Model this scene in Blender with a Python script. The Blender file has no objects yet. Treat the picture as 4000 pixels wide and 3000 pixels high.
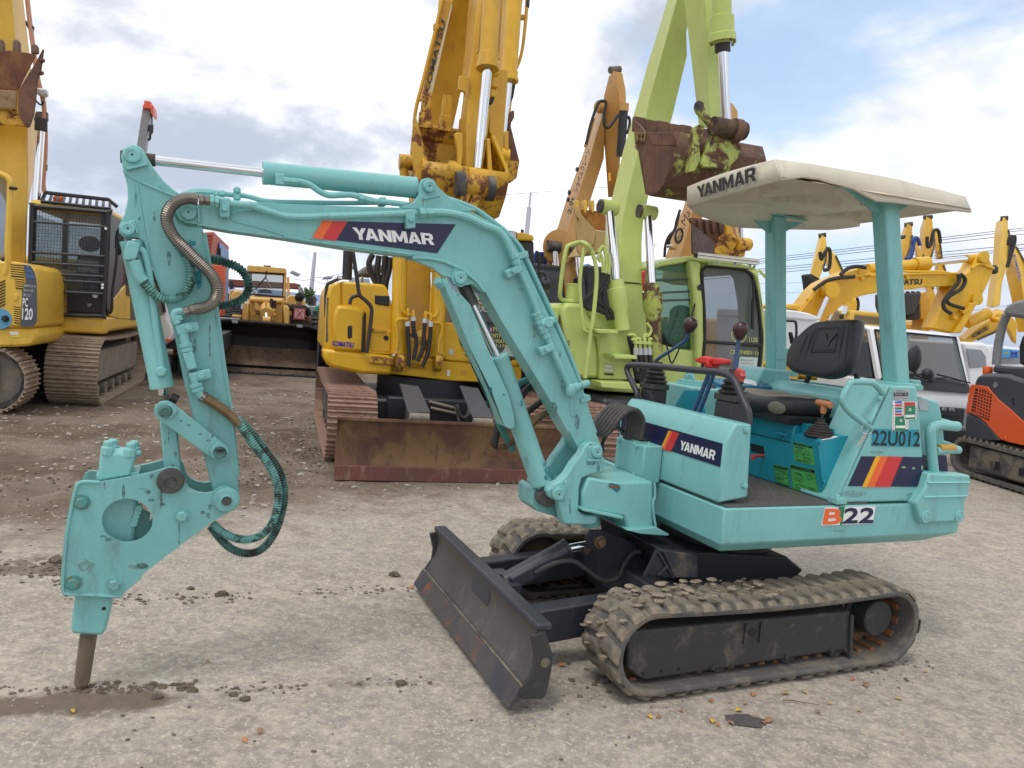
import bpy,bmesh,math,random
from mathutils import Vector as V,Matrix,noise as mnoise
rnd = random.Random(11)
C = bpy.context.scene.collection
SC = bpy.context.scene
# ------------------------------------------------------------------ camera
PITCH,ROLL,CAMH,FPX = math.radians(4.666),math.radians(4.817),1.593,2924.4
cp,sp,cr,sr = math.cos(PITCH),math.sin(PITCH),math.cos(ROLL),math.sin(ROLL)
AX_R = V((cr,sr*sp,sr*cp)); AX_U = V((-sr,cr*sp,cr*cp)); AX_F = V((0,cp,-sp))
CAM = V((0,0,CAMH))
cd = bpy.data.cameras.new('camera'); cam = bpy.data.objects.new('camera',cd); C.objects.link(cam)
cam.matrix_world = Matrix(((AX_R.x,AX_U.x,-AX_F.x,0),(AX_R.y,AX_U.y,-AX_F.y,0),(AX_R.z,AX_U.z,-AX_F.z,CAMH),(0,0,0,1)))
cd.sensor_width = 36; cd.lens = 36*FPX/4000; cd.clip_start = .05; cd.clip_end = 9000
SC.camera = cam
# ------------------------------------------------------------------ light
SUN_EL,SUN_AZ = math.radians(66),math.radians(215)      # azimuth clockwise from +Y (north)
SUN_DIR = V((math.sin(SUN_AZ)*math.cos(SUN_EL),math.cos(SUN_AZ)*math.cos(SUN_EL),math.sin(SUN_EL)))
sd = bpy.data.lights.new('sun','SUN'); sd.energy = .95; sd.angle = math.radians(14); sd.color = (1,.96,.9)
so = bpy.data.objects.new('sun',sd); C.objects.link(so); so.rotation_euler = (-SUN_DIR).to_track_quat('-Z','Y').to_euler()
SC.view_settings.view_transform = 'Standard'; SC.view_settings.look = 'None'
SC.view_settings.exposure = 0.36; SC.view_settings.gamma = 1; SC.view_settings.use_curve_mapping = False


class NT:                                                    # tiny node-tree helper
    def __init__(s,tree): s.t = tree; s.n = tree.nodes; s.l = tree.links; s.n.clear()
    def __call__(s,typ,ins=None,**kw):
        nd = s.n.new('ShaderNode'+typ)
        for k,v in kw.items(): setattr(nd,k,v)
        for k,v in (ins or {}).items():
            sk = nd.inputs[k]
            if hasattr(v,'is_output'): s.l.new(v,sk)
            elif hasattr(v,'outputs'): s.l.new(v.outputs[0],sk)
            else: sk.default_value = v
        return nd
    def math(s,op,a,b=0.0,clamp=False):
        return s('Math',{0: a,1: b},operation=op,use_clamp=clamp).outputs[0]
    def mix(s,f,a,b,mode='MIX'):
        nd = s.n.new('ShaderNodeMix'); nd.data_type = 'RGBA'; nd.blend_type = mode
        for i,v in ((0,f),(6,a),(7,b)):
            if hasattr(v,'is_output'): s.l.new(v,nd.inputs[i])
            else: nd.inputs[i].default_value = v if i == 0 else (*v[:3],1)
        return nd.outputs[2]
    def ramp(s,x,lo,hi,a=0.0,b=1.0,interp='SMOOTHSTEP'):
        nd = s('MapRange',{0: x,1: lo,2: hi,3: a,4: b},interpolation_type=interp); return nd.outputs[0]
    def noise(s,vec,scale,detail=4,rough=.55,dist=0.0,out=0):
        return s('TexNoise',{'Vector': vec,'Scale': scale,'Detail': detail,'Roughness': rough,'Distortion': dist}).outputs[out]
    def scale(s,vec,xyz):
        return s('Mapping',{0: vec,3: xyz}).outputs[0]

SKX,SKY,SKZ = 12.1,3.3,.7
# ------------------------------------------------------------------ sky: Nishita blue with broken cloud
W = bpy.data.worlds.new('World'); SC.world = W; W.use_nodes = True
n = NT(W.node_tree)
sky = n('TexSky',sky_type='NISHITA',sun_disc=False,sun_elevation=SUN_EL,sun_rotation=SUN_AZ,air_density=1.0,dust_density=1.2)
gen = n('TexCoord').outputs['Generated']
sep = n('SeparateXYZ',{0: gen})
pl = n.scale(n('VectorMath',{0: gen,1: (SKX,SKY,SKZ)},operation='ADD').outputs[0],(1.0,1.0,1.9))
c1 = n.noise(pl,1.75,10,.56,.2)
c2 = n.noise(n('VectorMath',{0: pl,1: (7.3,2.1,4.0)},operation='ADD').outputs[0],2.9,9,.56,.3)
cover = n.math('ADD',n.math('MULTIPLY',n.ramp(c1,.345,.44),.82),.18)
edge = n.ramp(c1,.42,.56)                                   # thick cloud cores are white, thin rims and bases grey
shade = n.math('MULTIPLY',n.ramp(c2,.38,.56),n.math('ADD',n.math('MULTIPLY',edge,.55),.45))
white = n.mix(shade,(.47,.51,.59),(1.2,1.2,1.21))
lowg = n.ramp(sep.outputs[2],.02,.30)
white = n.mix(lowg,n.mix(shade,(.42,.49,.62),(.90,.93,.98)),white)
blue = n.mix(1.0,sky.outputs[0],(.14,.14,.14),'MULTIPLY')
blue = n.mix(.5,blue,(.52,.72,.98))
col = n.mix(cover,blue,white)
bg = n('Background',{0: col,1: 1.0})
n('OutputWorld',{0: bg})

# ------------------------------------------------------------------ pixel -> ray helpers (tracing aid: every traced point gets its own real depth)
ZOOM = dict(F=(0,0,.553),Z1=(0,0,2.074),Z2=(0,700,2.074),Z3=(0,1400,1.8433),Z4=(0,2100,1.8433),Z5=(900,500,2.074),
    Z6=(700,1000,2.765),Z7=(1500,0,2.07375),Z8=(1700,900,2.07375),W1=(1200,900,1.659),W2=(2000,0,1.8433),
    W3=(2100,800,2.07375),W4=(2600,500,1.659),W5=(3000,1000,1.659),W6=(2000,1500,2.07375),W7=(1500,2000,1.8433),
    W8=(2200,2000,1.4747),V1=(2250,1250,3.0164),V2=(2700,1350,2.765),V3=(3200,1450,2.212),V4=(3500,1050,1.8433),
    V5=(2900,750,2.011),V6=(2000,800,3.318),V7=(0,1100,2.765),V8=(1000,900,3.318),Xa=(2450,800,2.54),Xb=(1950,250,1.4655),Xc=(3600,800,1.905),Xd=(3000,1150,2.54))
def Q(z,*pts):
    x0,y0,s = ZOOM[z]; return [(x0+x/s,y0+y/s) for x,y in pts]
def ray(p):
    u = (p[0]-2000)/FPX; v = (p[1]-1500)/FPX
    return AX_F + AX_R*u - AX_U*v
def gnd(z,x,y,h=0.0):
    d = ray(Q(z,(x,y))[0]); return CAM + d*((h-CAMH)/d.z)
class Frame:
    def __init__(s,o,yaw):
        s.o = V((o[0],o[1],0)); a = math.radians(yaw); s.a = a
        s.R = Matrix.Rotation(a,3,'Z'); s.Ri = s.R.transposed()
    def at(s,z,x,y,ax,val):
        d = s.Ri @ ray(Q(z,(x,y))[0]); o = s.Ri @ (CAM - s.o); return o + d*((val-o[ax])/d[ax])
    def pts(s,z,pts,ax,val): return [s.at(z,x,y,ax,val) for x,y in pts]
    def loc(s,w): return s.Ri @ (V(w) - s.o)

# ------------------------------------------------------------------ mesh builder
class MB:
    def __init__(s): s.v = []; s.f = []
    def add(s,vs,fs):
        b = len(s.v); s.v += [V(p) for p in vs]; s.f += [tuple(i+b for i in f) for f in fs]; return s
    def box(s,x0,x1,y0,y1,z0,z1):
        return s.add([(x0,y0,z0),(x1,y0,z0),(x1,y1,z0),(x0,y1,z0),(x0,y0,z1),(x1,y0,z1),(x1,y1,z1),(x0,y1,z1)],
            [(0,3,2,1),(4,5,6,7),(0,1,5,4),(1,2,6,5),(2,3,7,6),(3,0,4,7)])
    def obox(s,c,ax,h):
        c = V(c); a = [V(q).normalized()*h[i] for i,q in enumerate(ax)]
        vs = [c+a[0]*i+a[1]*j+a[2]*k for k in (-1,1) for i,j in ((-1,-1),(1,-1),(1,1),(-1,1))]
        return s.add(vs,[(0,3,2,1),(4,5,6,7),(0,1,5,4),(1,2,6,5),(2,3,7,6),(3,0,4,7)])
    def prism(s,A,B,caps=True):
        k = len(A); fs = [(i,(i+1) % k,(i+1) % k+k,i+k) for i in range(k)]
        if caps: fs += [tuple(range(k-1,-1,-1)),tuple(range(k,2*k))]
        return s.add(list(A)+list(B),fs)
    def hexa(s,a,b): return s.prism(a,b)
    def loft(s,rings,caps=True,closed=False):
        k = len(rings[0]); vs = [p for r in rings for p in r]; fs = []; m = len(rings)
        for j in range(m if closed else m-1):
            q = (j+1) % m
            fs += [(j*k+i,j*k+(i+1) % k,q*k+(i+1) % k,q*k+i) for i in range(k)]
        if caps and not closed: fs += [tuple(range(k-1,-1,-1)),tuple(range((m-1)*k,m*k))]
        return s.add(vs,fs)
    def tube(s,pts,r,seg=8,caps=True,rf=None,closed=False):
        pts = [V(p) for p in pts]; m = len(pts); rings = []; nrm = None
        for i,p in enumerate(pts):
            if closed: t = pts[(i+1) % m]-pts[i-1]
            else: t = pts[min(i+1,m-1)]-pts[max(i-1,0)]
            t.normalize()
            if nrm is None:
                nrm = t.orthogonal().normalized()
            nrm = (nrm - t*nrm.dot(t)).normalized(); b = t.cross(nrm)
            rr = rf(i) if rf else (r[i] if isinstance(r,(list,tuple)) else r)
            rings.append([p+(nrm*math.cos(2*math.pi*k/seg)+b*math.sin(2*math.pi*k/seg))*rr for k in range(seg)])
        return s.loft(rings,caps,closed)
    def cyl(s,a,b,r,r2=None,seg=16): return s.tube([a,b],[r,r if r2 is None else r2],seg)
    def lathe(s,o,ax,prof,seg=20):
        o = V(o); ax = V(ax).normalized(); u = ax.orthogonal().normalized(); w = ax.cross(u)
        return s.loft([[o+ax*h+(u*math.cos(2*math.pi*k/seg)+w*math.sin(2*math.pi*k/seg))*max(r,1e-4) for k in range(seg)] for r,h in prof])
    def hexn(s,c,ax,r,h):                                    # hexagon nut / bolt head
        c = V(c); return s.lathe(c,ax,[(r,0),(r,h*.75),(r*.8,h)],6)
    def blob(s,c,rx,ry,rz,lump=.25,sub=2,seed=0):
        bm = bmesh.new(); bmesh.ops.create_icosphere(bm,subdivisions=sub,radius=1)
        bm.verts.ensure_lookup_table(); vs = []
        for v in bm.verts:
            k = 1+lump*mnoise.noise(v.co*1.7+V((seed*3.1,seed*1.7,seed)))+lump*.5*mnoise.noise(v.co*4+V((seed,0,0)))
            vs.append(V(c)+V((v.co.x*rx,v.co.y*ry,v.co.z*rz))*k)
        fs = [tuple(v.index for v in f.verts) for f in bm.faces]; bm.free(); return s.add(vs,fs)
    def mesh(s,name,angle=35):
        me = bpy.data.meshes.new(name); me.from_pydata([tuple(p) for p in s.v],[],s.f); me.validate()
        bm = bmesh.new(); bm.from_mesh(me); bmesh.ops.recalc_face_normals(bm,faces=bm.faces); bm.to_mesh(me); bm.free()
        me.polygons.foreach_set('use_smooth',[True]*len(me.polygons)); me.set_sharp_from_angle(angle=math.radians(angle)); return me

def link(name,me,mat,parent=None,bevel=0):
    o = bpy.data.objects.new(name,me); C.objects.link(o)
    if mat and not me.materials: me.materials.append(mat)
    if parent: o.parent = parent
    if bevel:
        b = o.modifiers.new('bevel','BEVEL'); b.width = bevel; b.segments = 2; b.limit_method = 'ANGLE'; b.angle_limit = math.radians(38); b.harden_normals = False
    return o
def part(name,mb,mat,parent=None,bevel=0,angle=35,label=None):
    o = link(name,mb.mesh(name,angle),mat,parent,bevel)
    if label: o['label'] = label
    return o
def inst(name,me,parent,mtx):
    o = bpy.data.objects.new(name,me); C.objects.link(o); o.parent = parent; o.matrix_local = mtx; return o
def tag(o,label,cat,group=None,kind=None):
    if label: o['label'] = label
    if cat: o['category'] = cat
    if group: o['group'] = group
    if kind: o['kind'] = kind
    return o
def struct(name,mb,mat,angle=60):
    o = part(name,mb,mat,None,0,angle); o['kind'] = 'structure'; return o
def thing(name,fr,label,cat,group=None):
    o = bpy.data.objects.new(name,None); C.objects.link(o); o.empty_display_size = .2
    if isinstance(fr,Frame): o.location = fr.o; o.rotation_euler = (0,0,fr.a)
    else: o.location = fr
    return tag(o,label,cat,group)
def spline(pts,k=6,closed=False):                              # Catmull-Rom resample
    pts = [V(p) for p in pts]; m = len(pts); out = []
    for i in range(m if closed else m-1):
        g = (lambda j: pts[j % m]) if closed else (lambda j: pts[max(0,min(m-1,j))])
        p0,p1,p2,p3 = g(i-1),g(i),g(i+1),g(i+2)
        for q in range(k):
            t = q/k; out.append(.5*((2*p1)+(p2-p0)*t+(2*p0-5*p1+4*p2-p3)*t*t+(3*p1-p0-3*p2+p3)*t**3))
    if not closed: out.append(pts[-1])
    return out
def resample(pts,step):
    pts = [V(p) for p in pts]; cum = [0]
    for a,b in zip(pts,pts[1:]): cum.append(cum[-1]+(b-a).length)
    m = max(2,int(cum[-1]/step)); out = []; j = 0
    for i in range(m+1):
        d = cum[-1]*i/m
        while j < len(pts)-2 and cum[j+1] < d: j += 1
        out.append(pts[j].lerp(pts[j+1],min(1,(d-cum[j])/max(cum[j+1]-cum[j],1e-9))))
    return out
def hose(pts,r,ridge=0,pitch=.007,seg=9,k=8):               # smooth hose; ridge>0 = spring / corrugated wrap
    P = spline(pts,k)
    if not ridge: return MB().tube(P,r,seg)
    P = resample(P,pitch/2); return MB().tube(P,r,seg,rf=lambda i: r+(ridge if i % 2 else -ridge*.3))
_fonts = {}
GLY = {'Y': (.95,[[(0,1),(.31,1),(.475,.66),(.64,1),(.95,1),(.61,.42),(.61,0),(.34,0),(.34,.42)]]),
    'A': (.95,[[(0,0),(.28,0),(.39,.37),(.475,.68),(.475,1),(.33,1)],[(.95,0),(.62,1),(.475,1),(.475,.68),(.56,.37),(.67,0)],[(.33,.17),(.62,.17),(.56,.37),(.39,.37)]]),
    'N': (.90,[[(0,0),(0,1),(.27,1),(.63,.42),(.63,1),(.9,1),(.9,0),(.63,0),(.27,.58),(.27,0)]]),
    'M': (1.10,[[(0,0),(0,1),(.30,1),(.55,.45),(.80,1),(1.1,1),(1.1,0),(.84,0),(.84,.55),(.64,.1),(.46,.1),(.26,.55),(.26,0)]]),
    'R': (.92,[[(0,0),(0,1),(.27,1),(.27,0)],[(.27,1),(.66,1),(.84,.9),(.88,.8),(.88,.58),(.84,.48),(.72,.42),(.92,0),(.62,0),(.46,.36),(.27,.36),(.27,.55),(.55,.55),(.61,.60),(.61,.74),(.55,.79),(.27,.79)]])}
def slab(s,shear):
    vs = []; fs = []; x = 0
    for ch in s:
        w,pl_ = GLY[ch]
        if ch == 'A' and x and len(vs) == 9: x -= .20
        for q in pl_: b = len(vs); vs += [V((x+a+shear*c,c,0)) for a,c in q]; fs.append(tuple(range(b,b+len(q))))
        x += w+.045
    return vs,fs
def text_mesh(s,bold=.0,shear=0.0,space=1.0):
    key = (s,bold,shear,space)
    if key in _fonts: return _fonts[key]
    if s == 'YANMAR':
        vs,fs = slab(s,shear); x0 = min(v.x for v in vs); x1 = max(v.x for v in vs); _fonts[key] = ([V(((v.x-x0)/(x1-x0),v.y,0)) for v in vs],fs); return _fonts[key]
    cu = bpy.data.curves.new('t','FONT'); cu.body = s; cu.size = 1; cu.offset = bold; cu.shear = shear; cu.space_character = space; cu.resolution_u = 3
    ob = bpy.data.objects.new('t',cu); C.objects.link(ob); dg = bpy.context.evaluated_depsgraph_get()
    me = bpy.data.meshes.new_from_object(ob.evaluated_get(dg)); vs = [v.co.copy() for v in me.vertices]; fs = [tuple(p.vertices) for p in me.polygons]
    bpy.data.objects.remove(ob); bpy.data.curves.remove(cu); bpy.data.meshes.remove(me)
    if vs:
        x0 = min(v.x for v in vs); x1 = max(v.x for v in vs); y0 = min(v.y for v in vs); y1 = max(v.y for v in vs)
        vs = [V(((v.x-x0)/max(x1-x0,1e-6),(v.y-y0)/max(y1-y0,1e-6),0)) for v in vs]
    _fonts[key] = (vs,fs); return vs,fs
def lettering(s,o,ex,ey,mat,parent,bold=.0,shear=0.0,lift=.0015,name='lettering',space=1.0):
    """word on the parallelogram o, o+ex (baseline), o+ey (height), slightly proud of it"""
    o,ex,ey = V(o),V(ex),V(ey); nn = ex.cross(ey).normalized()*lift
    heavy = bold > .025 and s != 'YANMAR'
    vs,fs = text_mesh(s,.012 if heavy else bold,shear,space)
    if heavy:
        mb = MB()
        for i,(dx,dy) in enumerate(((0,0),(.010,0),(-.010,0),(0,.03),(0,-.03))): mb.add([o+ex*(v.x+dx)+ey*(v.y+dy)+nn*(1+.25*i) for v in vs],fs)
        return part(name,mb,mat,parent)
    return part(name,MB().add([o+ex*v.x+ey*v.y+nn for v in vs],fs),mat,parent)
def decal(name,corners,mat,parent,th=.0012,toward=None):
    """thin sticker on a quad/polygon"""
    c = [V(p) for p in corners]; nn = (c[1]-c[0]).cross(c[2]-c[1]).normalized()
    if toward is not None and nn.dot(toward) < 0: nn = -nn
    return part(name,MB().prism(c,[p+nn*th for p in c]),mat,parent)

# ------------------------------------------------------------------ materials
def newmat(name):
    m = bpy.data.materials.new(name); m.use_nodes = True; t = NT(m.node_tree)
    b = t('BsdfPrincipled'); t('OutputMaterial',{0: b}); return m,t,b
def setb(t,b,**kw):
    for k,v in kw.items():
        key = {'base': 'Base Color','rough': 'Roughness','metal': 'Metallic','normal': 'Normal','spec': 'Specular IOR Level','coat': 'Coat Weight'}[k]
        if hasattr(v,'is_output'): t.l.new(v,b.inputs[key])
        else: b.inputs[key].default_value = (*v,1) if isinstance(v,tuple) else v
def bump(t,h,strength=.3,dist=.002):
    return t('Bump',{'Height': h,'Strength': strength,'Distance': dist}).outputs[0]
def paint(name,col,rough=.42,var=.10,chips=0.0,chipcol=(.09,.05,.03),grime=.25,grimecol=(.12,.10,.07),lump=.25,scale=1.0,rustpatch=0.0,rustcol=(.16,.055,.025)):
    m,t,b = newmat(name); oc = t('TexCoord').outputs['Object']
    big = t.noise(oc,2.3*scale,5,.6); c = t.mix(t.ramp(big,.3,.7),tuple(x*(1-var) for x in col),tuple(min(1,x*(1+var)) for x in col))
    if grime:
        g = t.noise(t.scale(oc,(9*scale,9*scale,1.6*scale)),1.5,6,.65); c = t.mix(t.math('MULTIPLY',t.ramp(g,.52,.78),grime),c,grimecol)
    r = rough
    if rustpatch:
        rp = t.math('ADD',t.math('MULTIPLY',t.noise(oc,4.5*scale,8,.72,.5),.78),t.math('MULTIPLY',t.noise(t.scale(oc,(14*scale,14*scale,5*scale)),1.0,6,.75),.22)); rm = t.ramp(rp,.585-rustpatch*.24,.665-rustpatch*.24)
        rc = t.mix(t.noise(oc,22*scale,5,.7),tuple(x*.5 for x in rustcol),tuple(x*1.7 for x in rustcol)); c = t.mix(rm,c,rc); r = t.ramp(rm,0,1,rough,.85)
    fd = t.noise(oc,5.5*scale,6,.7,.6); c = t.mix(t.math('MULTIPLY',t.ramp(fd,.56,.74),.22),c,tuple(min(1,x*1.25+.06) for x in col))
    scr = t.noise(t.scale(oc,(55,7,18)),1.0,5,.75,.8); c = t.mix(t.math('MULTIPLY',t.ramp(scr,.66,.72),.35),c,tuple(x*.62 for x in col))
    if chips:
        k = t.noise(oc,52*scale,5,.75); c = t.mix(t.math('MULTIPLY',t.ramp(k,.745-chips*.08,.775-chips*.08),.85),c,chipcol)
    h = t.math('ADD',t.noise(oc,60*scale,3,.5),t.math('MULTIPLY',t.noise(oc,9*scale,3,.5),.8))
    setb(t,b,base=c,rough=r,normal=bump(t,h,lump,.0025)); return m
def plain(name,col,rough=.5,metal=0.0,var=.15,sc=14,bmp=.15):
    m,t,b = newmat(name); oc = t('TexCoord').outputs['Object']; nz = t.noise(oc,sc,5,.6)
    setb(t,b,base=t.mix(nz,tuple(x*(1-var) for x in col),tuple(min(1,x*(1+var)) for x in col)),rough=rough,metal=metal,normal=bump(t,t.noise(oc,sc*5,3),bmp,.001)); return m
def dirty(name,col,dirt,amt=.5,rough=.8,sc=6,bmp=.5,bd=.004):
    m,t,b = newmat(name); oc = t('TexCoord').outputs['Object']
    nz = t.noise(oc,sc,8,.7,.3); fn = t.noise(oc,sc*12,4,.7)
    c = t.mix(t.ramp(nz,.62-amt*.4,.74-amt*.25),col,t.mix(fn,tuple(x*.6 for x in dirt),tuple(min(1,x*1.35) for x in dirt)))
    setb(t,b,base=c,rough=rough,normal=bump(t,t.math('ADD',nz,t.math('MULTIPLY',fn,.4)),bmp,bd)); return m
def rust(name,a,b_,c_,sc=5,rough=.85,spec=.3):
    m,t,b = newmat(name); oc = t('TexCoord').outputs['Object']
    n1 = t.noise(oc,sc,7,.65,.5); n2 = t.noise(t.scale(oc,(1,1,.35)),sc*5,6,.7)
    c = t.mix(t.ramp(n1,.38,.62),a,b_); c = t.mix(t.ramp(n2,.5,.72),c,c_)
    setb(t,b,base=c,rough=rough,spec=spec,normal=bump(t,n2,.4,.003)); return m
def glass(name,col=(.05,.07,.07),alpha=.55,rough=.04):
    m = bpy.data.materials.new(name); m.use_nodes = True; t = NT(m.node_tree)
    tr = t('BsdfTransparent',{0: (*[min(1,.55+c) for c in col],1)}); gl = t('BsdfPrincipled',{'Base Color': (*col,1),'Roughness': rough})
    mx = t('MixShader',{0: alpha,1: tr,2: gl}); t('OutputMaterial',{0: mx}); return m

TEAL = paint('teal_paint',(.20,.485,.47),.38,.06,.25,(.04,.06,.05),.42,(.11,.17,.145),.35)
TEALD = paint('teal_paint_worn',(.18,.435,.42),.45,.10,.5,(.02,.03,.026),.6,(.085,.115,.095),.4)
CYAN = paint('cyan_paint',(.012,.27,.36),.42,.08,.15,(.05,.30,.28),.12,(.05,.14,.15),.15)
MUDBLK = dirty('muddy_black_steel',(.036,.036,.037),(.105,.09,.072),.22,.6,7,.3,.002)
BLACKM = paint('black_steel',(.066,.062,.058),.48,.18,.2,(.10,.08,.06),.75,(.16,.135,.10),.25,1.3)
NAVYBLK = paint('dark_navy_steel',(.030,.034,.046),.42,.12,.2,(.10,.08,.06),.4,(.13,.11,.08),.2)
RUBMUD = dirty('muddy_rubber',(.11,.098,.084),(.25,.205,.15),.62,.92,7,.8,.005)
RUBBER = dirty('grey_rubber',(.095,.092,.086),(.19,.16,.125),.45,.85,5,.35,.002)
HOSE = plain('black_hose',(.018,.017,.017),.55,0,.3,40)
HOSEG = plain('worn_hose',(.05,.046,.043),.6,0,.4,30)
SPRINGT = dirty('teal_spring_hose',(.11,.30,.27),(.018,.03,.027),.45,.55,22,.1,.001)
SPRINGD = dirty('dark_spring_hose',(.05,.15,.13),(.012,.02,.018),.5,.5,12,.1,.001)
STEELH = plain('metal_braid',(.20,.175,.15),.38,.75,.3,30)
BRASS = plain('brass_braid',(.20,.13,.07),.42,.7,.35,30)
CHROME = plain('chrome',(.72,.73,.75),.12,1.0,.03,8,.02)
IVORY = paint('ivory_fibreglass',(.62,.57,.45),.5,.06,.1,(.30,.24,.15),.45,(.36,.29,.18),.25)
SEATV = plain('black_vinyl',(.022,.022,.024),.45,0,.2,12,.3)
SEATG = plain('taupe_vinyl',(.24,.21,.175),.6,0,.15,12,.3)
NAVY = plain('navy_vinyl',(.012,.014,.060),.35,0,.15,10,.05)
ORANGE = plain('orange_vinyl',(.85,.14,.03),.4,0,.05,10,.05)
REDV = plain('red_vinyl',(.62,.035,.035),.4,0,.05,10,.05)
YELV = plain('yellow_vinyl',(.85,.42,.01),.4,0,.05,10,.05)
WHITE = plain('white_vinyl',(.80,.80,.80),.4,0,.03,10,.05)
GREENV = plain('green_vinyl',(.01,.22,.10),.4,0,.1,10,.05)
PLGREEN = plain('label_green',(.07,.36,.09),.5,0,.12,16,.05)
BLUEV = plain('blue_vinyl',(.05,.12,.55),.4,0,.05,10,.05)
SILVER = plain('silver_foil',(.55,.56,.58),.35,.3,.1,16,.05)
INK = plain('black_ink',(.012,.012,.014),.5,0,.1,20,.02)
REDP = plain('red_plastic',(.62,.035,.025),.35,0,.1,20,.05)
BLUEROD = paint('blue_lever_paint',(.035,.085,.19),.4,.15,.5,(.25,.28,.3),.2)
KNOB = plain('maroon_knob',(.045,.018,.018),.3,0,.2,20,.05)
ORKNOB = plain('orange_knob',(.50,.19,.07),.4,0,.15,20,.1)
CHISEL = rust('chisel_steel',(.17,.135,.095),(.26,.21,.155),(.12,.07,.04),5,.5)
def stainmat(name,col,dens=.75):
    m = bpy.data.materials.new(name); m.use_nodes = True; t = NT(m.node_tree); oc = t('TexCoord').outputs['Object']
    nz = t.noise(oc,55,5,.7); tr = t('BsdfTransparent'); pb = t('BsdfPrincipled',{'Base Color': (*col,1),'Roughness': .55}); mx = t('MixShader',{0: t.math('MULTIPLY',t.ramp(nz,.34,.60),dens),1: tr,2: pb}); t('OutputMaterial',{0: mx}); return m
GREASE = stainmat('grease_smear',(.05,.10,.095),.5); DUST = stainmat('dust_smear',(.20,.19,.15),.32); OLDB = stainmat('old_blue_scuff',(.01,.16,.22),.9); RSTN = stainmat('rust_run',(.20,.08,.03),.6)
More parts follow.
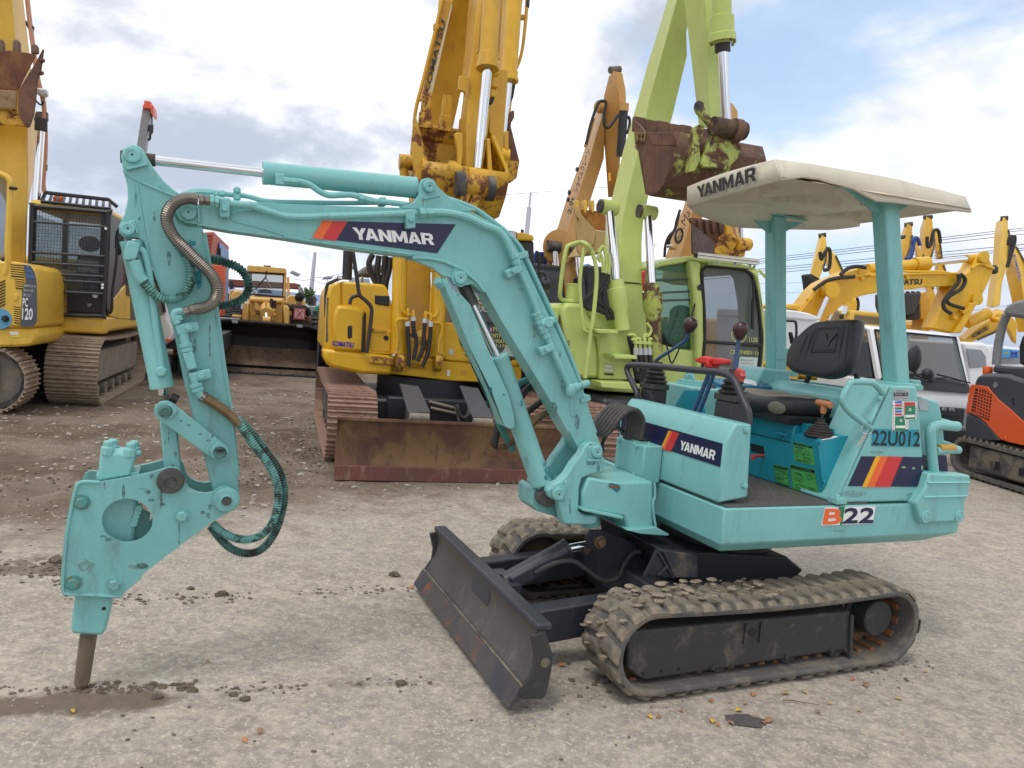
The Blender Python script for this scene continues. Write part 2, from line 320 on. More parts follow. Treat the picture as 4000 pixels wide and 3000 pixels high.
# ================================================================== GROUND
def ground_mat():
    m,t,b = newmat('yard_ground'); pos = t('NewGeometry').outputs['Position']
    sp_ = t('SeparateXYZ',{0: pos}); X,Y = sp_.outputs[0],sp_.outputs[1]
    big = t.noise(pos,.55,5,.6,.3); mid = t.noise(pos,2.6,7,.68,.4); fine = t.noise(pos,18,6,.72); vfine = t.noise(pos,85,4,.7)
    # worn concrete: cream paste, exposed grey aggregate
    g1 = t.noise(t.scale(pos,(1,1.25,1)),8.5,9,.78,.5); g2 = t.noise(pos,30,7,.78)
    conc = t.mix(t.ramp(g1,.38,.62),(.275,.238,.205),(.455,.395,.315))
    conc = t.mix(t.math('MULTIPLY',t.ramp(big,.36,.66),.40),conc,(.30,.268,.245))
    conc = t.mix(t.math('MULTIPLY',t.ramp(mid,.46,.68),.5),conc,(.235,.195,.155))
    conc = t.mix(t.math('MULTIPLY',t.ramp(g2,.50,.64),.70),conc,(.54,.48,.395))
    conc = t.mix(t.math('MULTIPLY',t.ramp(g2,.46,.36),.55),conc,(.215,.19,.17))
    v0 = t('VectorMath',{0: pos,1: t('VectorMath',{0: t('TexNoise',{'Vector': pos,'Scale': 30.0,'Detail': 4.0}).outputs[1],1: (.035,.035,.02)},operation='MULTIPLY').outputs[0]},operation='ADD').outputs[0]
    vor = t('TexVoronoi',{'Vector': v0,'Scale': 23.0,'Randomness': 1.0}); vd,vc = vor.outputs['Distance'],t('SeparateColor',{0: vor.outputs['Color']}).outputs[0]
    st = t.math('MULTIPLY',t.ramp(vd,.48,.22),t.ramp(vc,.52,.66)); st = t.math('MULTIPLY',st,t.ramp(t.noise(pos,2.0,5,.7),.40,.60))
    conc = t.mix(t.math('MULTIPLY',st,.72),conc,t.mix(vc,(.19,.185,.185),(.31,.29,.28)))
    vor2 = t('TexVoronoi',{'Vector': v0,'Scale': 62.0}); s2c = t('SeparateColor',{0: vor2.outputs['Color']}).outputs[1]
    s2 = t.math('MULTIPLY',t.ramp(vor2.outputs['Distance'],.42,.25),t.ramp(s2c,.66,.74)); conc = t.mix(t.math('MULTIPLY',s2,.7),conc,t.mix(s2c,(.16,.14,.125),(.62,.56,.47)))
    conc = t.mix(t.math('MULTIPLY',t.ramp(vfine,.54,.72),.30),conc,(.19,.165,.145))
    # compacted dirt with gravel
    dirt = t.mix(t.ramp(mid,.35,.7),(.100,.070,.047),(.180,.135,.098)); dirt = t.mix(t.math('MULTIPLY',t.ramp(big,.45,.65),.4),dirt,(.22,.18,.145))
    v2 = t('TexVoronoi',{'Vector': pos,'Scale': 34.0}); gc = t('SeparateColor',{0: v2.outputs['Color']}).outputs[0]
    gr = t.math('MULTIPLY',t.ramp(v2.outputs['Distance'],.42,.25),t.ramp(gc,.62,.70))
    gr = t.math('MULTIPLY',gr,t.ramp(t.noise(pos,1.3,5,.7),.36,.58))
    dirt = t.mix(t.math('MULTIPLY',gr,.9),dirt,t.mix(vfine,(.26,.22,.18),(.60,.54,.46)))
    dirt = t.mix(t.math('MULTIPLY',t.ramp(fine,.52,.66),.6),dirt,(.11,.078,.055))
    wide = t.ramp(t.noise(pos,.9,4,.6),.44,.60); dirt = t.mix(t.math('MULTIPLY',wide,.28),dirt,(.31,.265,.215))
    s = t.math('SUBTRACT',Y,t.math('MULTIPLY',X,.80)); s = t.math('ADD',s,t.math('MULTIPLY',t.math('SUBTRACT',mid,.5),3.2)); s = t.math('ADD',s,t.math('MULTIPLY',t.math('SUBTRACT',fine,.5),.8))
    zone = t.ramp(s,6.2,7.9)
    zone = t.math('MULTIPLY',zone,t.ramp(t.math('ADD',X,t.math('MULTIPLY',t.math('SUBTRACT',mid,.5),5)),3.2,1.0,.25,1))
    c = t.mix(zone,conc,dirt)
    # smeared mud bands left by tracks
    def band(x0,y0,x1,y1,w,k=1.0,nw=.16):
        L = math.hypot(x1-x0,y1-y0); ux,uy = (x1-x0)/L,(y1-y0)/L
        a = t.math('ADD',t.math('MULTIPLY',X,ux),t.math('SUBTRACT',t.math('MULTIPLY',Y,uy),x0*ux+y0*uy))
        d = t.math('ABSOLUTE',t.math('ADD',t.math('MULTIPLY',X,-uy),t.math('SUBTRACT',t.math('MULTIPLY',Y,ux),-x0*uy+y0*ux)))
        over = t.math('MAXIMUM',t.math('MAXIMUM',t.math('MULTIPLY',a,-1.0),t.math('SUBTRACT',a,L)),0.0)
        d = t.math('ADD',d,t.math('ADD',over,t.math('MULTIPLY',t.math('SUBTRACT',t.noise(pos,7,6,.7),.5),nw*2.4)))
        return t.math('MULTIPLY',t.ramp(d,w+.03,w-.03),k)
    mud = band(-2.4,2.54,-1.3,2.84,.085,.95,.10)
    for q in ((-1.1,2.93,-.2,3.2,-.03,.9,.17),(-1.95,3.75,-.2,4.35,-.045,.9,.20),(-3.6,3.9,-2.3,4.15,.10,.85,.3),(-2.75,4.3,-2.0,3.75,.0,.8,.22)): mud = t.math('MAXIMUM',mud,band(*q))
    c = t.mix(mud,c,t.mix(fine,(.105,.08,.055),(.19,.15,.112)))
    for q in ((-.95,3.0,.75,3.35,-.012,.7,.05),(-.9,3.45,3.0,4.6,-.014,.5,.06)): c = t.mix(band(*q),c,(.13,.11,.095))
    lime = band(-1.5,2.98,-1.0,2.98,-.02,.6,.12); c = t.mix(lime,c,(.72,.69,.64))
    h = t.math('ADD',t.math('MULTIPLY',fine,.7),t.math('ADD',t.math('MULTIPLY',vfine,.35),t.math('MULTIPLY',t.math('ADD',st,gr),.5)))
    h = t.math('ADD',h,t.math('MULTIPLY',mud,.6))
    setb(t,b,base=c,rough=.93,spec=.25,normal=bump(t,h,.55,.010)); return m
GROUND = ground_mat()
def axis(lo,hi,step,far):
    a = []; x = lo
    while x < hi: a.append(x); x += step
    g = step; x = hi
    while x < far: a.append(x); g *= 1.35; x += g
    a.append(far); g = step; x = lo; pre = []
    while x > -far: g *= 1.35; x -= g; pre.append(max(x,-far))
    return pre[::-1]+a
gx = axis(-9,9,.09,4000); gy = axis(1.2,15,.09,4000)
def gz(x,y):
    if abs(x) > 10 or y > 16 or y < .5: return 0
    s = y-.80*x-7.0; k = max(0,min(1,s/1.5))*max(0,min(1,(3-x)/2))
    z = .010*mnoise.noise(V((x*1.1,y*1.1,0)))*(.3+k)+.016*k*mnoise.noise(V((x*3.2,y*3.2,3)))+.008*k*mnoise.noise(V((x*8,y*8,5)))
    for (x0,y0,x1,y1) in ((-3.0,5.6,-2.2,12),(-2.1,6.6,-1.7,12),(-3.6,5.4,-3.1,12)):       # wheel ruts
        L = math.hypot(x1-x0,y1-y0); d = abs((x-x0)*(y1-y0)-(y-y0)*(x1-x0))/L+.05*mnoise.noise(V((x*2,y*2,8)))
        z += k*(-.03*math.exp(-(d/.10)**2)+.022*math.exp(-((d-.2)/.07)**2)*(1+.6*mnoise.noise(V((x*9,y*9,1)))))
    return z-.004
mb = MB(); nx = len(gx)
mb.v = [V((x,y,gz(x,y))) for y in gy for x in gx]
mb.f = [(j*nx+i,j*nx+i+1,(j+1)*nx+i+1,(j+1)*nx+i) for j in range(len(gy)-1) for i in range(nx-1)]
struct('ground',mb,GROUND)
# loose mud crumbs and stones nobody could count
MUD = dirty('wet_mud',(.105,.08,.056),(.17,.135,.10),.5,.85,14,.8,.004)
STONE = plain('pale_gravel',(.36,.325,.28),.9,0,.45,9,.5)
def scatter(name,mat,spots,label):
    mb = MB()
    for i,(x,y,r) in enumerate(spots): mb.blob((x,y,gz(x,y)+r*.25),r*rnd.uniform(.8,1.5),r*rnd.uniform(.7,1.2),r*rnd.uniform(.4,.7),.5,1,i)
    o = part(name,mb,mat,None,0,25); o['kind'] = 'stuff'; o['label'] = label
sp = []
def along(x0,y0,x1,y1,k,w,r0,r1):
    for _ in range(k):
        a = rnd.random(); q = rnd.gauss(0,w); L = math.hypot(x1-x0,y1-y0)
        sp.append((x0+(x1-x0)*a-(y1-y0)/L*q,y0+(y1-y0)*a+(x1-x0)/L*q,rnd.uniform(r0,r1)))
along(-1.62,2.86,-1.2,2.97,120,.018,.003,.013); along(-1.1,2.93,-.75,3.03,40,.03,.002,.009); along(-.6,3.08,-.25,3.18,30,.03,.002,.009); along(-2.0,2.80,-1.5,2.86,40,.015,.004,.010)
along(-1.95,3.75,-1.3,3.97,60,.05,.003,.012); along(-1.1,4.05,-.2,4.35,70,.04,.003,.011); along(-2.6,4.25,-2.1,3.75,110,.07,.003,.015); along(-3.4,3.95,-2.4,4.15,80,.1,.003,.012)
along(-2.2,6.2,-1.9,9,260,.16,.005,.018); along(-2.9,6.2,-2.5,9,200,.2,.005,.017); along(-4.5,6.0,-2.4,5.6,200,.4,.004,.016); along(.35,3.3,.9,3.2,40,.1,.005,.014); along(-1.4,2.6,.6,2.9,24,.18,.004,.009)
along(1.9,3.6,2.3,3.9,30,.07,.004,.012)
scatter('mud_crumbs',MUD,sp,'loose crumbs of dried mud scattered along the track marks')
sp = []
while len(sp) < 900:
    x,y = rnd.uniform(-6,1.5),rnd.uniform(4.6,14)
    if y-.8*x > 6.6: sp.append((x,y,rnd.uniform(.008,.022)*(1+.04*y)))
for _ in range(420): sp.append((rnd.uniform(-2.2,3.4),rnd.uniform(2.3,6),rnd.uniform(.0015,.006)**1.0))
scatter('gravel',STONE,sp,'pale gravel scattered over the dirt')
# larger clods, leaves and a twig: one object each
def clod(z,x,y,r,label):
    p = gnd(z,x,y); mb = MB()
    for k in range(16): a_ = abs(rnd.gauss(0,.6)); q_ = rnd.uniform(0,6.28); f_ = max(.2,1-a_); a_ = min(a_,.62); mb.blob((math.cos(q_)*r*1.1*a_,math.sin(q_)*r*.7*a_,r*.12*f_),r*.5*f_*rnd.uniform(.7,1.2),r*.42*f_,r*.34*f_,.7,2 if f_ > .5 else 1,rnd.random()*50)
    o = part('mud_clod',mb,MUD,None,0,25); o.location = p; tag(o,label,'mud clod','mud clods lying on the concrete')
clod('Z4',1385,1100,.034,'crumbly mud clod at the right end of the long mud smear')
clod('Z4',1300,1090,.030,'mud clod just left of the end clod on the long mud smear')
clod('Z4',1130,1150,.030,'mud clod in the middle of the heap on the mud smear')
clod('Z4',1680,1130,.028,'flat mud clod right of the long mud smear')
clod('Z4',1770,1165,.030,'small mud clod beside the flat one right of the smear')
clod('Z4',1600,410,.05,'mud clod behind the hose loop of the breaker')
clod('Z4',1375,368,.03,'lone small clod behind the breaker, nearer the breaker plate')
clod('W7',75,455,.05,'mud clod left of the dozer blade, beside its far tip')
clod('W7',125,1235,.036,'mud clod on the concrete in front of the dozer blade')
clod('Z4',420,170,.07,'mud clod left of the breaker point, beside its plate')
def leaf(z,x,y,L,colr,label):
    p = gnd(z,x,y); m = leafm[colr]; mb = MB(); k = 7; top = []
    for i in range(k+1):
        u = i/k; w = math.sin(math.pi*u**.8)*.27*L; q = .10*L*math.sin(u*3)
        top.append((V((L*(u-.5),-w,q+w*.25)),V((L*(u-.5),0,q)),V((L*(u-.5),w,q+w*.25))))
    vs = [v for r in top for v in r]; fs = []
    for i in range(k): fs += [(i*3,i*3+1,i*3+4,i*3+3),(i*3+1,i*3+2,i*3+5,i*3+4)]
    mb.add(vs,fs); o = part('fallen_leaf',mb,m); o.modifiers.new('thick','SOLIDIFY').thickness = .0008
    o.location = p+V((0,0,.004)); o.rotation_euler = (rnd.uniform(-.3,.3),rnd.uniform(-.2,.2),rnd.uniform(0,6.3)); tag(o,label,'leaf','fallen leaves on the concrete')
leafm = [plain('leaf_orange',(.55,.20,.06),.6,0,.25,40),plain('leaf_yellow',(.62,.40,.05),.6,0,.2,40),plain('leaf_brown',(.33,.17,.10),.7,0,.25,40),plain('leaf_tan',(.50,.33,.17),.7,0,.2,40)]
for a in (('W8',1095,1055,.05,0,'long orange leaf lying against the middle of the near track'),('W8',850,1092,.042,0,'bright orange leaf below the front half of the near track'),
    ('W8',955,1098,.022,1,'tiny yellow leaf right of the bright orange leaf'),('W8',1048,1106,.033,3,'tan leaf below the middle of the near track'),('W8',1008,1145,.04,1,'yellow leaf beside the dark oil blot'),
    ('W8',680,1150,.028,0,'small orange leaf between the track front and the oil blot'),('W8',497,1182,.034,1,'yellow leaf in front of the track nose'),('W8',552,1185,.03,2,'brown leaf beside the yellow leaf at the track nose'),
    ('W8',855,1205,.045,1,'largest yellow leaf left of the oil blot'),('W8',893,1230,.033,0,'orange leaf touching the largest yellow leaf'),('W8',965,1220,.04,2,'brown curled leaf at the left edge of the oil blot'),
    ('W8',1185,1205,.05,2,'brown leaf right of the oil blot'),('W8',1150,1217,.025,0,'tiny orange leaf right of the oil blot'),('W8',1282,1047,.045,3,'tan curled leaf close under the near track'),
    ('W8',1393,1040,.035,3,'pale tan leaf under the rear half of the near track'),('W8',1537,1105,.03,1,'yellowish leaf right of the twig'),('W8',1465,1152,.035,2,'brown leaf below the right end of the twig'),
    ('W8',1706,1147,.03,1,'lime yellow leaf alone on the right'),('W8',1745,1000,.055,2,'reddish brown leaf behind the rear of the near track'),('W8',1668,965,.03,0,'orange leaf close to the rear of the near track'),
    ('W8',1928,1078,.04,3,'pale orange leaf far right on the concrete'),('W8',1950,1277,.022,0,'tiny orange leaf at the bottom right'),('W8',2085,922,.035,1,'yellow leaf behind the track at the right edge'),
    ('W8',908,984,.03,1,'yellow leaf lying under the track rim'),('W7',1285,1108,.04,0,'orange leaf between the dozer blade and the near track'),('W7',197,545,.04,0,'orange leaf left of the dozer blade'),
    ('Z4',525,1255,.028,1,'yellow leaf lying on the long mud smear'),('Z4',1763,1465,.034,0,'orange leaf alone in the left foreground'),('Z4',1875,1400,.04,2,'dull brown leaf in the left foreground'),('Z4',1495,898,.03,2,'brown leaf right of the breaker point')): leaf(*a)
a,b_ = gnd('W8',1265,1088),gnd('W8',1475,1115); d = b_-a
mb = MB().tube([V((0,0,.004)),d*.3+V((.0,.006,.005)),d*.6+V((0,-.004,.007)),d+V((0,0,.004))],[.002,.0026,.0024,.0012],6)
o = part('twig',mb,plain('twig_bark',(.16,.10,.07),.8)); o.location = a; tag(o,'thin brown twig lying on the concrete below the near track','twig')
p = gnd('W8',1050,1200); mb = MB(); rr = []
for i in range(40):
    q = 2*math.pi*i/40; k = 1+.35*mnoise.noise(V((math.cos(q)*2,math.sin(q)*2,3))); rr.append(V((math.cos(q)*.085*k,math.sin(q)*.05*k,.0)))
o = part('oil_stain',MB().prism([v+V((0,0,.001)) for v in rr],rr),plain('oil_blot',(.085,.07,.07),.7,0,.5,30)); o.location = p; tag(o,'dark oil blot on the concrete among the leaves','oil stain')
# ================================================================== TEAL MINI EXCAVATOR
Y = Frame((2.231,3.794),203.324)
EX = thing('mini_excavator',Y,'teal mini excavator with a hydraulic breaker, canopy and rubber tracks in the foreground','excavator')
def YP(z,pts,y): return Y.pts(z,pts,1,y)
def off(pts,d): return [p+V(d) for p in pts]
def plate(name,z,pts,y0,y1,mat,parent=None,bevel=.005,fr=None):
    a = (fr or Y).pts(z,pts,1,y0); return part(name,MB().prism(a,[V((p.x,y1,p.z)) for p in a]),mat,parent or EX,bevel)
def bolt(parent,p,ax,r=.012,h=.010,mat=None,name='bolt'):
    ax = V(ax).normalized(); mb = MB().lathe(p,ax,[(r*1.35,0),(r*1.35,h*.25)],14).hexn(V(p)+ax*h*.2,ax,r,h); return part(name,mb,mat or TEAL,parent)
LT,TH,WT = 1.861,.429,1.487
# ---- rubber tracks
def loop(L,h,r,step,off=0.0):
    """stadium loop in x-z, returns (point, tangent angle) at equal steps"""
    x0,x1 = r,L-r; s = x1-x0; per = 2*s+2*math.pi*r; m = round(per/step); out = []
    for i in range(m):
        d = (per*i/m+off) % per
        if d < s: out.append((V((x0+d,0,0)),math.pi,0)); continue
        d -= s
        if d < math.pi*r: a = d/r; out.append((V((x1+r*math.sin(a),0,r-r*math.cos(a))),math.pi-a,0)); continue
        d -= math.pi*r
        if d < s:
            u = d/s; out.append((V((x1-d,0,2*r-.018*math.sin(math.pi*u))),0,0)); continue
        d -= s; a = d/r; out.append((V((x0-r*math.sin(a),0,r+r*math.cos(a))),-a,0))
    return out
def lug_mesh(seed,left):
    mb = MB(); nx_,ny_ = 5,9; W_,D_,Hh = .170,.068,.021; rings = []
    def P(i,j,k):
        u = i/nx_-.5; v = j/ny_-.5; tz = k
        tp = 1-.22*tz; x = u*D_*tp*1.0; y = v*W_*(1-.10*tz); x += (.020 if left else -.020)*(v)
        nzv = mnoise.noise(V((u*6+seed*7,v*9,seed)))
        z = tz*Hh*(1+.18*nzv)-.002; x += .004*mnoise.noise(V((v*11,seed*3,tz)))*1.5
        if k: z -= .004*(abs(u)*2)**4+.003*(abs(v)*2)**6
        return V((x,y,z))
    idx = {}
    vs = []; fs = []
    for k in (0,.55,1):
        for j in range(ny_+1):
            for i in range(nx_+1): idx[i,j,k] = len(vs); vs.append(P(i,j,k))
    for j in range(ny_):
        for i in range(nx_): fs.append((idx[i,j,1],idx[i+1,j,1],idx[i+1,j+1,1],idx[i,j+1,1]))
    for k0,k1 in ((0,.55),(.55,1)):
        for i in range(nx_): fs.append((idx[i,0,k0],idx[i+1,0,k0],idx[i+1,0,k1],idx[i,0,k1])); fs.append((idx[i,ny_,k0],idx[i,ny_,k1],idx[i+1,ny_,k1],idx[i+1,ny_,k0]))
        for j in range(ny_): fs.append((idx[0,j,k0],idx[0,j,k1],idx[0,j+1,k1],idx[0,j+1,k0])); fs.append((idx[nx_,j,k0],idx[nx_,j+1,k0],idx[nx_,j+1,k1],idx[nx_,j,k1]))
    me = mb.add(vs,fs).mesh('track_lug',50); me.materials.append(RUBMUD); return me
lugs = {l: [lug_mesh(q+(10 if l else 0),l) for q in range(4)] for l in (0,1)}
coreme = MB().box(-.017,.017,-.05,.05,0,.014).mesh('track_core'); coreme.materials.append(rust('core_rust',(.24,.10,.05),(.30,.15,.08),(.10,.06,.04),12))
def rubber_track(y0,y1,near):
    R_ = TH/2-.026; z0 = .026
    lp = loop(LT-.052,TH-.052,R_,.045); rings = []
    for p,a,_ in lp:
        nrm = V((math.sin(a),0,math.cos(a))); nrm = V((-math.sin(a),0,math.cos(a))) if False else nrm
        rings.append((p+V((.026,0,z0)),a))
    # outward normal from loop centre line
    def nor(a): return V((math.sin(a),0,math.cos(a)))
    secs = []
    for p,a in rings:
        o = nor(a); q = p
        secs.append([V((q.x,y1,q.z)),V((q.x,y0,q.z)),V((q.x-o.x*.012,y0+.004,q.z-o.z*.012)),V((q.x-o.x*.026,y0-.004,q.z-o.z*.026)),V((q.x-o.x*.026,y1+.004,q.z-o.z*.026)),V((q.x-o.x*.012,y1-.004,q.z-o.z*.012))])
    tr = part('rubber_track',MB().loft(secs,False,True),RUBBER,EX,0,50)
    w = (y0-y1); yc = (y0+y1)/2
    lp = loop(LT-.052,TH-.052,R_,.092)
    for i,(p,a,_) in enumerate(lp):
        for left in (0,1):
            dd = 0 if left else .046
            q,aa = (p,a)
            if not left: q,aa,_ = loop_at(lp,i)
            yy = yc+(.068 if left else -.068)
            inst('track_lug',rnd.choice(lugs[left]),tr,Matrix.Translation(q+V((.026,yy,z0)))@Matrix.Rotation(aa,4,'Y')@Matrix.Scale(rnd.uniform(.92,1.08),4))
    for i,(p,a,_) in enumerate(lp):
        o = nor(a); inst('track_core',coreme,tr,Matrix.Translation(p+V((.026,yc,z0))-o*.038)@Matrix.Rotation(a,4,'Y'))
    return tr
def loop_at(lp,i):
    p,a,_ = lp[i]; q,b,_ = lp[(i+1) % len(lp)]
    d = (b-a+math.pi) % (2*math.pi)-math.pi; aa = a+d/2; m = (p+q)/2
    if abs(d) > .05: m = m+V((math.sin(aa),0,math.cos(aa)))*((TH/2-.026)*(1-math.cos(d/2)))
    return m,aa,0
trN = rubber_track(0,-.3,True); trF = rubber_track(-WT+.3,-WT,False)
mb = MB()
for _ in range(70):
    x = LT-rnd.random()**1.4*.95; zt = TH-.002
    if x > LT-.2: a_ = rnd.uniform(.1,1.9); c_ = V((LT-TH/2+math.sin(a_)*(TH/2-.003),0,TH/2+math.cos(a_)*(TH/2-.003)))
    else: c_ = V((x,0,zt))
    c_.y = rnd.uniform(-.28,-.03); r_ = rnd.uniform(.006,.022); mb.blob(c_,r_*1.3,r_,r_*rnd.uniform(.22,.40),.45,2,rnd.random()*40)
o = part('caked_mud',mb,dirty('caked_mud',(.30,.245,.18),(.17,.13,.09),.5,.95,16,.8,.004),trN,0,60); o['kind'] = 'stuff'
# ---- track frames, rollers, idler, sprocket
def trackframe(yn,sgn):
    a = Y.pts('W8',[(375,690),(1660,572),(1652,838),(1610,800),(465,975),(368,905)],1,-.055)
    a = [V((p.x,yn,p.z)) for p in a]; b = [V((p.x,yn-sgn*.17,p.z+.02)) for p in a]
    f = part('track_frame',MB().prism(a,b),MUDBLK,EX,.012)
    for px in ((860,945),(1255,885),(1530,848)):
        c = Y.at('W8',*px,1,-.11); mb = MB().lathe((c.x,yn-sgn*.02,.105),(0,-sgn,0),[(.02,0),(.05,0),(.062,.03),(.05,.06),(.05,.12),(.062,.15),(.02,.18)],18); part('track_roller',mb,MUDBLK,f)
    mb = MB().lathe((LT-.215,yn-sgn*.03,.215),(0,-sgn,0),[(.03,-.01),(.06,0),(.07,.04),(.15,.05),(.176,.05),(.176,.10),(.15,.13),(.03,.2)],28); part('idler_wheel',mb,rust('idler_rust',(.07,.05,.038),(.13,.085,.055),(.04,.035,.03)),f)
    c = Y.at('W8',1860,635,1,-.03); mb = MB().lathe((c.x,yn-.02*sgn,c.z),(0,-sgn,0),[(.001,0),(.088,0),(.095,.008),(.095,.10),(.12,.105),(.12,.2)],28); part('travel_motor',mb,MUDBLK,f)
    mb = MB(); sc_ = V((c.x,yn-.14*sgn,.215)); ring = []
    for i in range(44): r_ = .165 if i % 4 < 2 else .140; ring.append(V((math.cos(i*math.pi/22)*r_,0,math.sin(i*math.pi/22)*r_)))
    part('sprocket',MB().prism([p+sc_ for p in ring],[p+sc_+V((0,-.03*sgn,0)) for p in ring]),rust('sprocket_rust',(.12,.07,.045),(.20,.11,.06),(.06,.045,.04)),f)
    for px in ((860,895),(1285,838),(1548,800)):
        q = Y.at('W8',*px,1,-.05); bolt(f,(q.x,yn,q.z),(0,sgn,0),.012,.012,MUDBLK)
    return f
tf = trackframe(-.055,1)
c = Y.at('W8',1090,695,1,-.055)
part('inspection_hole',MB().lathe((c.x,-.053,c.z),(0,1,0),[(.001,.001),(.022,.001),(.022,-.003)],20),INK,tf)
for dx in (-.045,.045): part('hole_rib',MB().box(c.x+dx-.006,c.x+dx+.006,-.055,-.045,c.z-.05,c.z+.05),MUDBLK,tf,.002)
for px in ((460,932),(565,917),(665,902)):
    q = Y.at('W8',*px,1,-.055); part('drain_hole',MB().lathe((q.x,-.053,q.z),(0,1,0),[(.001,.001),(.007,.001),(.007,-.002)],12),INK,tf)
part('frame_lip',MB().prism(*[[V((p.x,yy,p.z)) for p in Y.pts('W8',[(1652,590),(1668,590),(1660,810),(1640,850)],1,-.05)] for yy in (-.04,-.10)]),MUDBLK,tf,.003)
trackframe(-WT+.055,-1)
# ---- lower carriage
mb = MB().box(.45,1.42,-1.15,-.33,.20,.36); lc = part('lower_carriage',mb,NAVYBLK,EX,.01)
part('cross_beam',MB().box(.45,.72,-1.25,-.23,.14,.33),NAVYBLK,lc,.01); part('cross_beam',MB().box(1.12,1.38,-1.25,-.23,.14,.33),NAVYBLK,lc,.01)
part('slew_ring',MB().lathe((.78,-.74,.36),(0,0,1),[(.32,0),(.32,.05),(.29,.06),(.29,.12),(.31,.13),(.31,.20),(.01,.21)],40),INK,lc)
cpl = YP('W8',[(560,215),(1290,258),(1385,335),(1300,420),(700,420),(590,330)],-.42); part('carriage_plate',MB().prism(cpl,[V((p.x,-1.06,p.z)) for p in cpl]),INK,lc,.01)
dpl = YP('W6',[(1180,1345),(1500,1385),(1510,1570),(1320,1570),(1225,1370)],-.40); part('dusty_plate',MB().prism(dpl,off(dpl,(0,-.02,0))),dirty('dusty_navy',(.03,.034,.045),(.15,.12,.085),.45,.7,5),lc,.004)
part('gusset',MB().prism(YP('W7',[(1870,450),(1965,265),(2095,480)],-.36),YP('W7',[(1870,450),(1965,265),(2095,480)],-.38)),NAVYBLK,lc,.003)
part('gusset_rib',MB().tube(YP('W7',[(1875,460),(1965,270)],-.352),.008,4),NAVYBLK,lc); part('gusset_rib',MB().tube(YP('W7',[(1965,270),(2085,470)],-.352),.008,4),NAVYBLK,lc); part('gusset_rib',MB().tube(YP('W7',[(1970,455),(2040,385)],-.352),.008,4),NAVYBLK,lc)
lug_pts = [(600,1230),(640,1185),(740,1185),(1000,1290),(1230,1350),(1230,1540),(1000,1640),(690,1370),(610,1300)]
plate('cylinder_lug','W6',lug_pts,-.68,-.70,NAVYBLK,lc); plate('cylinder_lug','W6',lug_pts,-.80,-.82,NAVYBLK,lc)
q = Y.at('W6',720,1285,1,-.665); part('pivot_pin',MB().lathe((q.x,-.70,q.z),(0,1,0),[(.035,0),(.035,.03),(.022,.032),(.022,.05),(.018,.055),(.001,.056)],18),rust('pin_rust',(.13,.08,.05),(.2,.12,.07),(.05,.04,.03)),lc)
# ---- dozer blade
prof = [(2.252,.105),(2.222,.150),(2.196,.205),(2.183,.255),(2.184,.300),(2.196,.345)]
prof = [(p.x,p.y) for p in spline([V((a,b,0)) for a,b in prof],3)]
front = [(2.292,.050)]+prof
bl = MB(); sec = lambda y: [V((x,y,z)) for x,z in front]+[V((x-.030,y,z)) for x,z in reversed(front)]
blade = part('dozer_blade',bl.prism(sec(-.054),sec(-WT+.004)),BLACKM,EX,.004)
part('top_rail',MB().box(2.135,2.206,-WT,-.05,.345,.378),NAVYBLK,blade,.010)
part('cutting_edge',MB().prism([V((2.288,-.05,.028)),V((2.246,-.05,.112)),V((2.258,-.05,.120)),V((2.306,-.05,.034))],[V((2.288,-WT,.028)),V((2.246,-WT,.112)),V((2.258,-WT,.120)),V((2.306,-WT,.034))]),
     rust('blade_edge_steel',(.05,.05,.06),(.085,.075,.068),(.19,.085,.045),2.2,.5),blade,.002)
part('weld_bead',MB().tube([V((2.250,-.052,.122)),V((2.250,-WT+.002,.122))],.006,6),dirty('dusty_bead',(.07,.065,.06),(.22,.18,.13),.6),blade)
wp = [(1060,890),(1165,870),(1190,945),(1220,1040),(1205,1150),(1170,1320),(1140,1345),(1000,1350),(975,1310),(1075,1150),(1090,1040)]
wing = YP('W7',wp,-.044)
for y_ in (-.044,-WT-.006+.02):
    w_ = part('wing_plate',MB().prism([V((p.x,y_,p.z)) for p in wing],[V((p.x,y_-.022,p.z)) for p in wing]),MUDBLK,blade,.003)
q = Y.at('W7',1160,1085,1,-.044); part('tie_hole',MB().lathe((q.x,-.043,q.z),(0,1,0),[(.001,.001),(.020,.001),(.020,-.002)],18),plain('dusty_hole',(.16,.135,.10),.9),blade)
for yy in (-.40,-1.09):
    part('blade_arm',MB().prism([V((2.17,yy,.10)),V((2.17,yy,.27)),V((1.35,yy,.33)),V((1.35,yy,.17))],[V((2.17,yy-.10,.10)),V((2.17,yy-.10,.27)),V((1.35,yy-.10,.33)),V((1.35,yy-.10,.17))]),NAVYBLK,blade,.01)
part('blade_back_box',MB().box(2.02,2.19,-.86,-.62,.14,.33),NAVYBLK,blade,.008)
a,b_ = Y.at('W7',905,490,1,-.74),Y.at('W7',1300,270,1,-.74); d = (b_-a).normalized()
bc = part('blade_cylinder',MB().cyl(a-d*.03,b_,.050,seg=24).cyl(b_,b_+d*.02,.054,seg=24),NAVYBLK,EX,.002)
e = Y.at('W7',1530,225,1,-.74); part('rod',MB().cyl(b_,e,.024,seg=18),CHROME,bc); part('rod_eye',MB().cyl(e-d*.09,e-d*.02,.030,seg=14).cyl(e+V((0,.04,0)),e+V((0,-.04,0)),.045,seg=18),rust('eye_rust',(.07,.055,.04),(.12,.09,.06),(.04,.03,.03)),bc)
part('hose_guard',MB().obox(Y.at('W7',1020,455,1,-.67),(d,(0,1,0),d.cross(V((0,1,0)))),(.085,.02,.035)),NAVYBLK,bc,.01)
part('hose',hose(YP('W7',[(1085,440),(1180,390),(1270,360),(1360,355),(1440,400),(1530,470),(1610,500),(1690,470),(1730,380),(1790,300),(1850,285)],-.65),.012,.0012,.006),HOSEG,bc)
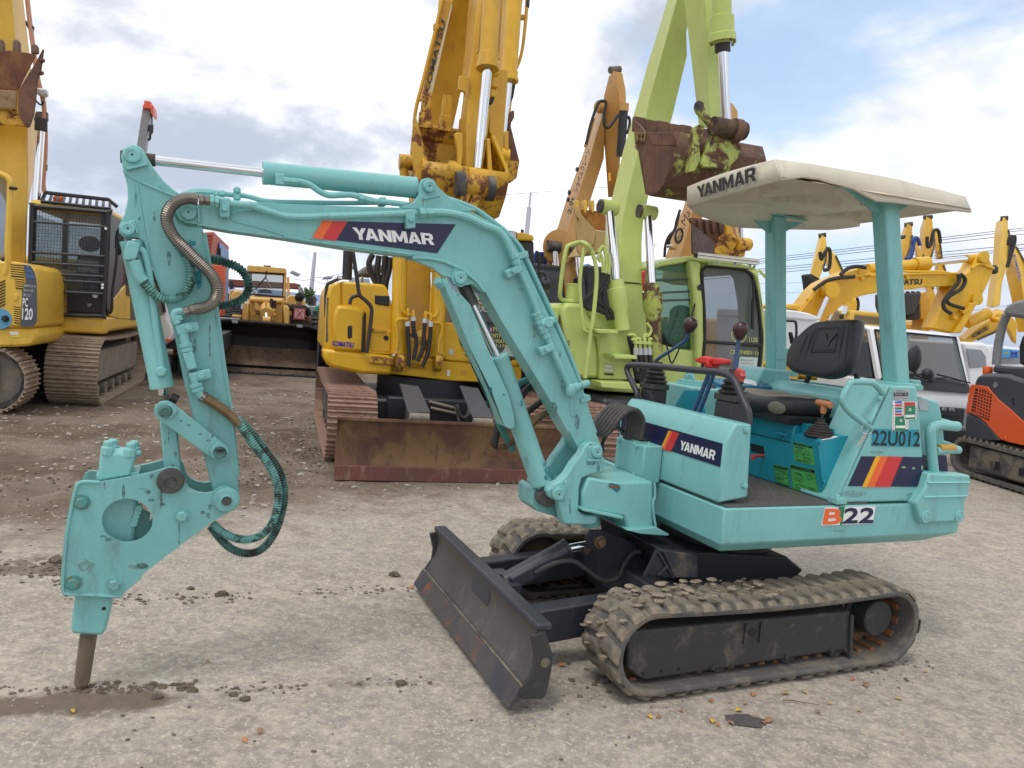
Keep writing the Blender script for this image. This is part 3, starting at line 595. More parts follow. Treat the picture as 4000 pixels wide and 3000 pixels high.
# ================================================================== house
FL = .822                                                          # platform floor
yn,yf = -.155,-1.345
c0 = Y.at('W6',1690,1420,1,yn); c1 = Y.at('W6',1690,1300,1,yn); c2 = Y.at('W6',1700,985,1,yn)
rb = Y.at('V3',800,1525,1,yn); rb2 = Y.at('V3',1190,1395,1,yn)
xf,xr = c1.x,-.40
def ring(x0,x1,y0,y1,z,ch=.0): return [V((x1,y0,z)),V((x1,y1,z)),V((x0,y1,z)),V((x0,y0,z))]
mb = MB().loft([ring(xr+.22,xf-.04,yn-.05,yf+.05,c0.z+.02),ring(xr,xf,yn,yf,c1.z),ring(xr,xf,yn,yf,FL-.01)])
# lower band drops to the corner line
body = part('house_frame',mb,TEAL,EX,.008)
# boom swing bracket (nose) : near side face traced, run to the far side
ns = [(622,757),(860,795),(1145,792),(1150,1165),(945,1190),(905,1075),(575,1015),(575,880)]
n0 = YP('W6',ns,-.545); nose = part('swing_nose',MB().prism(n0,[V((p.x,-.93,p.z)) for p in n0]),TEAL,EX,.012)
fl = YP('W6',[(575,1015),(905,1085),(915,1075),(600,1000)],-.53); part('nose_flange',MB().prism(YP('W6',[(572,1005),(905,1075),(900,1100),(572,1030)],-.515),[V((p.x,-.95,p.z)) for p in YP('W6',[(572,1005),(905,1075),(900,1100),(572,1030)],-.515)]),TEAL,nose,.004)
part('nose_foot',MB().prism(YP('W6',[(930,1185),(1170,1160),(1280,1220),(1260,1232),(1040,1215)],-.50),[V((p.x,-.95,p.z)) for p in YP('W6',[(930,1185),(1170,1160),(1280,1220),(1260,1232),(1040,1215)],-.50)]),TEAL,nose,.004)
part('weld_seam',MB().tube(spline(off(YP('W6',[(1150,800),(1155,900),(1140,960),(1145,1060),(1160,1150)],-.54),(0,.004,0)),5),.007,6),TEAL,nose)
ch_ = YP('W6',[(780,815),(800,800),(870,815),(880,850),(850,880),(815,850)],-.5435)
part('paint_chip',MB().prism(ch_,off(ch_,(0,.0006,0))),plain('old_blue_paint',(.01,.18,.24),.5),nose); ch_ = YP('W6',[(775,825),(865,822),(870,845),(790,840)],-.5425); part('rust_spot',MB().prism(ch_,off(ch_,(0,.0006,0))),plain('chip_rust',(.24,.08,.025),.8,0,.5,60),nose)
# floor plate with raised tread
mb = MB().box(.30,xf-.02,yf+.02,yn-.012,FL-.008,FL); fl_ = part('floor_plate',mb,plain('worn_floor',(.14,.125,.115),.55,.4,.3,9),EX)
mb = MB()
for i in range(30):
    for j in range(22):
        x = .62+i*.02; y = -.20-j*.03
        if x > 1.03: continue
        a_ = .78 if (i+j) % 2 else -.78; mb.obox((x,y,FL+.001),((math.cos(a_),math.sin(a_),0),(-math.sin(a_),math.cos(a_),0),(0,0,1)),(.010,.0028,.0018))
o = part('tread_pattern',mb,plain('tread_steel',(.19,.17,.155),.45,.5,.3,9),fl_); o['kind'] = 'stuff'
# ---- front cover
cA = Y.at('W6',1670,982,1,-.20); cB = Y.at('W6',1690,470,1,-.20); cC = Y.at('W6',1820,322,1,-.20); cD = Y.at('W6',1943,325,1,-.20); cE = Y.at('W6',1908,945,1,-.20)
pr = [V((cA.x,0,FL+.004)),V((cA.x,0,cB.z)),V((cC.x,0,cD.z+.002)),V((cD.x,0,cD.z)),V((cE.x,0,FL+.03))]
cov = part('front_cover',MB().prism([V((p.x,-.20,p.z)) for p in pr],[V((p.x,-1.14,p.z)) for p in pr]),TEAL,EX,.010)
for px in ((1900,375),(1882,822)): bolt(cov,Y.at('W6',*px,1,-.198),(0,1,0),.014,.012)
xp = cA.x+.0015
def FX(z,pts,x): return Y.pts(z,pts,0,x)
dk = FX('W6',[(1060,325),(1680,475),(1665,665),(1060,505)],xp)
zt,zb = dk[1].z,dk[2].z
yl = Y.at('W6',860,300,0,xp).y
dstrip = decal('decal',[V((xp,-.213,zb)),V((xp,-.213,zt)),V((xp,-1.12,zt)),V((xp,-1.12,zb))],NAVY,cov,.0012,V((1,0,0)))
def stripe(parent,z,quad,mat,ax,val,nrm):
    c = Y.pts(z,quad,ax,val); return decal('stripe',c,mat,parent,.0008,V(nrm))
for q,m in (([(1270,378),(1283,380),(1215,530),(1202,527)],YELV),([(1283,380),(1303,383),(1235,535),(1215,530)],ORANGE),([(1303,383),(1355,398),(1288,548),(1235,535)],REDV)): stripe(dstrip,'W6',q,m,0,xp+.0013,(1,0,0))
o_ = Y.at('W6',1362,530,0,xp+.0015); e_ = Y.at('W6',1645,595,0,xp+.0015); u_ = Y.at('W6',1362,455,0,xp+.0015)
lettering('YANMAR',V((xp+.0016,o_.y,o_.z)),V((0,e_.y-o_.y,0)),V((0,0,u_.z-o_.z)),WHITE,dstrip,.025,0.12,.001)
# ---- hose distribution box
bxF = FX('W6',[(835,420),(1150,470),(1110,790),(830,655)],xp+.115)
yb0 = Y.at('W6',1065,600,0,xp+.12).y; yb1 = Y.at('W6',835,560,0,xp+.12).y; zb1 = Y.at('W6',1010,480,0,xp+.12).z; zb0 = FL+.02
dbx = part('hose_box',MB().box(xp+.003,xp+.12,yb1,yb0,zb0-.03,zb1),TEAL,EX,.008)
for px in ((872,455),(1013,500),(855,672),(992,728)): bolt(dbx,Y.at('W6',*px,0,xp+.121),(1,0,0),.011,.011)
bolt(dbx,V((xp+.06,yb0-.05,zb1)),(0,0,1),.009,.008); bolt(dbx,V((xp+.06,yb1+.03,zb1)),(0,0,1),.009,.008)
part('gland_plate',MB().box(xp+.03,xp+.105,yb1+.05,yb0-.08,zb1,zb1+.008),TEALD,dbx,.002); part('gland_rubber',MB().box(xp+.038,xp+.098,yb1+.055,yb0-.085,zb1+.008,zb1+.022),HOSE,dbx,.004)
hA = [(920,405),(940,320),(932,245),(893,185),(842,170),(775,195),(715,250),(672,305),(645,345)]
hB = [(1045,438),(1062,340),(1052,268),(1012,216),(955,212),(885,262),(815,345),(745,412),(650,395)]
for k in range(6):
    u = k/5; y_ = yb1+.075+(yb0-yb1-.18)*u; mpts = []
    for i,(p,q) in enumerate(zip(hA,hB)):
        w = 1-.0*i; yy = y_+(-.665-y_)*max(0,(i-4)/4)+(-.012*k)*max(0,(i-4)/4); mpts.append(Y.at('W6',p[0]+(q[0]-p[0])*u,p[1]+(q[1]-p[1])*u,1,yy))
    part('hose',hose([V((mpts[0].x,y_,zb1+.005))]+mpts,.0142,0,k=8),HOSEG,dbx)
part('hose',hose([V((xp+.1,yb1+.03,zb1+.03)),Y.at('W6',850,350,1,-.75),Y.at('W6',780,400,1,-.76),Y.at('W6',735,470,1,-.78),Y.at('W6',735,540,1,-.8)],.010),HOSE,dbx)
# ---- seat box and consoles
sA = Y.at('V2',1405,1648,2,FL+.002); sx = sA.x
sbT = Y.at('V2',1340,1012,0,sx).z
yin = Y.at('V2',1100,960,0,sx).y
side = [V((sx,0,FL)),V((sx,0,sbT)),Y.at('V2',1850,930,1,sA.y),Y.at('V2',1470,1640,1,sA.y)]
side = [V((p.x,0,p.z)) for p in side]; side[3].z = FL; ctop = lambda x: sbT+(side[2].z-sbT)*(sx-x)/(sx-side[2].x)
con = part('side_console',MB().prism([V((p.x,sA.y,p.z)) for p in side],[V((p.x,yin,p.z)) for p in side]),CYAN,EX,.006)
for px in ((1380,1032),(1748,958),(1432,1465)): bolt(con,Y.at('V2',*px,1,sA.y+.001),(0,1,0),.012,.01,CYAN)
pp = YP('V2',[(1362,1030),(1835,945),(1480,1560),(1420,1560)],sA.y+.0005); part('cover_panel',MB().prism(pp,off(pp,(0,.003,0))),CYAN,con,.001)
zt2 = Y.at('V2',880,800,0,sx-.01).z
sbox = part('seat_box',MB().box(.10,sx-.004,-1.26,yin-.002,FL,zt2),CYAN,EX,.008)
part('lid_seam',MB().box(sx-.006,sx-.002,-1.25,yin-.01,zt2-.105,zt2-.100),INK,sbox)
hz = Y.pts('V2',[(930,945),(1040,970)],0,sx+.006); part('hinge',MB().tube(hz,.010,8),CYAN,sbox)
for px in ((968,1000),(1025,1012)):
    q = Y.at('V2',*px,0,sx+.002); part('hook',MB().tube([q+V((.004,math.cos(t)*.013,math.sin(t)*.013)) for t in [i*.5 for i in range(9)]],.003,5),CYAN,sbox)
sl = Y.pts('V2',[(645,1055),(780,1085),(792,1172),(650,1140)],0,sx-.003); part('slot',MB().prism(sl,off(sl,(.002,0,0))),INK,sbox)
q = Y.at('V2',655,1195,0,sx+.10); part('red_lever',MB().tube([q+V((-.1,-.02,0)),q+V((0,.0,0)),q+V((.02,.035,-.008))],.009,8),REDP,sbox)
def plc(pts,title,art):
    c = Y.pts('V2',pts,0,sx+.0012); l = decal('label',c,PLGREEN,con,.0008,V((1,0,0))); nn = V((.0012,0,0))
    ex,ey = c[1]-c[0],c[3]-c[0]
    g = lambda u,v: c[0]+ex*u+ey*v+(c[2]-c[1]-ey)*(u*v)+nn
    part('title_bar',MB().prism([g(.02,.02),g(.98,.02),g(.98,.13),g(.02,.13)],off([g(.02,.02),g(.98,.02),g(.98,.13),g(.02,.13)],(.0004,0,0))),INK,l)
    lettering(title,g(.15,.115)+nn*.5,ex*.7,-ey*.08,PLGREEN,l,.0,0,.0003)
    for ln in art: part('print_line',MB().tube([g(u,v)+nn*.2 for u,v in ln],.0011,4),INK,l)
def rc(u0,v0,u1,v1): return [(u0,v0),(u1,v0),(u1,v1),(u0,v1),(u0,v0)]
exc = [[(.12,.62),(.22,.36),(.42,.34),(.5,.55),(.46,.62),(.24,.42),(.2,.66)],[(.18,.66),(.25,.72),(.16,.74),(.12,.66)],rc(.5,.5,.82,.68),[(.5,.8),(.45,.74),(.5,.7),(.85,.7),(.9,.75),(.85,.8),(.5,.8)],[(.55,.5),(.6,.34),(.78,.34),(.8,.5)],[(.08,.2),(.6,.2)],[(.08,.25),(.5,.25)],[(.1,.88),(.6,.88)],[(.1,.92),(.8,.92)],[(.06,.5),(.12,.6)]]
plc([(1100,1040),(1312,1085),(1335,1302),(1118,1245)],'グリースの注入箇所',exc)
oil = [[(.18,.30),(.42,.30),(.48,.42),(.42,.58),(.16,.56),(.18,.30)],rc(.25,.34,.40,.50),[(.6,.25),(.92,.25)],[(.6,.33),(.92,.33)],[(.6,.41),(.85,.41)],[(.15,.80),(.3,.72),(.5,.76),(.55,.86),(.2,.88),(.15,.8)],[(.62,.75),(.9,.75)],[(.62,.8),(.9,.8)],[(.62,.85),(.9,.85)],[(.62,.9),(.88,.9)],rc(.03,.15,.97,.97)]
plc([(1068,1280),(1338,1340),(1385,1632),(1090,1550)],'オイル 水の注入箇所',oil)
plc([(892,1282),(1045,1318),(1062,1522),(915,1478)],'操作方法',[[(.1,.25),(.3,.2),(.6,.25),(.8,.2)],[(.1,.3),(.5,.3),(.85,.3)],rc(.62,.4,.92,.6),[(.1,.52),(.25,.42),(.45,.5),(.5,.6),(.12,.6),(.1,.52)],[(.1,.7),(.6,.7)],[(.1,.76),(.55,.76)],[(.1,.9),(.6,.9)],rc(.03,.15,.97,.97)])
# console top lever with ribbed boot
zc = sbT
q = Y.at('V2',1390,945,1,-.385); zc = ctop(q.x)-.004; q.z = zc; bo = part('lever_boot',MB().lathe((q.x,q.y,zc),(0,0,1),[(.080,0),(.080,.006),(.070,.010),(.074,.018),(.060,.022),(.064,.031),(.051,.035),(.054,.044),(.041,.048),(.044,.057),(.031,.061),(.034,.070),(.020,.075),(.02,.09),(.001,.091)],20),plain('boot_rubber',(.055,.042,.036),.7,0,.2,20),con)
part('lever_rod',MB().cyl((q.x,q.y,zc+.08),(q.x-.005,q.y,zc+.13),.008,seg=10),HOSE,bo)
part('lever_handle',MB().lathe((q.x-.005,q.y,zc+.12),(0,0,1),[(.001,0),(.014,0),(.017,.03),(.014,.045),(.001,.046)],12).tube([(q.x-.005,q.y+.048,zc+.172),(q.x-.005,q.y-.048,zc+.176)],.019,12),ORKNOB,bo,.004)
q2 = [V((p.x,p.y,ctop(p.x)+.001)) for p in Y.pts('V2',[(1360,985),(1545,925),(1552,935),(1370,998)],1,-.32)]; q2 = [q2[0],q2[1],q2[1]+V((0,.03,0)),q2[0]+V((0,.03,0))]; part('lever_plate',MB().prism(q2,off(q2,(0,0,.001))),WHITE,con)
# raised console step between seat box and console
rc_ = Y.pts('V2',[(1110,870),(1130,965)],0,sx-.03)
part('lid_flap',MB().box(.32,sx-.05,yin+.0,yin+.05,zc+.0005,zc+.05),CYAN,con,.003)
part('hinge_tab',MB().box(.40,.408,sA.y-.13,sA.y-.08,zc,zc+.045),CYAN,con,.003)
# ---- seat
sq = [(150,640),(160,590),(190,535),(265,455),(335,422),(450,412),(585,409),(612,430),(620,520),(617,660),(600,735),(560,785),(490,806),(400,798),(255,770),(185,735),(158,695)]
bk = Y.pts('W5',sq,0,.10); cb = sum(bk,V())/len(bk)
lean = lambda p,d,s: V((p.x-(p.z-cb.z)*.22+d,cb.y-.03+(p.y-cb.y)*s*.90,cb.z+(p.z-cb.z)*s))
sb_ = spline(bk,3,True)
seat = part('seat',MB().loft([[lean(p,d,s) for p in sb_] for d,s in ((.045,.80),(.040,.92),(.022,.985),(-.015,1.0),(-.045,.97),(-.06,.86))]),SEATV,EX,0,60)
# embossed panel on the backrest
pn = Y.pts('W5',[(310,470),(478,462),(470,625),(305,628)],0,.145); pn = [lean(p,0.045-.045+.004,1) for p in pn]
part('embossed_panel',MB().tube(pn,.0025,6,closed=True),SEATV,seat)
yb = [[(340,500),(385,500),(405,545),(430,498),(470,498),(425,560),(425,585),(385,587),(385,560)]]
for g_ in yb:
    g2 = [lean(p,-.0005,1) for p in Y.pts('W5',g_,0,.145)]; part('embossed_emblem',MB().prism(g2,off(g2,(.003,0,0))),SEATV,seat,.001)
o_,e_ = [lean(p,.004,1) for p in Y.pts('W5',[(315,625),(445,620)],0,.145)]; lettering('YANMAR',o_,e_-o_,V((-.004,0,.018)),plain('vinyl_letter',(.032,.032,.034),.6),seat,.01)
for k in range(4):
    l0 = Y.pts('W5',[[(250,500),(205,700)],[(285,480),(262,715)],[(505,440),(525,770)],[(545,440),(572,760)]][k],0,.145); part('seat_seam',MB().tube([lean(p,.002,.97) for p in l0],.0022,5),SEATV,seat)
# cushion
zs = Y.at('V2',930,700,0,.62).z
cu = [(.56,-1.06),(.60,-.86),(.60,-.70),(.55,-.58),(.38,-.54),(.18,-.54),(.06,-.58),(.02,-.80),(.06,-1.02),(.22,-1.10),(.40,-1.11)]
cs = spline([V((x,y,0)) for x,y in cu],4,True); cc = sum(cs,V())/len(cs); zs = 1.205
def cr_(s,z,sad=0): return [V((cc.x+(p.x-cc.x)*s,cc.y+(p.y-cc.y)*s,z+sad*(((p.y-cc.y)/.3)**2)*.035-sad*.03*(1-abs(p.x-.3)/.5))) for p in cs]
cush = part('seat_cushion',MB().loft([cr_(.93,zs),cr_(1.0,zs+.03),cr_(1.0,zs+.075,.6),cr_(.93,zs+.10,1),cr_(.6,zs+.10,1),cr_(.1,zs+.085,.6)]),SEATV,seat,0,60)
part('seat_pad',MB().loft([[V((cc.x+(p.x-cc.x)*s,cc.y+(p.y-cc.y)*s*.9,zs+.092+h+(((p.y-cc.y)/.3)**2)*.032-.028*(1-abs(p.x-.3)/.5))) for p in cs] for s,h in ((.72,.0),(.70,.012),(.5,.014),(.1,.008))]),SEATG,cush,0,60)
fp = Y.at('V2',850,625,0,.66); part('seat_patch',MB().blob((.592,fp.y-.02,zs+.045),.012,.07,.036,0,2),plain('worn_vinyl',(.17,.165,.115),.55),cush)
part('seat_rail',MB().box(.22,.58,-1.0,-.50,zt2,zs+.01),INK,seat,.004)
lf = Y.pts('V2',[(1285,340),(1180,540)],0,.03); part('back_strut',MB().cyl(lf[0]+V((0,0,.03)),lf[1],.016,seg=10),SEATV,seat)
rt = Y.pts('V2',[(1790,300),(1795,450),(1800,620),(1770,690),(1700,710)],0,.0); part('back_strut',MB().tube(spline(rt,5),.017,10),SEATV,seat)
# ---- control stands, levers, bail
def stand(z,quad,xpl,dep,nm='control_stand'):
    c = Y.pts(z,quad,0,xpl); y0 = c[0].y; y1 = c[1].y; z1 = max(p.z for p in c)-.004; z0 = cD.z-.10
    o = part(nm,MB().box(xpl-dep,xpl,y0,y1,z0,z1-.035),plain('stand_plastic',(.032,.031,.034),.5,0,.2,20),EX,.012)
    part('stand_cap',MB().box(xpl-dep-.006,xpl+.006,y0-.006,y1+.006,z1-.035,z1),plain('stand_cap_plastic',(.05,.046,.042),.55,0,.2,20),o,.006); return o,(y0+y1)/2,z1
xs = cD.x-.03
stL,yL,zL = stand('V1',[(765,720),(915,745),(900,1040),(740,980)],xs,.105)
stR,yR,zR = stand('V1',[(1645,850),(1850,880),(1850,1210),(1640,1150)],xs+.0,.105)
bolt(stL,Y.at('V1',905,845,0,xs+.001),(1,0,0),.008,.006,HOSE)
def boot(st,y,z,w=.062):
    pr_ = []
    for k in range(4): r_ = w*(1-.14*k); pr_ += [(r_*.78,.026*k),(r_,.026*k+.012),(r_*.78,.026*k+.022)]
    pr_ += [(w*.42,.108),(w*.36,.13),(.001,.131)]
    part('bellows',MB().lathe((xs-.05,y,z),(0,0,1),pr_,24),plain('bellows_rubber',(.03,.027,.024),.65,0,.2,20),st)
boot(stL,yL+.012,zL,.075); boot(stR,yR,zR,.075)
lev = Y.pts('V1',[(940,560),(945,490),(970,455),(1100,370),(1250,275),(1300,215),(1320,150)],0,xs-.05)
part('lever_rod',MB().tube([lev[0]+V((0,0,-.06))]+spline(lev,4),.0105,10),BLUEROD,stL)
def knob(st,p,d):
    d = V(d).normalized(); part('lever_knob',MB().lathe(V(p)-d*.005,d,[(.010,0),(.016,.004),(.030,.025),(.038,.05),(.038,.068),(.028,.086),(.012,.094),(.001,.096)],20),KNOB,st)
knob(stL,lev[-1],lev[-1]-lev[-2])
rv = Y.pts('V1',[(1885,720),(1880,560),(1895,400),(1920,225)],0,xs-.05); part('lever_rod',MB().tube(spline(rv,4),.0115,10),BLUEROD,stR); knob(stR,rv[-1],rv[-1]-rv[-2])
q = Y.at('V1',1930,655,0,xs-.05); mb = MB(); ring_ = []
for i in range(28): r_ = .034+.004*math.cos(i*2*math.pi/28*7); ring_.append(V((0,math.cos(i*2*math.pi/28)*r_,math.sin(i*2*math.pi/28)*r_)))
part('red_hand_knob',MB().loft([[p*s+q+V((x,0,0)) for p in ring_] for x,s in ((-.012,.9),(-.006,1),(.012,1),(.018,.85),(.019,.3))]),plain('worn_red',(.50,.07,.06),.45,0,.2,30),stR)
bail = Y.pts('V1',[(2035,1230),(2030,1090),(1960,930),(1890,760),(1850,690),(1770,640),(1650,612),(1400,590),(1100,560),(800,535),(660,530),(610,545),(605,600),(640,690),(715,850),(728,930),(728,1010)],0,xs+.03)
part('bail_tube',MB().tube(spline(bail,4),.0185,12),plain('bail_paint',(.032,.031,.040),.4,0,.25,20),EX)
cbp = Y.pts('V1',[(755,800),(745,860),(765,920),(775,985)],0,xs+.035); part('cable',MB().tube(spline(cbp,4),.006,6),HOSE,EX)
for a_,b2,th in (((1375,1105),(1560,640),0),((1440,1112),(1615,655),0)):
    l0 = Y.pts('V1',[a_,((a_[0]+b2[0])/2-5,(a_[1]+b2[1])/2+25),(b2[0]-22,b2[1]+60),b2,(b2[0]+3,b2[1]-90)],0,xs-.02); part('pedal_lever',MB().tube(spline(l0,5),.012,10),BLUEROD,EX)
def tee(z,pts,stem,xpl):
    c = Y.pts(z,pts,0,xpl); s_ = Y.pts(z,stem,0,xpl)
    part('travel_handle',MB().loft([[c[0]+V((a*.9*r_,0,b*r_)) for a,b in ((.8,.5),(.8,-.5),(-.8,-.5),(-.8,.5))] for r_ in (.02,)]+[[p+V((a*r_,0,b*r_)) for a,b in ((.8,.6),(.8,-.6),(-.8,-.6),(-.8,.6))] for p,r_ in zip(c[1:],(.034,.034,.02))]).loft([[s_[i]+V((a*w_,b*w_,0)) for a,b in ((1,1),(1,-1),(-1,-1),(-1,1))] for i,w_ in ((0,.024),(1,.018))]),REDP,EX,.008)
tee('V1',[(1425,470),(1530,475),(1560,475),(1600,478)],[(1560,480),(1565,565)],xs-.02); tee('V1',[(1600,490),(1640,490),(1690,492),(1805,495)],[(1630,490),(1635,572)],xs-.05)
# ---- far side tank, instrument panel
tq = Y.pts('V1',[(1110,790),(1485,810),(1480,1120),(1080,1060)],0,xs-.22); tz1 = tq[1].z; ty0,ty1 = tq[1].y,-1.33
tk = part('hydraulic_tank',MB().prism([V((xs-.22,ty0+.0,FL)),V((xs-.22,ty0,tz1)),V((xs-.22,ty1,tz1)),V((xs-.22,ty1,FL))],[V((xs-.62,ty0,FL)),V((xs-.62,ty0,tz1)),V((xs-.62,ty1,tz1)),V((xs-.62,ty1,FL))]),TEAL,EX,.01)
tri = Y.pts('V1',[(1275,830),(1485,835),(1530,1120),(1140,1060)],0,xs-.218); part('painted_panel',MB().prism(tri,off(tri,(.0012,0,0))),CYAN,tk)
q = Y.at('V1',1330,790,0,xs-.32); part('tank_flange',MB().lathe((xs-.34,q.y,tz1-.002),(0,0,1),[(.095,0),(.095,.012),(.088,.014),(.088,.03),(.05,.031),(.001,.031)],24),TEAL,tk)
part('tank_cap',MB().lathe((xs-.34,q.y-.035,tz1+.028),(0,0,1),[(.034,0),(.034,.03),(.022,.032),(.022,.05),(.001,.05)],16),TEALD,tk); part('tank_handle',MB().tube([V((xs-.30,q.y+.035+.035*math.cos(t),tz1+.03+.035*math.sin(t))) for t in [i*math.pi/10 for i in range(11)]],.005,6),TEAL,tk)
ip = Y.pts('V2',[(262,350),(560,360),(920,420),(700,450),(330,470)],2,zs_ip) if False else None
px0 = Y.at('V2',270,360,1,-1.10); px1 = Y.at('V2',930,430,1,-1.10)
pa = part('instrument_panel',MB().prism([V((px0.x,-1.02,px0.z-.10)),V((px0.x,-1.02,px0.z-.03)),V((px1.x,-1.02,px1.z)),V((px1.x,-1.02,px0.z-.2))],[V((px0.x,-1.2,px0.z-.10)),V((px0.x,-1.2,px0.z)),V((px1.x,-1.2,px1.z+.03)),V((px1.x,-1.2,px0.z-.2))]),paint('panel_blue',(.03,.16,.27),.4,.08,.1),EX,.006)
part('panel_base',MB().box(px1.x,px0.x-.004,-1.25,-1.03,FL,px0.z-.09),CYAN,pa,.005)
q = Y.at('V2',225,560,1,-1.02); part('lever_boot',MB().lathe(q+V((.0,0,-.045)),(.15,.1,1),[(.05,-.02),(.05,0),(.042,.006),(.046,.016),(.036,.022),(.04,.033),(.03,.04),(.034,.052),(.022,.06),(.024,.075),(.001,.08)],16),plain('side_boot_rubber',(.05,.042,.038),.7),pa); part('side_knob',MB().lathe(q+V((.01,.0,.05)),(.8,.3,.4),[(.001,-.02),(.024,-.02),(.028,0),(.024,.02),(.001,.022)],14),HOSEG,pa)
part('toggle',MB().cyl(Y.at('V2',762,415,1,-1.08),Y.at('V2',764,378,1,-1.08),.005,seg=8),CHROME,pa); q = Y.at('V2',615,420,1,-1.08); part('gauge',MB().lathe(q,(.25,.35,.9),[(.05,0),(.052,.008),(.046,.010),(.001,.010)],24),WHITE,pa)
# ---- fenders / engine hood
hs = [(130,1128),(545,215),(600,122),(845,130),(868,330),(915,950),(915,1120)]
h0 = YP('V3',hs,yn-.012); h0[0].z = FL; h0[-1].z = FL; 
hood = part('side_fender',MB().prism(h0,[V((p.x,yn-.26,p.z)) for p in h0]),TEAL,EX,.012)
part('side_fender',MB().prism([V((p.x,yf+.012,p.z)) for p in h0],[V((p.x,yf+.26,p.z)) for p in h0]),TEAL,EX,.012)
hz_ = h0[2].z
part('front_flange',MB().prism(YP('V3',[(100,1130),(130,1130),(600,128),(570,122),(520,230)],yn-.03),[V((p.x,yn-.012,p.z)) for p in YP('V3',[(100,1130),(130,1130),(600,128),(570,122),(520,230)],yn-.03)]),TEAL,hood,.003)
eh = [V((h0[2].x-.02,0,FL)),V((h0[2].x-.02,0,hz_-.10)),V((h0[2].x-.08,0,hz_-.06)),V((h0[3].x,0,hz_-.06)),V((h0[4].x,0,FL))]
part('engine_hood',MB().prism([V((p.x,yn-.25,p.z)) for p in eh],[V((p.x,yf+.25,p.z)) for p in eh]),TEAL,EX,.01)
rh = YP('V3',[(850,215),(1040,262),(1068,420),(1115,880),(1115,1000),(880,1000)],yn-.10)
part('rear_hood',MB().prism(rh,[V((p.x,yf+.10,p.z)) for p in rh]),TEAL,EX,.012)
rb_ = YP('V3',[(885,725),(1098,728),(1113,878),(895,930)],yn-.097); part('decal',MB().prism(rb_,off(rb_,(0,.001,0))),NAVY,EX)
gp = YP('V3',[(850,240),(940,250),(942,340),(868,335)],yn-.097); part('grey_patch',MB().prism(gp,off(gp,(0,.001,0))),plain('primer_grey',(.36,.42,.43),.6),EX)
q = YP('V3',[(100,1100),(165,1108),(178,1138),(92,1135)],yn-.03); part('mount_foot',MB().box(min(p.x for p in q),max(p.x for p in q),yn-.05,yn+.015,FL,FL+.03),TEAL,hood,.003); bolt(hood,V((q[0].x*.5+q[1].x*.5,yn-.015,FL+.03)),(0,0,1),.012,.012)
for px in ((520,235),(435,430)): bolt(hood,Y.at('V3',*px,1,yn-.008),(0,1,0),.012,.01)
fd = YP('V3',[(365,735),(890,742),(905,1000),(248,992)],yn-.0105); fdd = decal('decal',fd,NAVY,hood,.001,V((0,1,0)))
for qd,m in (([(490,735),(530,735),(410,1000),(370,1000)],YELV),([(530,735),(592,736),(475,1000),(410,1000)],ORANGE),([(592,736),(720,740),(612,1000),(475,1000)],REDV)): stripe(fdd,'V3',qd,m,1,yn-.0093,(0,1,0))
nb = YP('V3',[(465,497),(862,505),(868,655),(450,648)],yn-.0105); nbb = decal('number_patch',nb,CYAN,hood,.0008,V((0,1,0)))
o_,e_,u_ = [Y.at('V3',*q,1,yn-.0095) for q in ((455,640),(868,652),(462,508))]; lettering('22U012',o_,e_-o_,u_-o_,INK,nbb,.012)
pl_ = YP('V3',[(640,158),(775,160),(768,250),(640,248)],yn-.0105); ply = decal('maker_plate',pl_,SILVER,hood,.001,V((0,1,0)))
ib = YP('V3',[(645,185),(770,186),(768,218),(645,217)],yn-.009); part('plate_bar',MB().prism(ib,off(ib,(0,.0004,0))),INK,ply)
o_,e_,u_ = [Y.at('V3',*q,1,yn-.0083) for q in ((652,213),(764,214),(652,190))]; lettering('東洋機工(有)',o_,e_-o_,u_-o_,SILVER,ply,.0,0,.0004)
for a_,b2,s_ in ((650,172,'土木建設機械リース'),(660,183,'販売の修理'),(645,244,'☎ (06) 561-代表0645-8')):
    o_,e_,u_ = [Y.at('V3',*q,1,yn-.009) for q in ((a_,b2),(768,b2+1),(a_,b2-9 if b2 < 240 else b2-18))]; lettering(s_,o_,e_-o_,u_-o_,INK,ply,0,0,.0004)
stk = decal('inspection_label',YP('V3',[(634,252),(735,262),(770,425),(768,522),(628,518)],yn-.0105),WHITE,hood,.0008,V((0,1,0)))
stk2 = decal('inspection_label',YP('V3',[(732,262),(846,264),(842,398),(830,420),(732,420)],yn-.0100),WHITE,hood,.0012,V((0,1,0)))
for i,m in enumerate((BLUEV,REDV,GREENV,BLUEV,REDV)):
    y0_ = 260+26*i; decal('colour_bar',YP('V3',[(655,y0_),(714,y0_),(714,y0_+19),(655,y0_+19)],yn-.0096),m,stk,.0005,V((0,1,0)))
gq = decal('colour_bar',YP('V3',[(655,390),(740,390),(745,515),(655,515)],yn-.0096),GREENV,stk,.0005,V((0,1,0))); decal('colour_bar',YP('V3',[(735,267),(828,268),(828,300),(735,380)],yn-.0086),REDV,stk2,.0005,V((0,1,0))); decal('colour_bar',YP('V3',[(745,298),(830,298),(830,415),(738,415)],yn-.0082),GREENV,stk2,.0005,V((0,1,0)))
decal('blank_field',YP('V3',[(660,470),(742,470),(742,492),(660,492)],yn-.0088),WHITE,stk,.0004,V((0,1,0))); decal('blank_field',YP('V3',[(742,378),(825,376),(825,398),(742,400)],yn-.0074),WHITE,stk2,.0004,V((0,1,0)))
for z_,s_,st__,l_ in (((690,438),(716,410),stk,'油'),((768,345),(796,316),stk2,'油')):
    o_ = Y.at('V3',z_[0],z_[1],1,yn-.0072); e_ = Y.at('V3',s_[0],z_[1],1,yn-.0072); u_ = Y.at('V3',z_[0],s_[1],1,yn-.0072); lettering(l_,o_,e_-o_,u_-o_,WHITE,st__,.01,0,.0005)
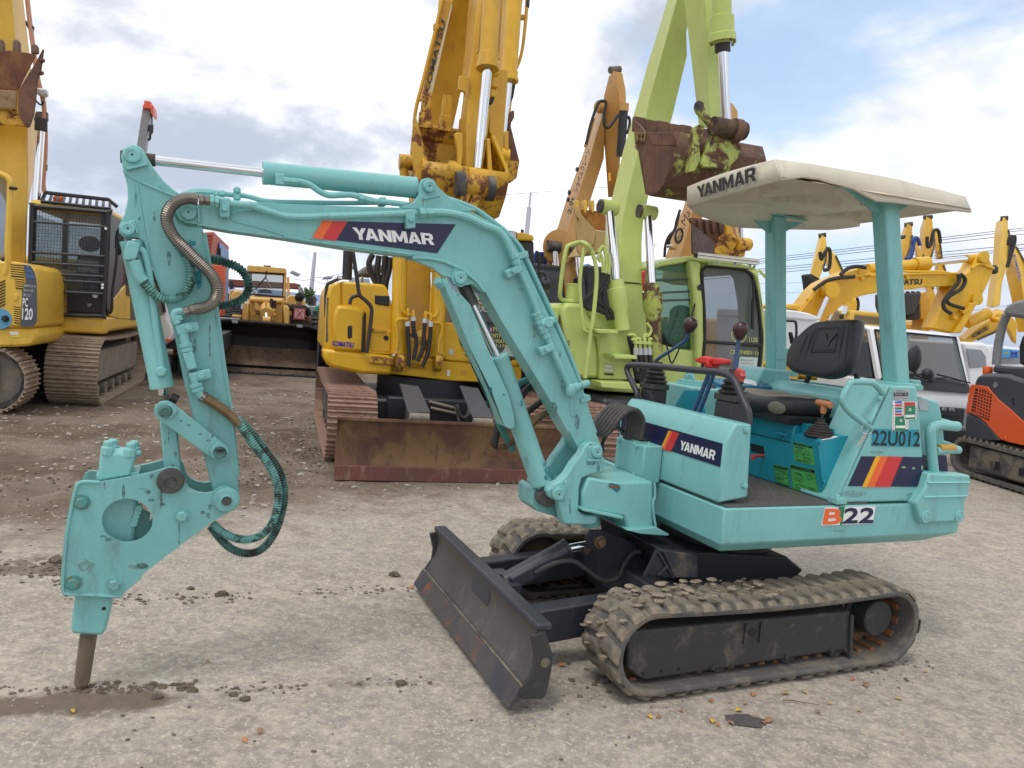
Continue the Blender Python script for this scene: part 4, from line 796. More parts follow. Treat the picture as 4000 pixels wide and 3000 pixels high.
for i,s_ in enumerate('6 6 6 6 6 6 5 4 3 2 1'.split()):
    y1_ = 282+24*i; o_,e_,u_ = [Y.at('V3',*q,1,yn-.0095) for q in ((638,y1_),(648,y1_),(638,y1_-15))]; 
    if i: lettering(s_,o_,e_-o_,u_-o_,INK,stk,.0,0,.0006)
for i,s_ in enumerate('6 5 4 3 2 1 7'.split()):
    y1_ = 284+22*i; o_,e_,u_ = [Y.at('V3',*q,1,yn-.0095) for q in ((718,y1_),(728,y1_),(718,y1_-14))]; lettering(s_,o_,e_-o_,u_-o_,INK,stk,.0,0,.0006)
for i,s_ in enumerate('7 7 8 9 10 11'.split()):
    y1_ = 284+22*i; o_,e_,u_ = [Y.at('V3',*q,1,yn-.0082) for q in ((832,y1_),(843,y1_),(832,y1_-14))]; lettering(s_,o_,e_-o_,u_-o_,INK,stk2,.0,0,.0006)
for i,s_ in enumerate('9 10 11 12'.split()):
    y1_ = 452+20*i; o_,e_,u_ = [Y.at('V3',*q,1,yn-.0095) for q in ((750,y1_),(763,y1_),(750,y1_-13))]; lettering(s_,o_,e_-o_,u_-o_,INK,stk,.0,0,.0006)
# model badge
bg_ = decal('model_badge',YP('V3',[(48,1178),(488,1166),(462,1315),(15,1335)],yn+.0015),WHITE,body,.0010,V((0,1,0)))
gb = decal('badge_green',YP('V3',[(168,1172),(222,1170),(200,1326),(180,1328)],yn+.0027),GREENV,bg_,.0004,V((0,1,0)))
for s_,a_,b2,m in (('B',(28,1322),(185,1318),ORANGE),('22',(200,1314),(462,1308),NAVY)):
    o_ = Y.at('V3',*a_,1,yn+.0030); e_ = Y.at('V3',*b2,1,yn+.0030); u_ = Y.at('V3',a_[0]+24,a_[1]-130,1,yn+.0030); lettering(s_,o_,e_-o_,u_-o_,m,bg_,.05,0,.0008)
# counterweight
cwp = [(955,882),(1310,900),(1305,975),(1290,1080),(1268,1090),(1250,1295),(880,1318),(835,1140),(920,1000)]
cw0 = YP('V3',cwp,yn+.035); xr_ = min(p.x for p in cw0)
cw = part('counterweight',MB().prism(cw0,[V((p.x,yn-.06,p.z)) for p in cw0]),TEAL,EX,.010)
part('counterweight_rear',MB().box(xr_,xr_+.12,yf-.03,yn-.05,cw0[6].z+.02,cw0[0].z-.02),TEAL,cw,.012)
fc = [V((p.x,yf-.035,p.z)) for p in cw0]; part('counterweight_wing',MB().prism(fc,off(fc,(0,.095,0))),TEAL,cw,.01)
for a_,b2 in (((940,965),(1300,962)),((905,1090),(1280,1080))):
    l = YP('V3',[a_,b2],yn+.038); part('moulded_rib',MB().prism([l[0]+V((0,-.01,.012)),l[1]+V((0,-.01,.012)),l[1]+V((0,.006,0)),l[0]+V((0,.006,0))],[l[0]+V((0,-.01,-.014)),l[1]+V((0,-.01,-.014)),l[1]+V((0,-.01,-.012)),l[0]+V((0,-.01,-.012))]),TEAL,cw,.002)
for px in ((920,1258),(1207,1250)): q = Y.at('V3',*px,1,yn+.035); part('rubber_plug',MB().lathe(q,(0,1,0),[(.034,0),(.034,.006),(.027,.008),(.024,.006),(.018,.006),(.015,.009),(.001,.009)],22),TEAL,cw)
q = Y.at('V3',1040,1000,1,yn+.03)
# rear grab rails
gr = YP('V3',[(990,880),(972,720),(960,560),(970,500),(1010,470),(1080,468),(1195,478)],yn-.03); part('grab_rail',MB().tube(spline(gr,5),.027,14),TEAL,EX)
gr = YP('V3',[(1005,690),(1100,682),(1205,680)],yn-.03); gr[2].x -= 0; part('grab_rail',MB().tube(gr,.022,12),TEAL,EX)
l = YP('V3',[(1030,668),(1160,666)],yn-.03); part('worn_tape',MB().cyl(l[0],l[1],.0228,seg=14),plain('ochre_tape',(.50,.28,.05),.6,0,.3,30),EX)
gr = YP('V3',[(1195,480),(1180,460),(1070,425)],yn-.03); gr[2].y -= .25; gr[1].y -= .1; part('grab_rail',MB().tube(spline(gr,5),.022,12),TEAL,EX)
gr = YP('V3',[(1205,680),(1195,650),(1095,612)],yn-.03); gr[2].y -= .25; gr[1].y -= .1; part('grab_rail',MB().tube(spline(gr,5),.02,12),TEAL,EX)
# entry grab handle
gh = YP('V3',[(555,195),(500,130),(445,98),(290,95),(250,130),(205,220),(205,270),(240,330),(320,400),(435,485)],yn-.02); part('grab_handle',MB().tube(spline(gh,5),.0165,12),TEAL,EX)
kr = YP('V3',[(365,490),(385,465),(430,465),(455,490),(445,530),(400,540),(370,525)],yn-.01); part('key_ring',MB().tube(spline(kr,4,True),.0018,5,closed=True),CHROME,EX)
kr = YP('V3',[(398,525),(415,540),(350,640),(330,635)],yn-.012); part('key_tag',MB().prism(kr,off(kr,(0,.002,0))),plain('tag_grey',(.42,.41,.36),.5),EX)
# ---- canopy
bN = Y.at('F',1936,832,1,-.26); tN = Y.at('F',1909,430,1,-.26)
def post(b,t,wx,wy):
    return part('canopy_post',MB().loft([[p+V((a*wx,c*wy,0)) for a,c in ((1,1),(1,-1),(-1,-1),(-1,1))] for p in (b,t)]),TEAL,EX,.010)
pN = post(bN,tN+V((0,0,.03)),.052,.045)
part('post_base',MB().box(bN.x-.10,bN.x+.09,bN.y-.08,bN.y+.075,hz_-.002,bN.z+.016),TEAL,pN,.003)
bF = Y.at('F',1676,800,1,-1.25); tF = Y.at('F',1674,478,1,-1.25); pF = post(bF,tF+V((0,0,.03)),.052,.045)
part('post_base',MB().box(bF.x-.12,bF.x+.12,bF.y-.07,bF.y+.07,bF.z-.03,bF.z+.002),TEAL,pF,.003)
for px in (-.09,-.05,.06,.10): bolt(pF,V((bF.x+px,bF.y+.06,bF.z)),(0,0,1),.011,.01)
bk_ = Y.pts('F',[(1694,752),(1697,752),(1697,778),(1692,778)],1,-1.2); q = Y.at('F',1688,765,1,-1.205); part('post_bracket',MB().box(bF.x-.06,bF.x+.058,bF.y-.05,bF.y+.05,q.z-.035,q.z+.04),TEAL,pF,.002)
for (t_,sg) in ((tF,1),(tN,-1)):
    gq = [V((t_.x+.26,t_.y,t_.z+.03)),V((t_.x+.26,t_.y,t_.z+.015)),V((t_.x+.05,t_.y,t_.z-.075)),V((t_.x-.05,t_.y,t_.z-.075)),V((t_.x-.22,t_.y,t_.z+.015)),V((t_.x-.22,t_.y,t_.z+.03))]
    part('roof_bracket',MB().prism(off(gq,(0,.012,0)),off(gq,(0,-.012,0))).box(t_.x-.22,t_.x+.26,t_.y-.06,t_.y+.06,t_.z+.028,t_.z+.036),TEALD,EX,.002)
part('fuel_cap',MB().lathe(Y.at('V3',795,120,1,yn-.14)+V((0,0,-.02)),(0,0,1),[(.06,0),(.06,.02),(.045,.022),(.045,.045),(.04,.05),(.001,.05)],20),TEALD,EX)
nl = Y.pts('W4',[(755,335),(890,312),(1000,325),(1060,345),(1210,385),(1375,470),(1480,478),(1620,495),(1800,520),(1985,540)],1,-.13)
nt_ = Y.pts('W4',[(718,203),(885,225),(975,235),(1060,252),(1210,280),(1380,308),(1500,332),(1640,368),(1800,405),(1945,445)],1,-.20)
fl_l = Y.pts('W4',[(155,505),(200,560),(320,602),(450,640),(640,648),(840,652),(1050,655),(1110,650),(1180,642),(1250,632)],1,-1.28)
k = len(nl)
tf0 = Y.at('W4',152,380,1,-1.22)
fr_l = [p for p in fl_l]; fr_l[0] = Y.at('W4',150,508,1,-1.28)
ft_ = []
for i in range(k):
    u = i/(k-1); ft_.append(V((fr_l[i].x+(tf0.x-fr_l[0].x),-1.22,fr_l[i].z+(tf0.z-fr_l[0].z)*(1-.45*u))))
M_ = 12; grid = []
for i in range(k):
    row = [nl[i],nt_[i]]
    for j in range(1,M_):
        u = j/M_; p = nt_[i].lerp(ft_[i],u); p.z += .012*math.sin(math.pi*u); row.append(p)
    row += [ft_[i],fr_l[i]]; grid.append(row)
w_ = len(grid[0]); vs = [p for r in grid for p in r]; fs = [(i*w_+j,i*w_+j+1,(i+1)*w_+j+1,(i+1)*w_+j) for i in range(k-1) for j in range(w_-1)]
can = MB().add(vs,fs)
r0 = grid[0]; r9 = grid[-1]
# front fascia (drops from the crown edge to the lip) and underside with shallow dimples
nf = 16; A_ = [r0[0].lerp(r0[-1],i/nf) for i in range(nf+1)]; 
can.add(r0,[tuple(range(len(r0)))])
canopy = part('canopy',can,IVORY,EX,0,40)
sol = canopy.modifiers.new('thick','SOLIDIFY'); sol.thickness = .012; sol.offset = -1
und = MB(); NU,NV = 44,44; vs = []
for i in range(NU+1):
    for j in range(NV+1):
        u,v = i/NU,j/NV
        f_ = nl[0].lerp(nl[-1],u); g_ = fr_l[0].lerp(fr_l[-1],u); p = f_.lerp(g_,v); e_ = min(u,1-u,v,1-v)
        dz = .02+.055*min(1,e_*6)**.7; nz_ = mnoise.noise(V((u*4.4,v*4.8,2.2)))+.35*mnoise.noise(V((u*9,v*9,5))); p.z += dz*.6+.05*max(-.5,min(.5,(nz_-.03)*11))*min(1,e_*7); vs.append(p)
und.add(vs,[(i*(NV+1)+j,i*(NV+1)+j+1,(i+1)*(NV+1)+j+1,(i+1)*(NV+1)+j) for i in range(NU) for j in range(NV)])
part('canopy_lining',und,paint('lining_fibreglass',(.58,.51,.38),.6,.08,.1,(.3,.24,.15),.4,(.40,.31,.19),.2),canopy,0,60)
ca_,cb_ = Y.pts('W4',[(238,455),(635,345)],1,-.8)
A0 = nl[0]; B0 = fr_l[0]; TA,TB = nt_[0],ft_[0]
g2 = lambda u,v: A0.lerp(B0,u).lerp(TA.lerp(TB,u),v)+V((.016,0,.002))
for s_,m,ld in (('YANMAR',plain('worn_white',(.55,.53,.47),.5,0,.2,30),0),('YANMAR',plain('worn_black',(.045,.042,.04),.5,0,.5,60),.002)):
    o_,e_,u_ = g2(.84,.20 if ld else .16),g2(.185 if ld else .175,.22 if ld else .18),g2(.855,.80 if ld else .84)
    lettering(s_,o_+V((ld,0,0)),e_-o_,u_-o_,m,canopy,.03 if ld else .085,0,.001)
OLDP = plain('old_paint',(.01,.22,.27),.5)
# ================================================================== boom, arm, breaker
BN,BF = -.615,-.745                                              # near / far faces of the boom
zz = lambda *prs: [Y.at(z,x,y,1,BN) for z,x,y in prs]
bo_out = zz(('Z2',1412,270),('Z2',1430,225),('Z2',1475,205),('Z2',1650,200),('Z5',0,583),('Z5',420,612),('Z5',900,632),('Z5',1400,645),('Z5',1700,640),('Z5',1900,660),('Z5',2000,700),('Z5',2074,745),
    ('Z8',520,-30),('Z8',590,30),('Z8',655,130),('Z8',720,262),('Z8',860,560),('Z8',1000,850),('Z8',1150,1200),('Z8',1235,1405),('Z8',1300,1640),('W6',735,530),('W6',700,600),('W6',620,590),('W6',560,560),
    ('W6',460,380),('Z8',1090,1659),('Z8',945,1400),('Z8',800,1160),('Z8',540,740),('Z8',405,495),('Z5',2040,1290),('Z5',1900,1140),('Z5',1700,1060),('Z5',1480,1042),('Z5',1000,985),('Z5',430,895),('Z5',0,835),('Z2',1640,380),('Z2',1500,368),('Z2',1440,325))
boom = part('boom',MB().prism(bo_out,[V((p.x,BF,p.z)) for p in bo_out]),TEAL,EX,.007)
def ey(name,z,pts,y0,th,mat=TEAL,par=None,bev=.004):
    a = Y.pts(z,pts,1,y0); return part(name,MB().prism(a,[V((p.x,y0-th,p.z)) for p in a]),mat,par,bev)
# raised side panel outline near the boom tip, flanges
part('edge_weld',MB().tube(spline(zz(('Z5',430,880),('Z5',700,925),('Z5',1000,962),('Z5',1480,1025)),5),.006,6),TEAL,boom)
part('panel_weld',MB().tube(spline([p+V((0,.001,0)) for p in zz(('Z5',250,655),('Z5',60,675),('Z5',12,715),('Z5',40,755),('Z5',250,810),('Z5',430,868))],6),.005,6),TEAL,boom)
fa = zz(('Z5',1475,1040),('Z5',1600,1045),('Z5',1720,1065),('Z5',1880,1130),('Z5',2000,1230),('Z5',2068,1325)); fb = zz(('Z5',1475,1062),('Z5',1600,1068),('Z5',1715,1090),('Z5',1865,1155),('Z5',1980,1250),('Z5',2045,1335))
part('cylinder_flange',MB().prism([p+V((0,.018,0)) for p in fa+fb[::-1]],[V((p.x,BF,p.z)) for p in fa+fb[::-1]]),TEAL,boom,.003)
cyl_br = [(1480,1050),(1700,1062),(1880,1135),(2000,1245),(2066,1325),(2040,1335),(1960,1265),(1910,1275),(1860,1290),(1810,1270),(1780,1215),(1720,1200),(1640,1135),(1490,1075)]
for y_ in (BN+.004,BF+.020): ey('cylinder_bracket','Z5',cyl_br,y_,.024,TEAL,boom)
def pinboss(parent,z,c,r,y0,sq=None,mat=TEAL):
    p = Y.at(z,*c,1,y0); o = part('pin_boss',MB().lathe(p,(0,1,0),[(r,0),(r,.012),(r*.9,.018),(r*.55,.019),(r*.5,.017),(.001,.017)],26),mat,parent)
    part('grease_hole',MB().lathe(p+V((0,.0172,0)),(0,1,0),[(.001,.001),(.004,.001),(.004,0)],8),INK,o)
    if sq: ey('lock_plate',z,sq,y0+.004,.010,mat,parent,.002)
    return o
pinboss(boom,'Z5',(1858,1212),.030,BN+.008,[(1820,1115),(1850,1112),(1945,1165),(1935,1185),(1880,1290),(1800,1260),(1790,1200)])
ub = [(1370,640),(1480,605),(1530,540),(1535,450),(1560,412),(1605,403),(1650,420),(1680,475),(1740,530),(1800,580),(1880,620),(2000,665),(1900,680),(1400,655)]
for y_ in (BN+.002,BF+.022): ey('arm_cylinder_bracket','Z5',ub,y_,.024,TEAL,boom)
pinboss(boom,'Z5',(1606,473),.026,BN+.006,[(1565,565),(1700,530),(1705,548),(1580,580)])
# boom decal
dq = zz(('Z5',750,752),('Z5',1826,780),('Z5',1675,1015),('Z5',665,885)); dq = [V((p.x,BN+.001,p.z)) for p in dq]; bd = decal('decal',dq,NAVY,boom,.001,V((0,1,0)))
for q_,m in (([(748,750),(830,754),(742,902),(662,888)],ORANGE),([(830,754),(950,758),(852,914),(742,902)],REDV)): decal('stripe',[V((p.x,BN+.0022,p.z)) for p in Y.pts('Z5',q_,1,BN)],m,bd,.0006,V((0,1,0)))
o_,e_,u_ = [Y.at('Z5',*q,1,BN+.0022) for q in ((1010,902),(1655,948),(985,805))]; lettering('YANMAR',o_,e_-o_,u_-o_,WHITE,bd,.03,.05,.0008)
# pipes and clamps on the boom
def ypipe(name,prs,y,r,par,mat=TEAL,k=6,seg=10): return part(name,MB().tube(spline([Y.at(z,a,b,1,y) for z,a,b in prs],k),r,seg),mat,par)
ypipe('pipe',(('Z2',1720,175),('Z2',1900,200),('Z2',2070,218),('Z5',160,625),('Z5',300,672),('Z5',430,712),('Z5',560,722),('Z5',900,712),('Z5',1250,700),('Z5',1500,688)),BN+.03,.0145,boom)
part('flex_hose',hose([Y.at(z,a,b,1,BN+.03) for z,a,b in (('Z5',1640,683),('Z5',1780,690),('Z5',1920,725),('Z5',2060,790),('Z8',500,0),('Z8',565,70),('Z8',610,160),('Z8',632,200))],.0165,.0015,.02),TEAL,boom)
ypipe('pipe',(('Z8',650,250),('Z8',720,400),('Z8',790,560),('Z8',835,680)),BN+.03,.0145,boom)
ypipe('pipe',(('Z8',895,840),('Z8',930,920),('Z8',1000,1080),('Z8',1060,1210),('Z8',1090,1280)),BN+.03,.0145,boom)
ypipe('pipe',(('Z2',1820,118),('Z5',0,540),('Z5',130,552),('Z5',270,588),('Z5',420,600),('Z5',900,608),('Z5',1250,605),('Z5',1420,620),('Z5',1560,630)),BN-.06,.010,boom)
ypipe('pipe',(('Z5',1760,570),('Z5',1950,640),('Z5',2050,700),('Z8',560,0),('Z8',640,90),('Z8',720,215),('Z8',840,470),('Z8',960,740),('Z8',1080,1020),('Z8',1165,1230),('Z8',1205,1400),('Z8',1230,1480)),BN-.055,.011,boom)
ypipe('pipe',(('Z8',540,-20),('Z8',660,100),('Z8',740,230),('Z8',930,640),('Z8',1090,1010),('Z8',1170,1220)),BN-.01,.011,boom)
def nut(par,prs,y,r,mat=TEAL,k=1.6):
    a,b = [Y.at(z,p,q,1,y) for z,p,q in prs]; d = (b-a); part('pipe_fitting',MB().lathe(a,d,[(r,0),(r,d.length*.42),(r*.78,d.length*.46),(r*.78,d.length*.56),(r*.95,d.length*.6),(r*.95,d.length)],6),mat,par,.001)
nut(boom,(('Z5',1530,686),('Z5',1640,684)),BN+.03,.022); nut(boom,(('Z8',628,190),('Z8',662,275)),BN+.03,.022)
for a_ in ((('Z8',815,665),('Z8',838,715)),(('Z8',835,720),('Z8',868,800)),(('Z8',870,800),('Z8',905,870))): nut(boom,a_,BN+.03,.023)
p = Y.at('Z8',905,745,1,BN+.03); part('tee_fitting',MB().lathe(p,(-.7,0,.25),[(.024,-.035),(.024,.0),(.02,.03),(.001,.03)],14).lathe(p+V((0,.005,0)),(0,1,0),[(.02,0),(.022,.02),(.001,.021)],12),TEAL,boom)
p = Y.at('Z8',1100,1285,1,BN+.03); e = Y.at('Z8',1245,1235,1,BN+.0); d = e-p; part('elbow_fitting',MB().lathe(p-d*.1,d,[(.023,0),(.023,d.length*.45),(.016,d.length*.47),(.016,d.length*.6),(.020,d.length*.62),(.017,d.length*1.05),(.001,d.length*1.06)],14).lathe(p+V((0,0,-.035)),(0,0,1),[(.02,0),(.027,.01),(.027,.05),(.02,.06)],12),TEAL,boom)
p = Y.at('Z8',1115,1480,1,BN); q = Y.at('Z8',1140,1500,1,BN)
sl_ = zz(('Z8',1085,1330),('Z8',1100,1325),('Z8',1140,1490),('Z8',1125,1515),('Z8',1095,1500)); part('wear_strip',MB().prism([p+V((0,.003,0)) for p in sl_],[p+V((0,-.004,0)) for p in sl_]),TEAL,boom,.002)
def clamp(par,z,quad,bc,y,th=.045):
    a = Y.pts(z,quad,1,y); o = part('pipe_clamp',MB().prism(a,[V((p.x,y-th,p.z)) for p in a]),TEAL,par,.005); bolt(o,Y.at(z,*bc,1,y),(0,1,0),.012,.012)
clamp(boom,'Z2',[(1775,150),(1862,152),(1862,310),(1780,308)],(1818,240),BN+.048)
clamp(boom,'Z5',[(1422,660),(1500,655),(1502,810),(1430,815)],(1463,740),BN+.048)
clamp(boom,'Z8',[(570,330),(690,275),(718,325),(592,390)],(632,328),BN+.046)
clamp(boom,'Z8',[(845,955),(955,910),(980,965),(865,1020)],(905,967),BN+.046)
a = Y.pts('Z2',[(1890,70),(1950,72),(1952,165),(1893,165)],1,BN-.03); o = part('pipe_clamp',MB().prism(a,off(a,(0,-.02,0))),TEAL,boom,.003)
for q in ((1922,90),(1922,150)): bolt(o,Y.at('Z2',*q,1,BN-.03),(0,1,0),.010,.010)
a = Y.pts('Z5',[(1212,560),(1262,560),(1264,632),(1208,632)],1,BN-.02); part('pipe_clamp',MB().prism(a,off(a,(0,-.04,0))),TEAL,boom,.003)
for z,c in (('Z8',(685,205)),('Z8',(920,730)),('Z8',(1190,1360))):
    p = Y.at(z,*c,1,BN-.03); part('pipe_clamp',MB().obox(p,((.36,0,.93),(0,1,0),(.93,0,-.36)),(.014,.04,.028)),TEAL,boom,.003)
ypipe('flex_hose',(('Z8',1210,1440),('Z8',1240,1520),('Z8',1265,1590),('Z8',1285,1640)),BN-.02,.018,boom)
nut(boom,(('Z8',1212,1465),('Z8',1230,1510)),BN-.02,.024); nut(boom,(('Z8',1235,1540),('Z8',1255,1585)),BN-.02,.022)
# ---- arm
AN,AF = -.625,-.735
az = lambda *prs: [Y.at(z,x,y,1,AN) for z,x,y in prs]
arm_out = az(('Z1',978,1260),('Z1',1000,1205),('Z1',1040,1175),('Z1',1080,1170),('Z1',1130,1185),('Z1',1165,1215),('Z1',1190,1270),('Z1',1250,1370),('Z1',1330,1470),('Z1',1400,1530),('Z1',1470,1580),('Z2',1560,180),('Z2',1640,390),
    ('Z2',1660,500),('Z2',1690,700),('Z2',1740,1000),('Z2',1785,1300),('Z2',1822,1600),('Z3',1640,250),('Z3',1690,600),('Z3',1722,960),('Z3',1712,1040),('Z3',1650,1090),('Z3',1580,1070),('Z3',1545,1000),
    ('Z3',1500,830),('Z3',1440,600),('Z3',1400,480),('Z3',1350,260),('Z2',1490,1640),('Z2',1440,1400),('Z2',1400,1200),('Z2',1345,1010),('Z2',1290,870),('Z2',1220,690),('Z2',1175,560),('Z2',1165,510),('Z2',1120,475),('Z2',1060,470),('Z2',1000,472),('Z2',965,430),('Z2',962,375),('Z2',1008,280),('Z2',1030,180),('Z1',1035,1600),('Z1',1030,1500),('Z1',1000,1390))
arm = part('arm',MB().prism(arm_out,[V((p.x,AF,p.z)) for p in arm_out]),TEALD,EX,.006)
for prs in ((('Z2',1110,40),('Z2',1140,250),('Z2',1180,480),('Z2',1230,680),('Z2',1330,960)),(('Z2',1300,50),('Z2',1340,120)),(('Z1',1000,1390),('Z1',1150,1480),('Z1',1440,1600))): part('weld_bead',MB().tube([p+V((0,.001,0)) for p in spline(az(*prs),6)],.005,6),TEALD,arm)
part('arm_flange',MB().tube([p+V((0,-.004,0)) for p in spline(az(('Z2',1655,440),('Z2',1700,720),('Z2',1760,1100),('Z2',1810,1480),('Z3',1625,130),('Z3',1675,480),('Z3',1710,850)),6)],.009,6),TEALD,arm)
pinboss(arm,'Z1',(1072,1258),.030,AN+.004,[(985,1260),(1000,1205),(1075,1172),(1150,1205),(1195,1320),(1020,1370),(1000,1330)])
ey('lock_bar','Z1',[(1015,1360),(1190,1315),(1195,1335),(1025,1378)],AN+.018,.012,TEAL,arm,.002)
pinboss(arm,'Z2',(1038,400),.026,AN+.004,[(985,370),(1075,330),(1125,430),(1020,465),(970,430)])
ey('lock_bar','Z2',[(1070,338),(1085,332),(1125,435),(1108,442)],AN+.018,.012,TEAL,arm,.002)
pinboss(boom,'Z2',(1528,270),.030,BN+.004)
ey('lock_bar','Z2',[(1600,215),(1620,215),(1622,352),(1604,355)],BN+.016,.014,TEAL,boom,.002)
rc2 = zz(('Z2',1415,250),('Z2',1412,290),('Z2',1440,335),('Z2',1500,370),('Z2',1600,382),('Z2',1596,365),('Z2',1500,352),('Z2',1450,318),('Z2',1428,280)); part('green_scuff',MB().prism([p+V((0,.001,0)) for p in rc2],[p+V((0,.0016,0)) for p in rc2]),rust('scuff',(.02,.12,.05),(.05,.28,.22),(.12,.05,.03),20,.6),boom)
for cx_p,cy_p,w_,h_ in ((1555,520,30,22),(1585,800,45,60),(1615,850,20,30),(1135,318,14,12)):
    c = []
    for i in range(14):
        a_ = i/14*6.283; k_ = 1+.45*mnoise.noise(V((math.cos(a_)*2+cx_p,math.sin(a_)*2,1))); c.append(Y.at('Z2',cx_p+w_*k_*math.cos(a_),cy_p+h_*k_*math.sin(a_),1,AN+.0006))
    part('paint_scuff',MB().prism(c,off(c,(0,.0006,0))),OLDP,arm)
# valve line on the arm
def block(par,z,quad,y,th,bc=None,nm='pipe_clamp'):
    a = Y.pts(z,quad,1,y); o = part(nm,MB().prism(a,[V((p.x,y-th,p.z)) for p in a]),TEAL,par,.005)
    if bc: bolt(o,Y.at(z,*bc,1,y),(0,1,0),.014,.013)
block(arm,'Z2',[(1415,1180),(1600,1150),(1615,1225),(1440,1265)],AN+.045,.05,(1532,1200)); block(arm,'Z2',[(1525,1575),(1700,1535),(1718,1612),(1550,1650)],AN+.045,.05,(1632,1592))
block(arm,'Z2',[(1478,1410),(1560,1395),(1600,1530),(1520,1552)],AN+.05,.05,None,'check_valve')
ypipe('pipe',(('Z2',1500,1072),('Z2',1430,1075),('Z2',1415,1110),('Z2',1440,1170)),AN+.035,.0165,arm)
block(arm,'Z2',[(1400,1108),(1475,1098),(1490,1140),(1412,1152)],AN+.05,.05,None,'pipe_nut'); ypipe('pipe',(('Z2',1485,1250),('Z2',1500,1320),('Z2',1525,1400)),AN+.03,.018,arm); nut(arm,(('Z2',1495,1330),('Z2',1515,1395)),AN+.03,.026)
ypipe('pipe',(('Z3',1400,150),('Z3',1415,215),('Z3',1440,260),('Z3',1470,285)),AN+.03,.0155,arm); nut(arm,(('Z3',1405,180),('Z3',1425,235)),AN+.03,.026)
# ---- cylinders
def cylinder(name,a,b,rb,re,rr,par=EX,mat=TEAL):
    d = (b-a).normalized(); return part(name,MB().lathe(a,d,[(rb*.5,0),(rb*1.03,0),(rb*1.03,.012),(rb,.016),(rb,(b-a).length-.02),(rb*1.04,(b-a).length-.016),(rb*1.04,(b-a).length),(rr,(b-a).length)],30),mat,par)
CY = -.68
a,b_ = Y.at('Z5',1500,485,1,CY),Y.at('Z5',262,362,1,CY); ac = cylinder('arm_cylinder',a,b_,.0455,0,.020)
r_e = Y.at('Z1',1190,1292,1,CY); d = (r_e-b_).normalized(); part('rod',MB().cyl(b_,r_e-d*.0,.0185,seg=20),CHROME,ac); part('rod_eye',MB().cyl(r_e-d*.03,r_e+d*.09,.024,seg=16),rust('eye_dirty',(.05,.06,.05),(.09,.07,.05),(.03,.08,.06)),ac)
pe = Y.at('Z5',1606,473,1,CY); part('barrel_eye',MB().cyl(a,pe,.030,seg=14),INK,ac); 
p = Y.at('Z5',400,420,1,CY+.045); part('port_block',MB().obox(p,((1,0,-.07),(0,1,0),(.07,0,1)),(.018,.02,.022)),TEAL,ac,.004)
ypipe('pipe',(('Z5',430,430),('Z5',540,432),('Z5',640,458),('Z5',720,512),('Z5',800,545),('Z5',900,543),('Z5',1000,545),('Z5',1130,588),('Z5',1260,600),('Z5',1420,620)),CY+.055,.0125,ac); nut(ac,(('Z5',430,425),('Z5',540,434)),CY+.055,.0165); nut(ac,(('Z5',1040,562),('Z5',1150,592)),CY+.055,.018)
# bucket (breaker) cylinder
a,b_ = Y.at('Z2',1072,500,1,CY+.02),Y.at('Z3',1168,208,1,CY+.02); kc = cylinder('breaker_cylinder',a,b_,.0435,0,.02)
e = Y.at('Z3',1190,380,1,CY); d = (e-b_).normalized(); part('rod',MB().cyl(b_,b_+d*.035,.0185,seg=18),CHROME,kc); part('rod_eye',MB().cyl(b_+d*.03,e,.022,seg=16),CHISEL,kc)
ypipe('pipe',(('Z2',1100,565),('Z2',1150,575),('Z2',1180,630),('Z2',1215,800),('Z2',1240,1000),('Z2',1270,1250),('Z2',1300,1450),('Z2',1310,1540)),CY+.065,.013,kc); p = Y.at('Z2',1312,1555,1,CY+.065); part('banjo_bolt',MB().hexn(p,(.15,1,0),.022,.03),TEAL,kc,.002)
p = Y.at('Z2',1070,585,1,CY+.07); part('port_block',MB().obox(p,((1,0,.1),(0,1,0),(-.2,0,1)),(.022,.022,.036)),TEAL,kc,.004)
part('spring_hose',hose(YP('Z2',[(1085,640),(1100,700),(1130,790),(1180,860),(1250,930),(1340,972),(1430,965),(1510,910),(1545,820),(1545,730),(1515,640),(1460,560),(1425,510)],CY+.09),.0155,.0035,.0115),SPRINGT,kc)
part('wrapped_hose',hose(YP('Z2',[(1090,660),(1110,720),(1135,790),(1165,830)],CY+.09),.021,.001,.008),TEAL,kc)
part('spring_hose',hose(YP('Z2',[(1660,640),(1740,648),(1830,675),(1920,710),(1985,770),(2015,860),(2000,930),(1940,985),(1850,1015),(1740,1030)],AF-.03),.0165,.005,.0135),SPRINGD,arm)
part('braided_hose',hose(YP('Z2',[(1605,168),(1530,158),(1450,175),(1385,225),(1352,300),(1365,385),(1420,480),(1500,560),(1590,650),(1680,735),(1740,820),(1760,900),(1735,985),(1670,1035),(1580,1052)],AN+.062),.0225,.0016,.0075),STEELH,boom)
nut(boom,(('Z2',1585,1050),('Z2',1490,1078)),AN+.06,.022,STEELH); nut(boom,(('Z2',1610,168),('Z2',1700,172)),AN+.06,.022,STEELH); nut(boom,(('Z2',1700,172),('Z2',1775,182)),AN+.055,.024)
nut(boom,(('Z2',1730,118),('Z2',1820,118)),BN-.05,.017); part('wrapped_hose',hose([Y.at('Z2',x,y,1,BN-.05) for x,y in ((1730,118),(1640,112),(1560,118),(1480,150),(1420,200))],.019,.001,.008),TEAL,boom)
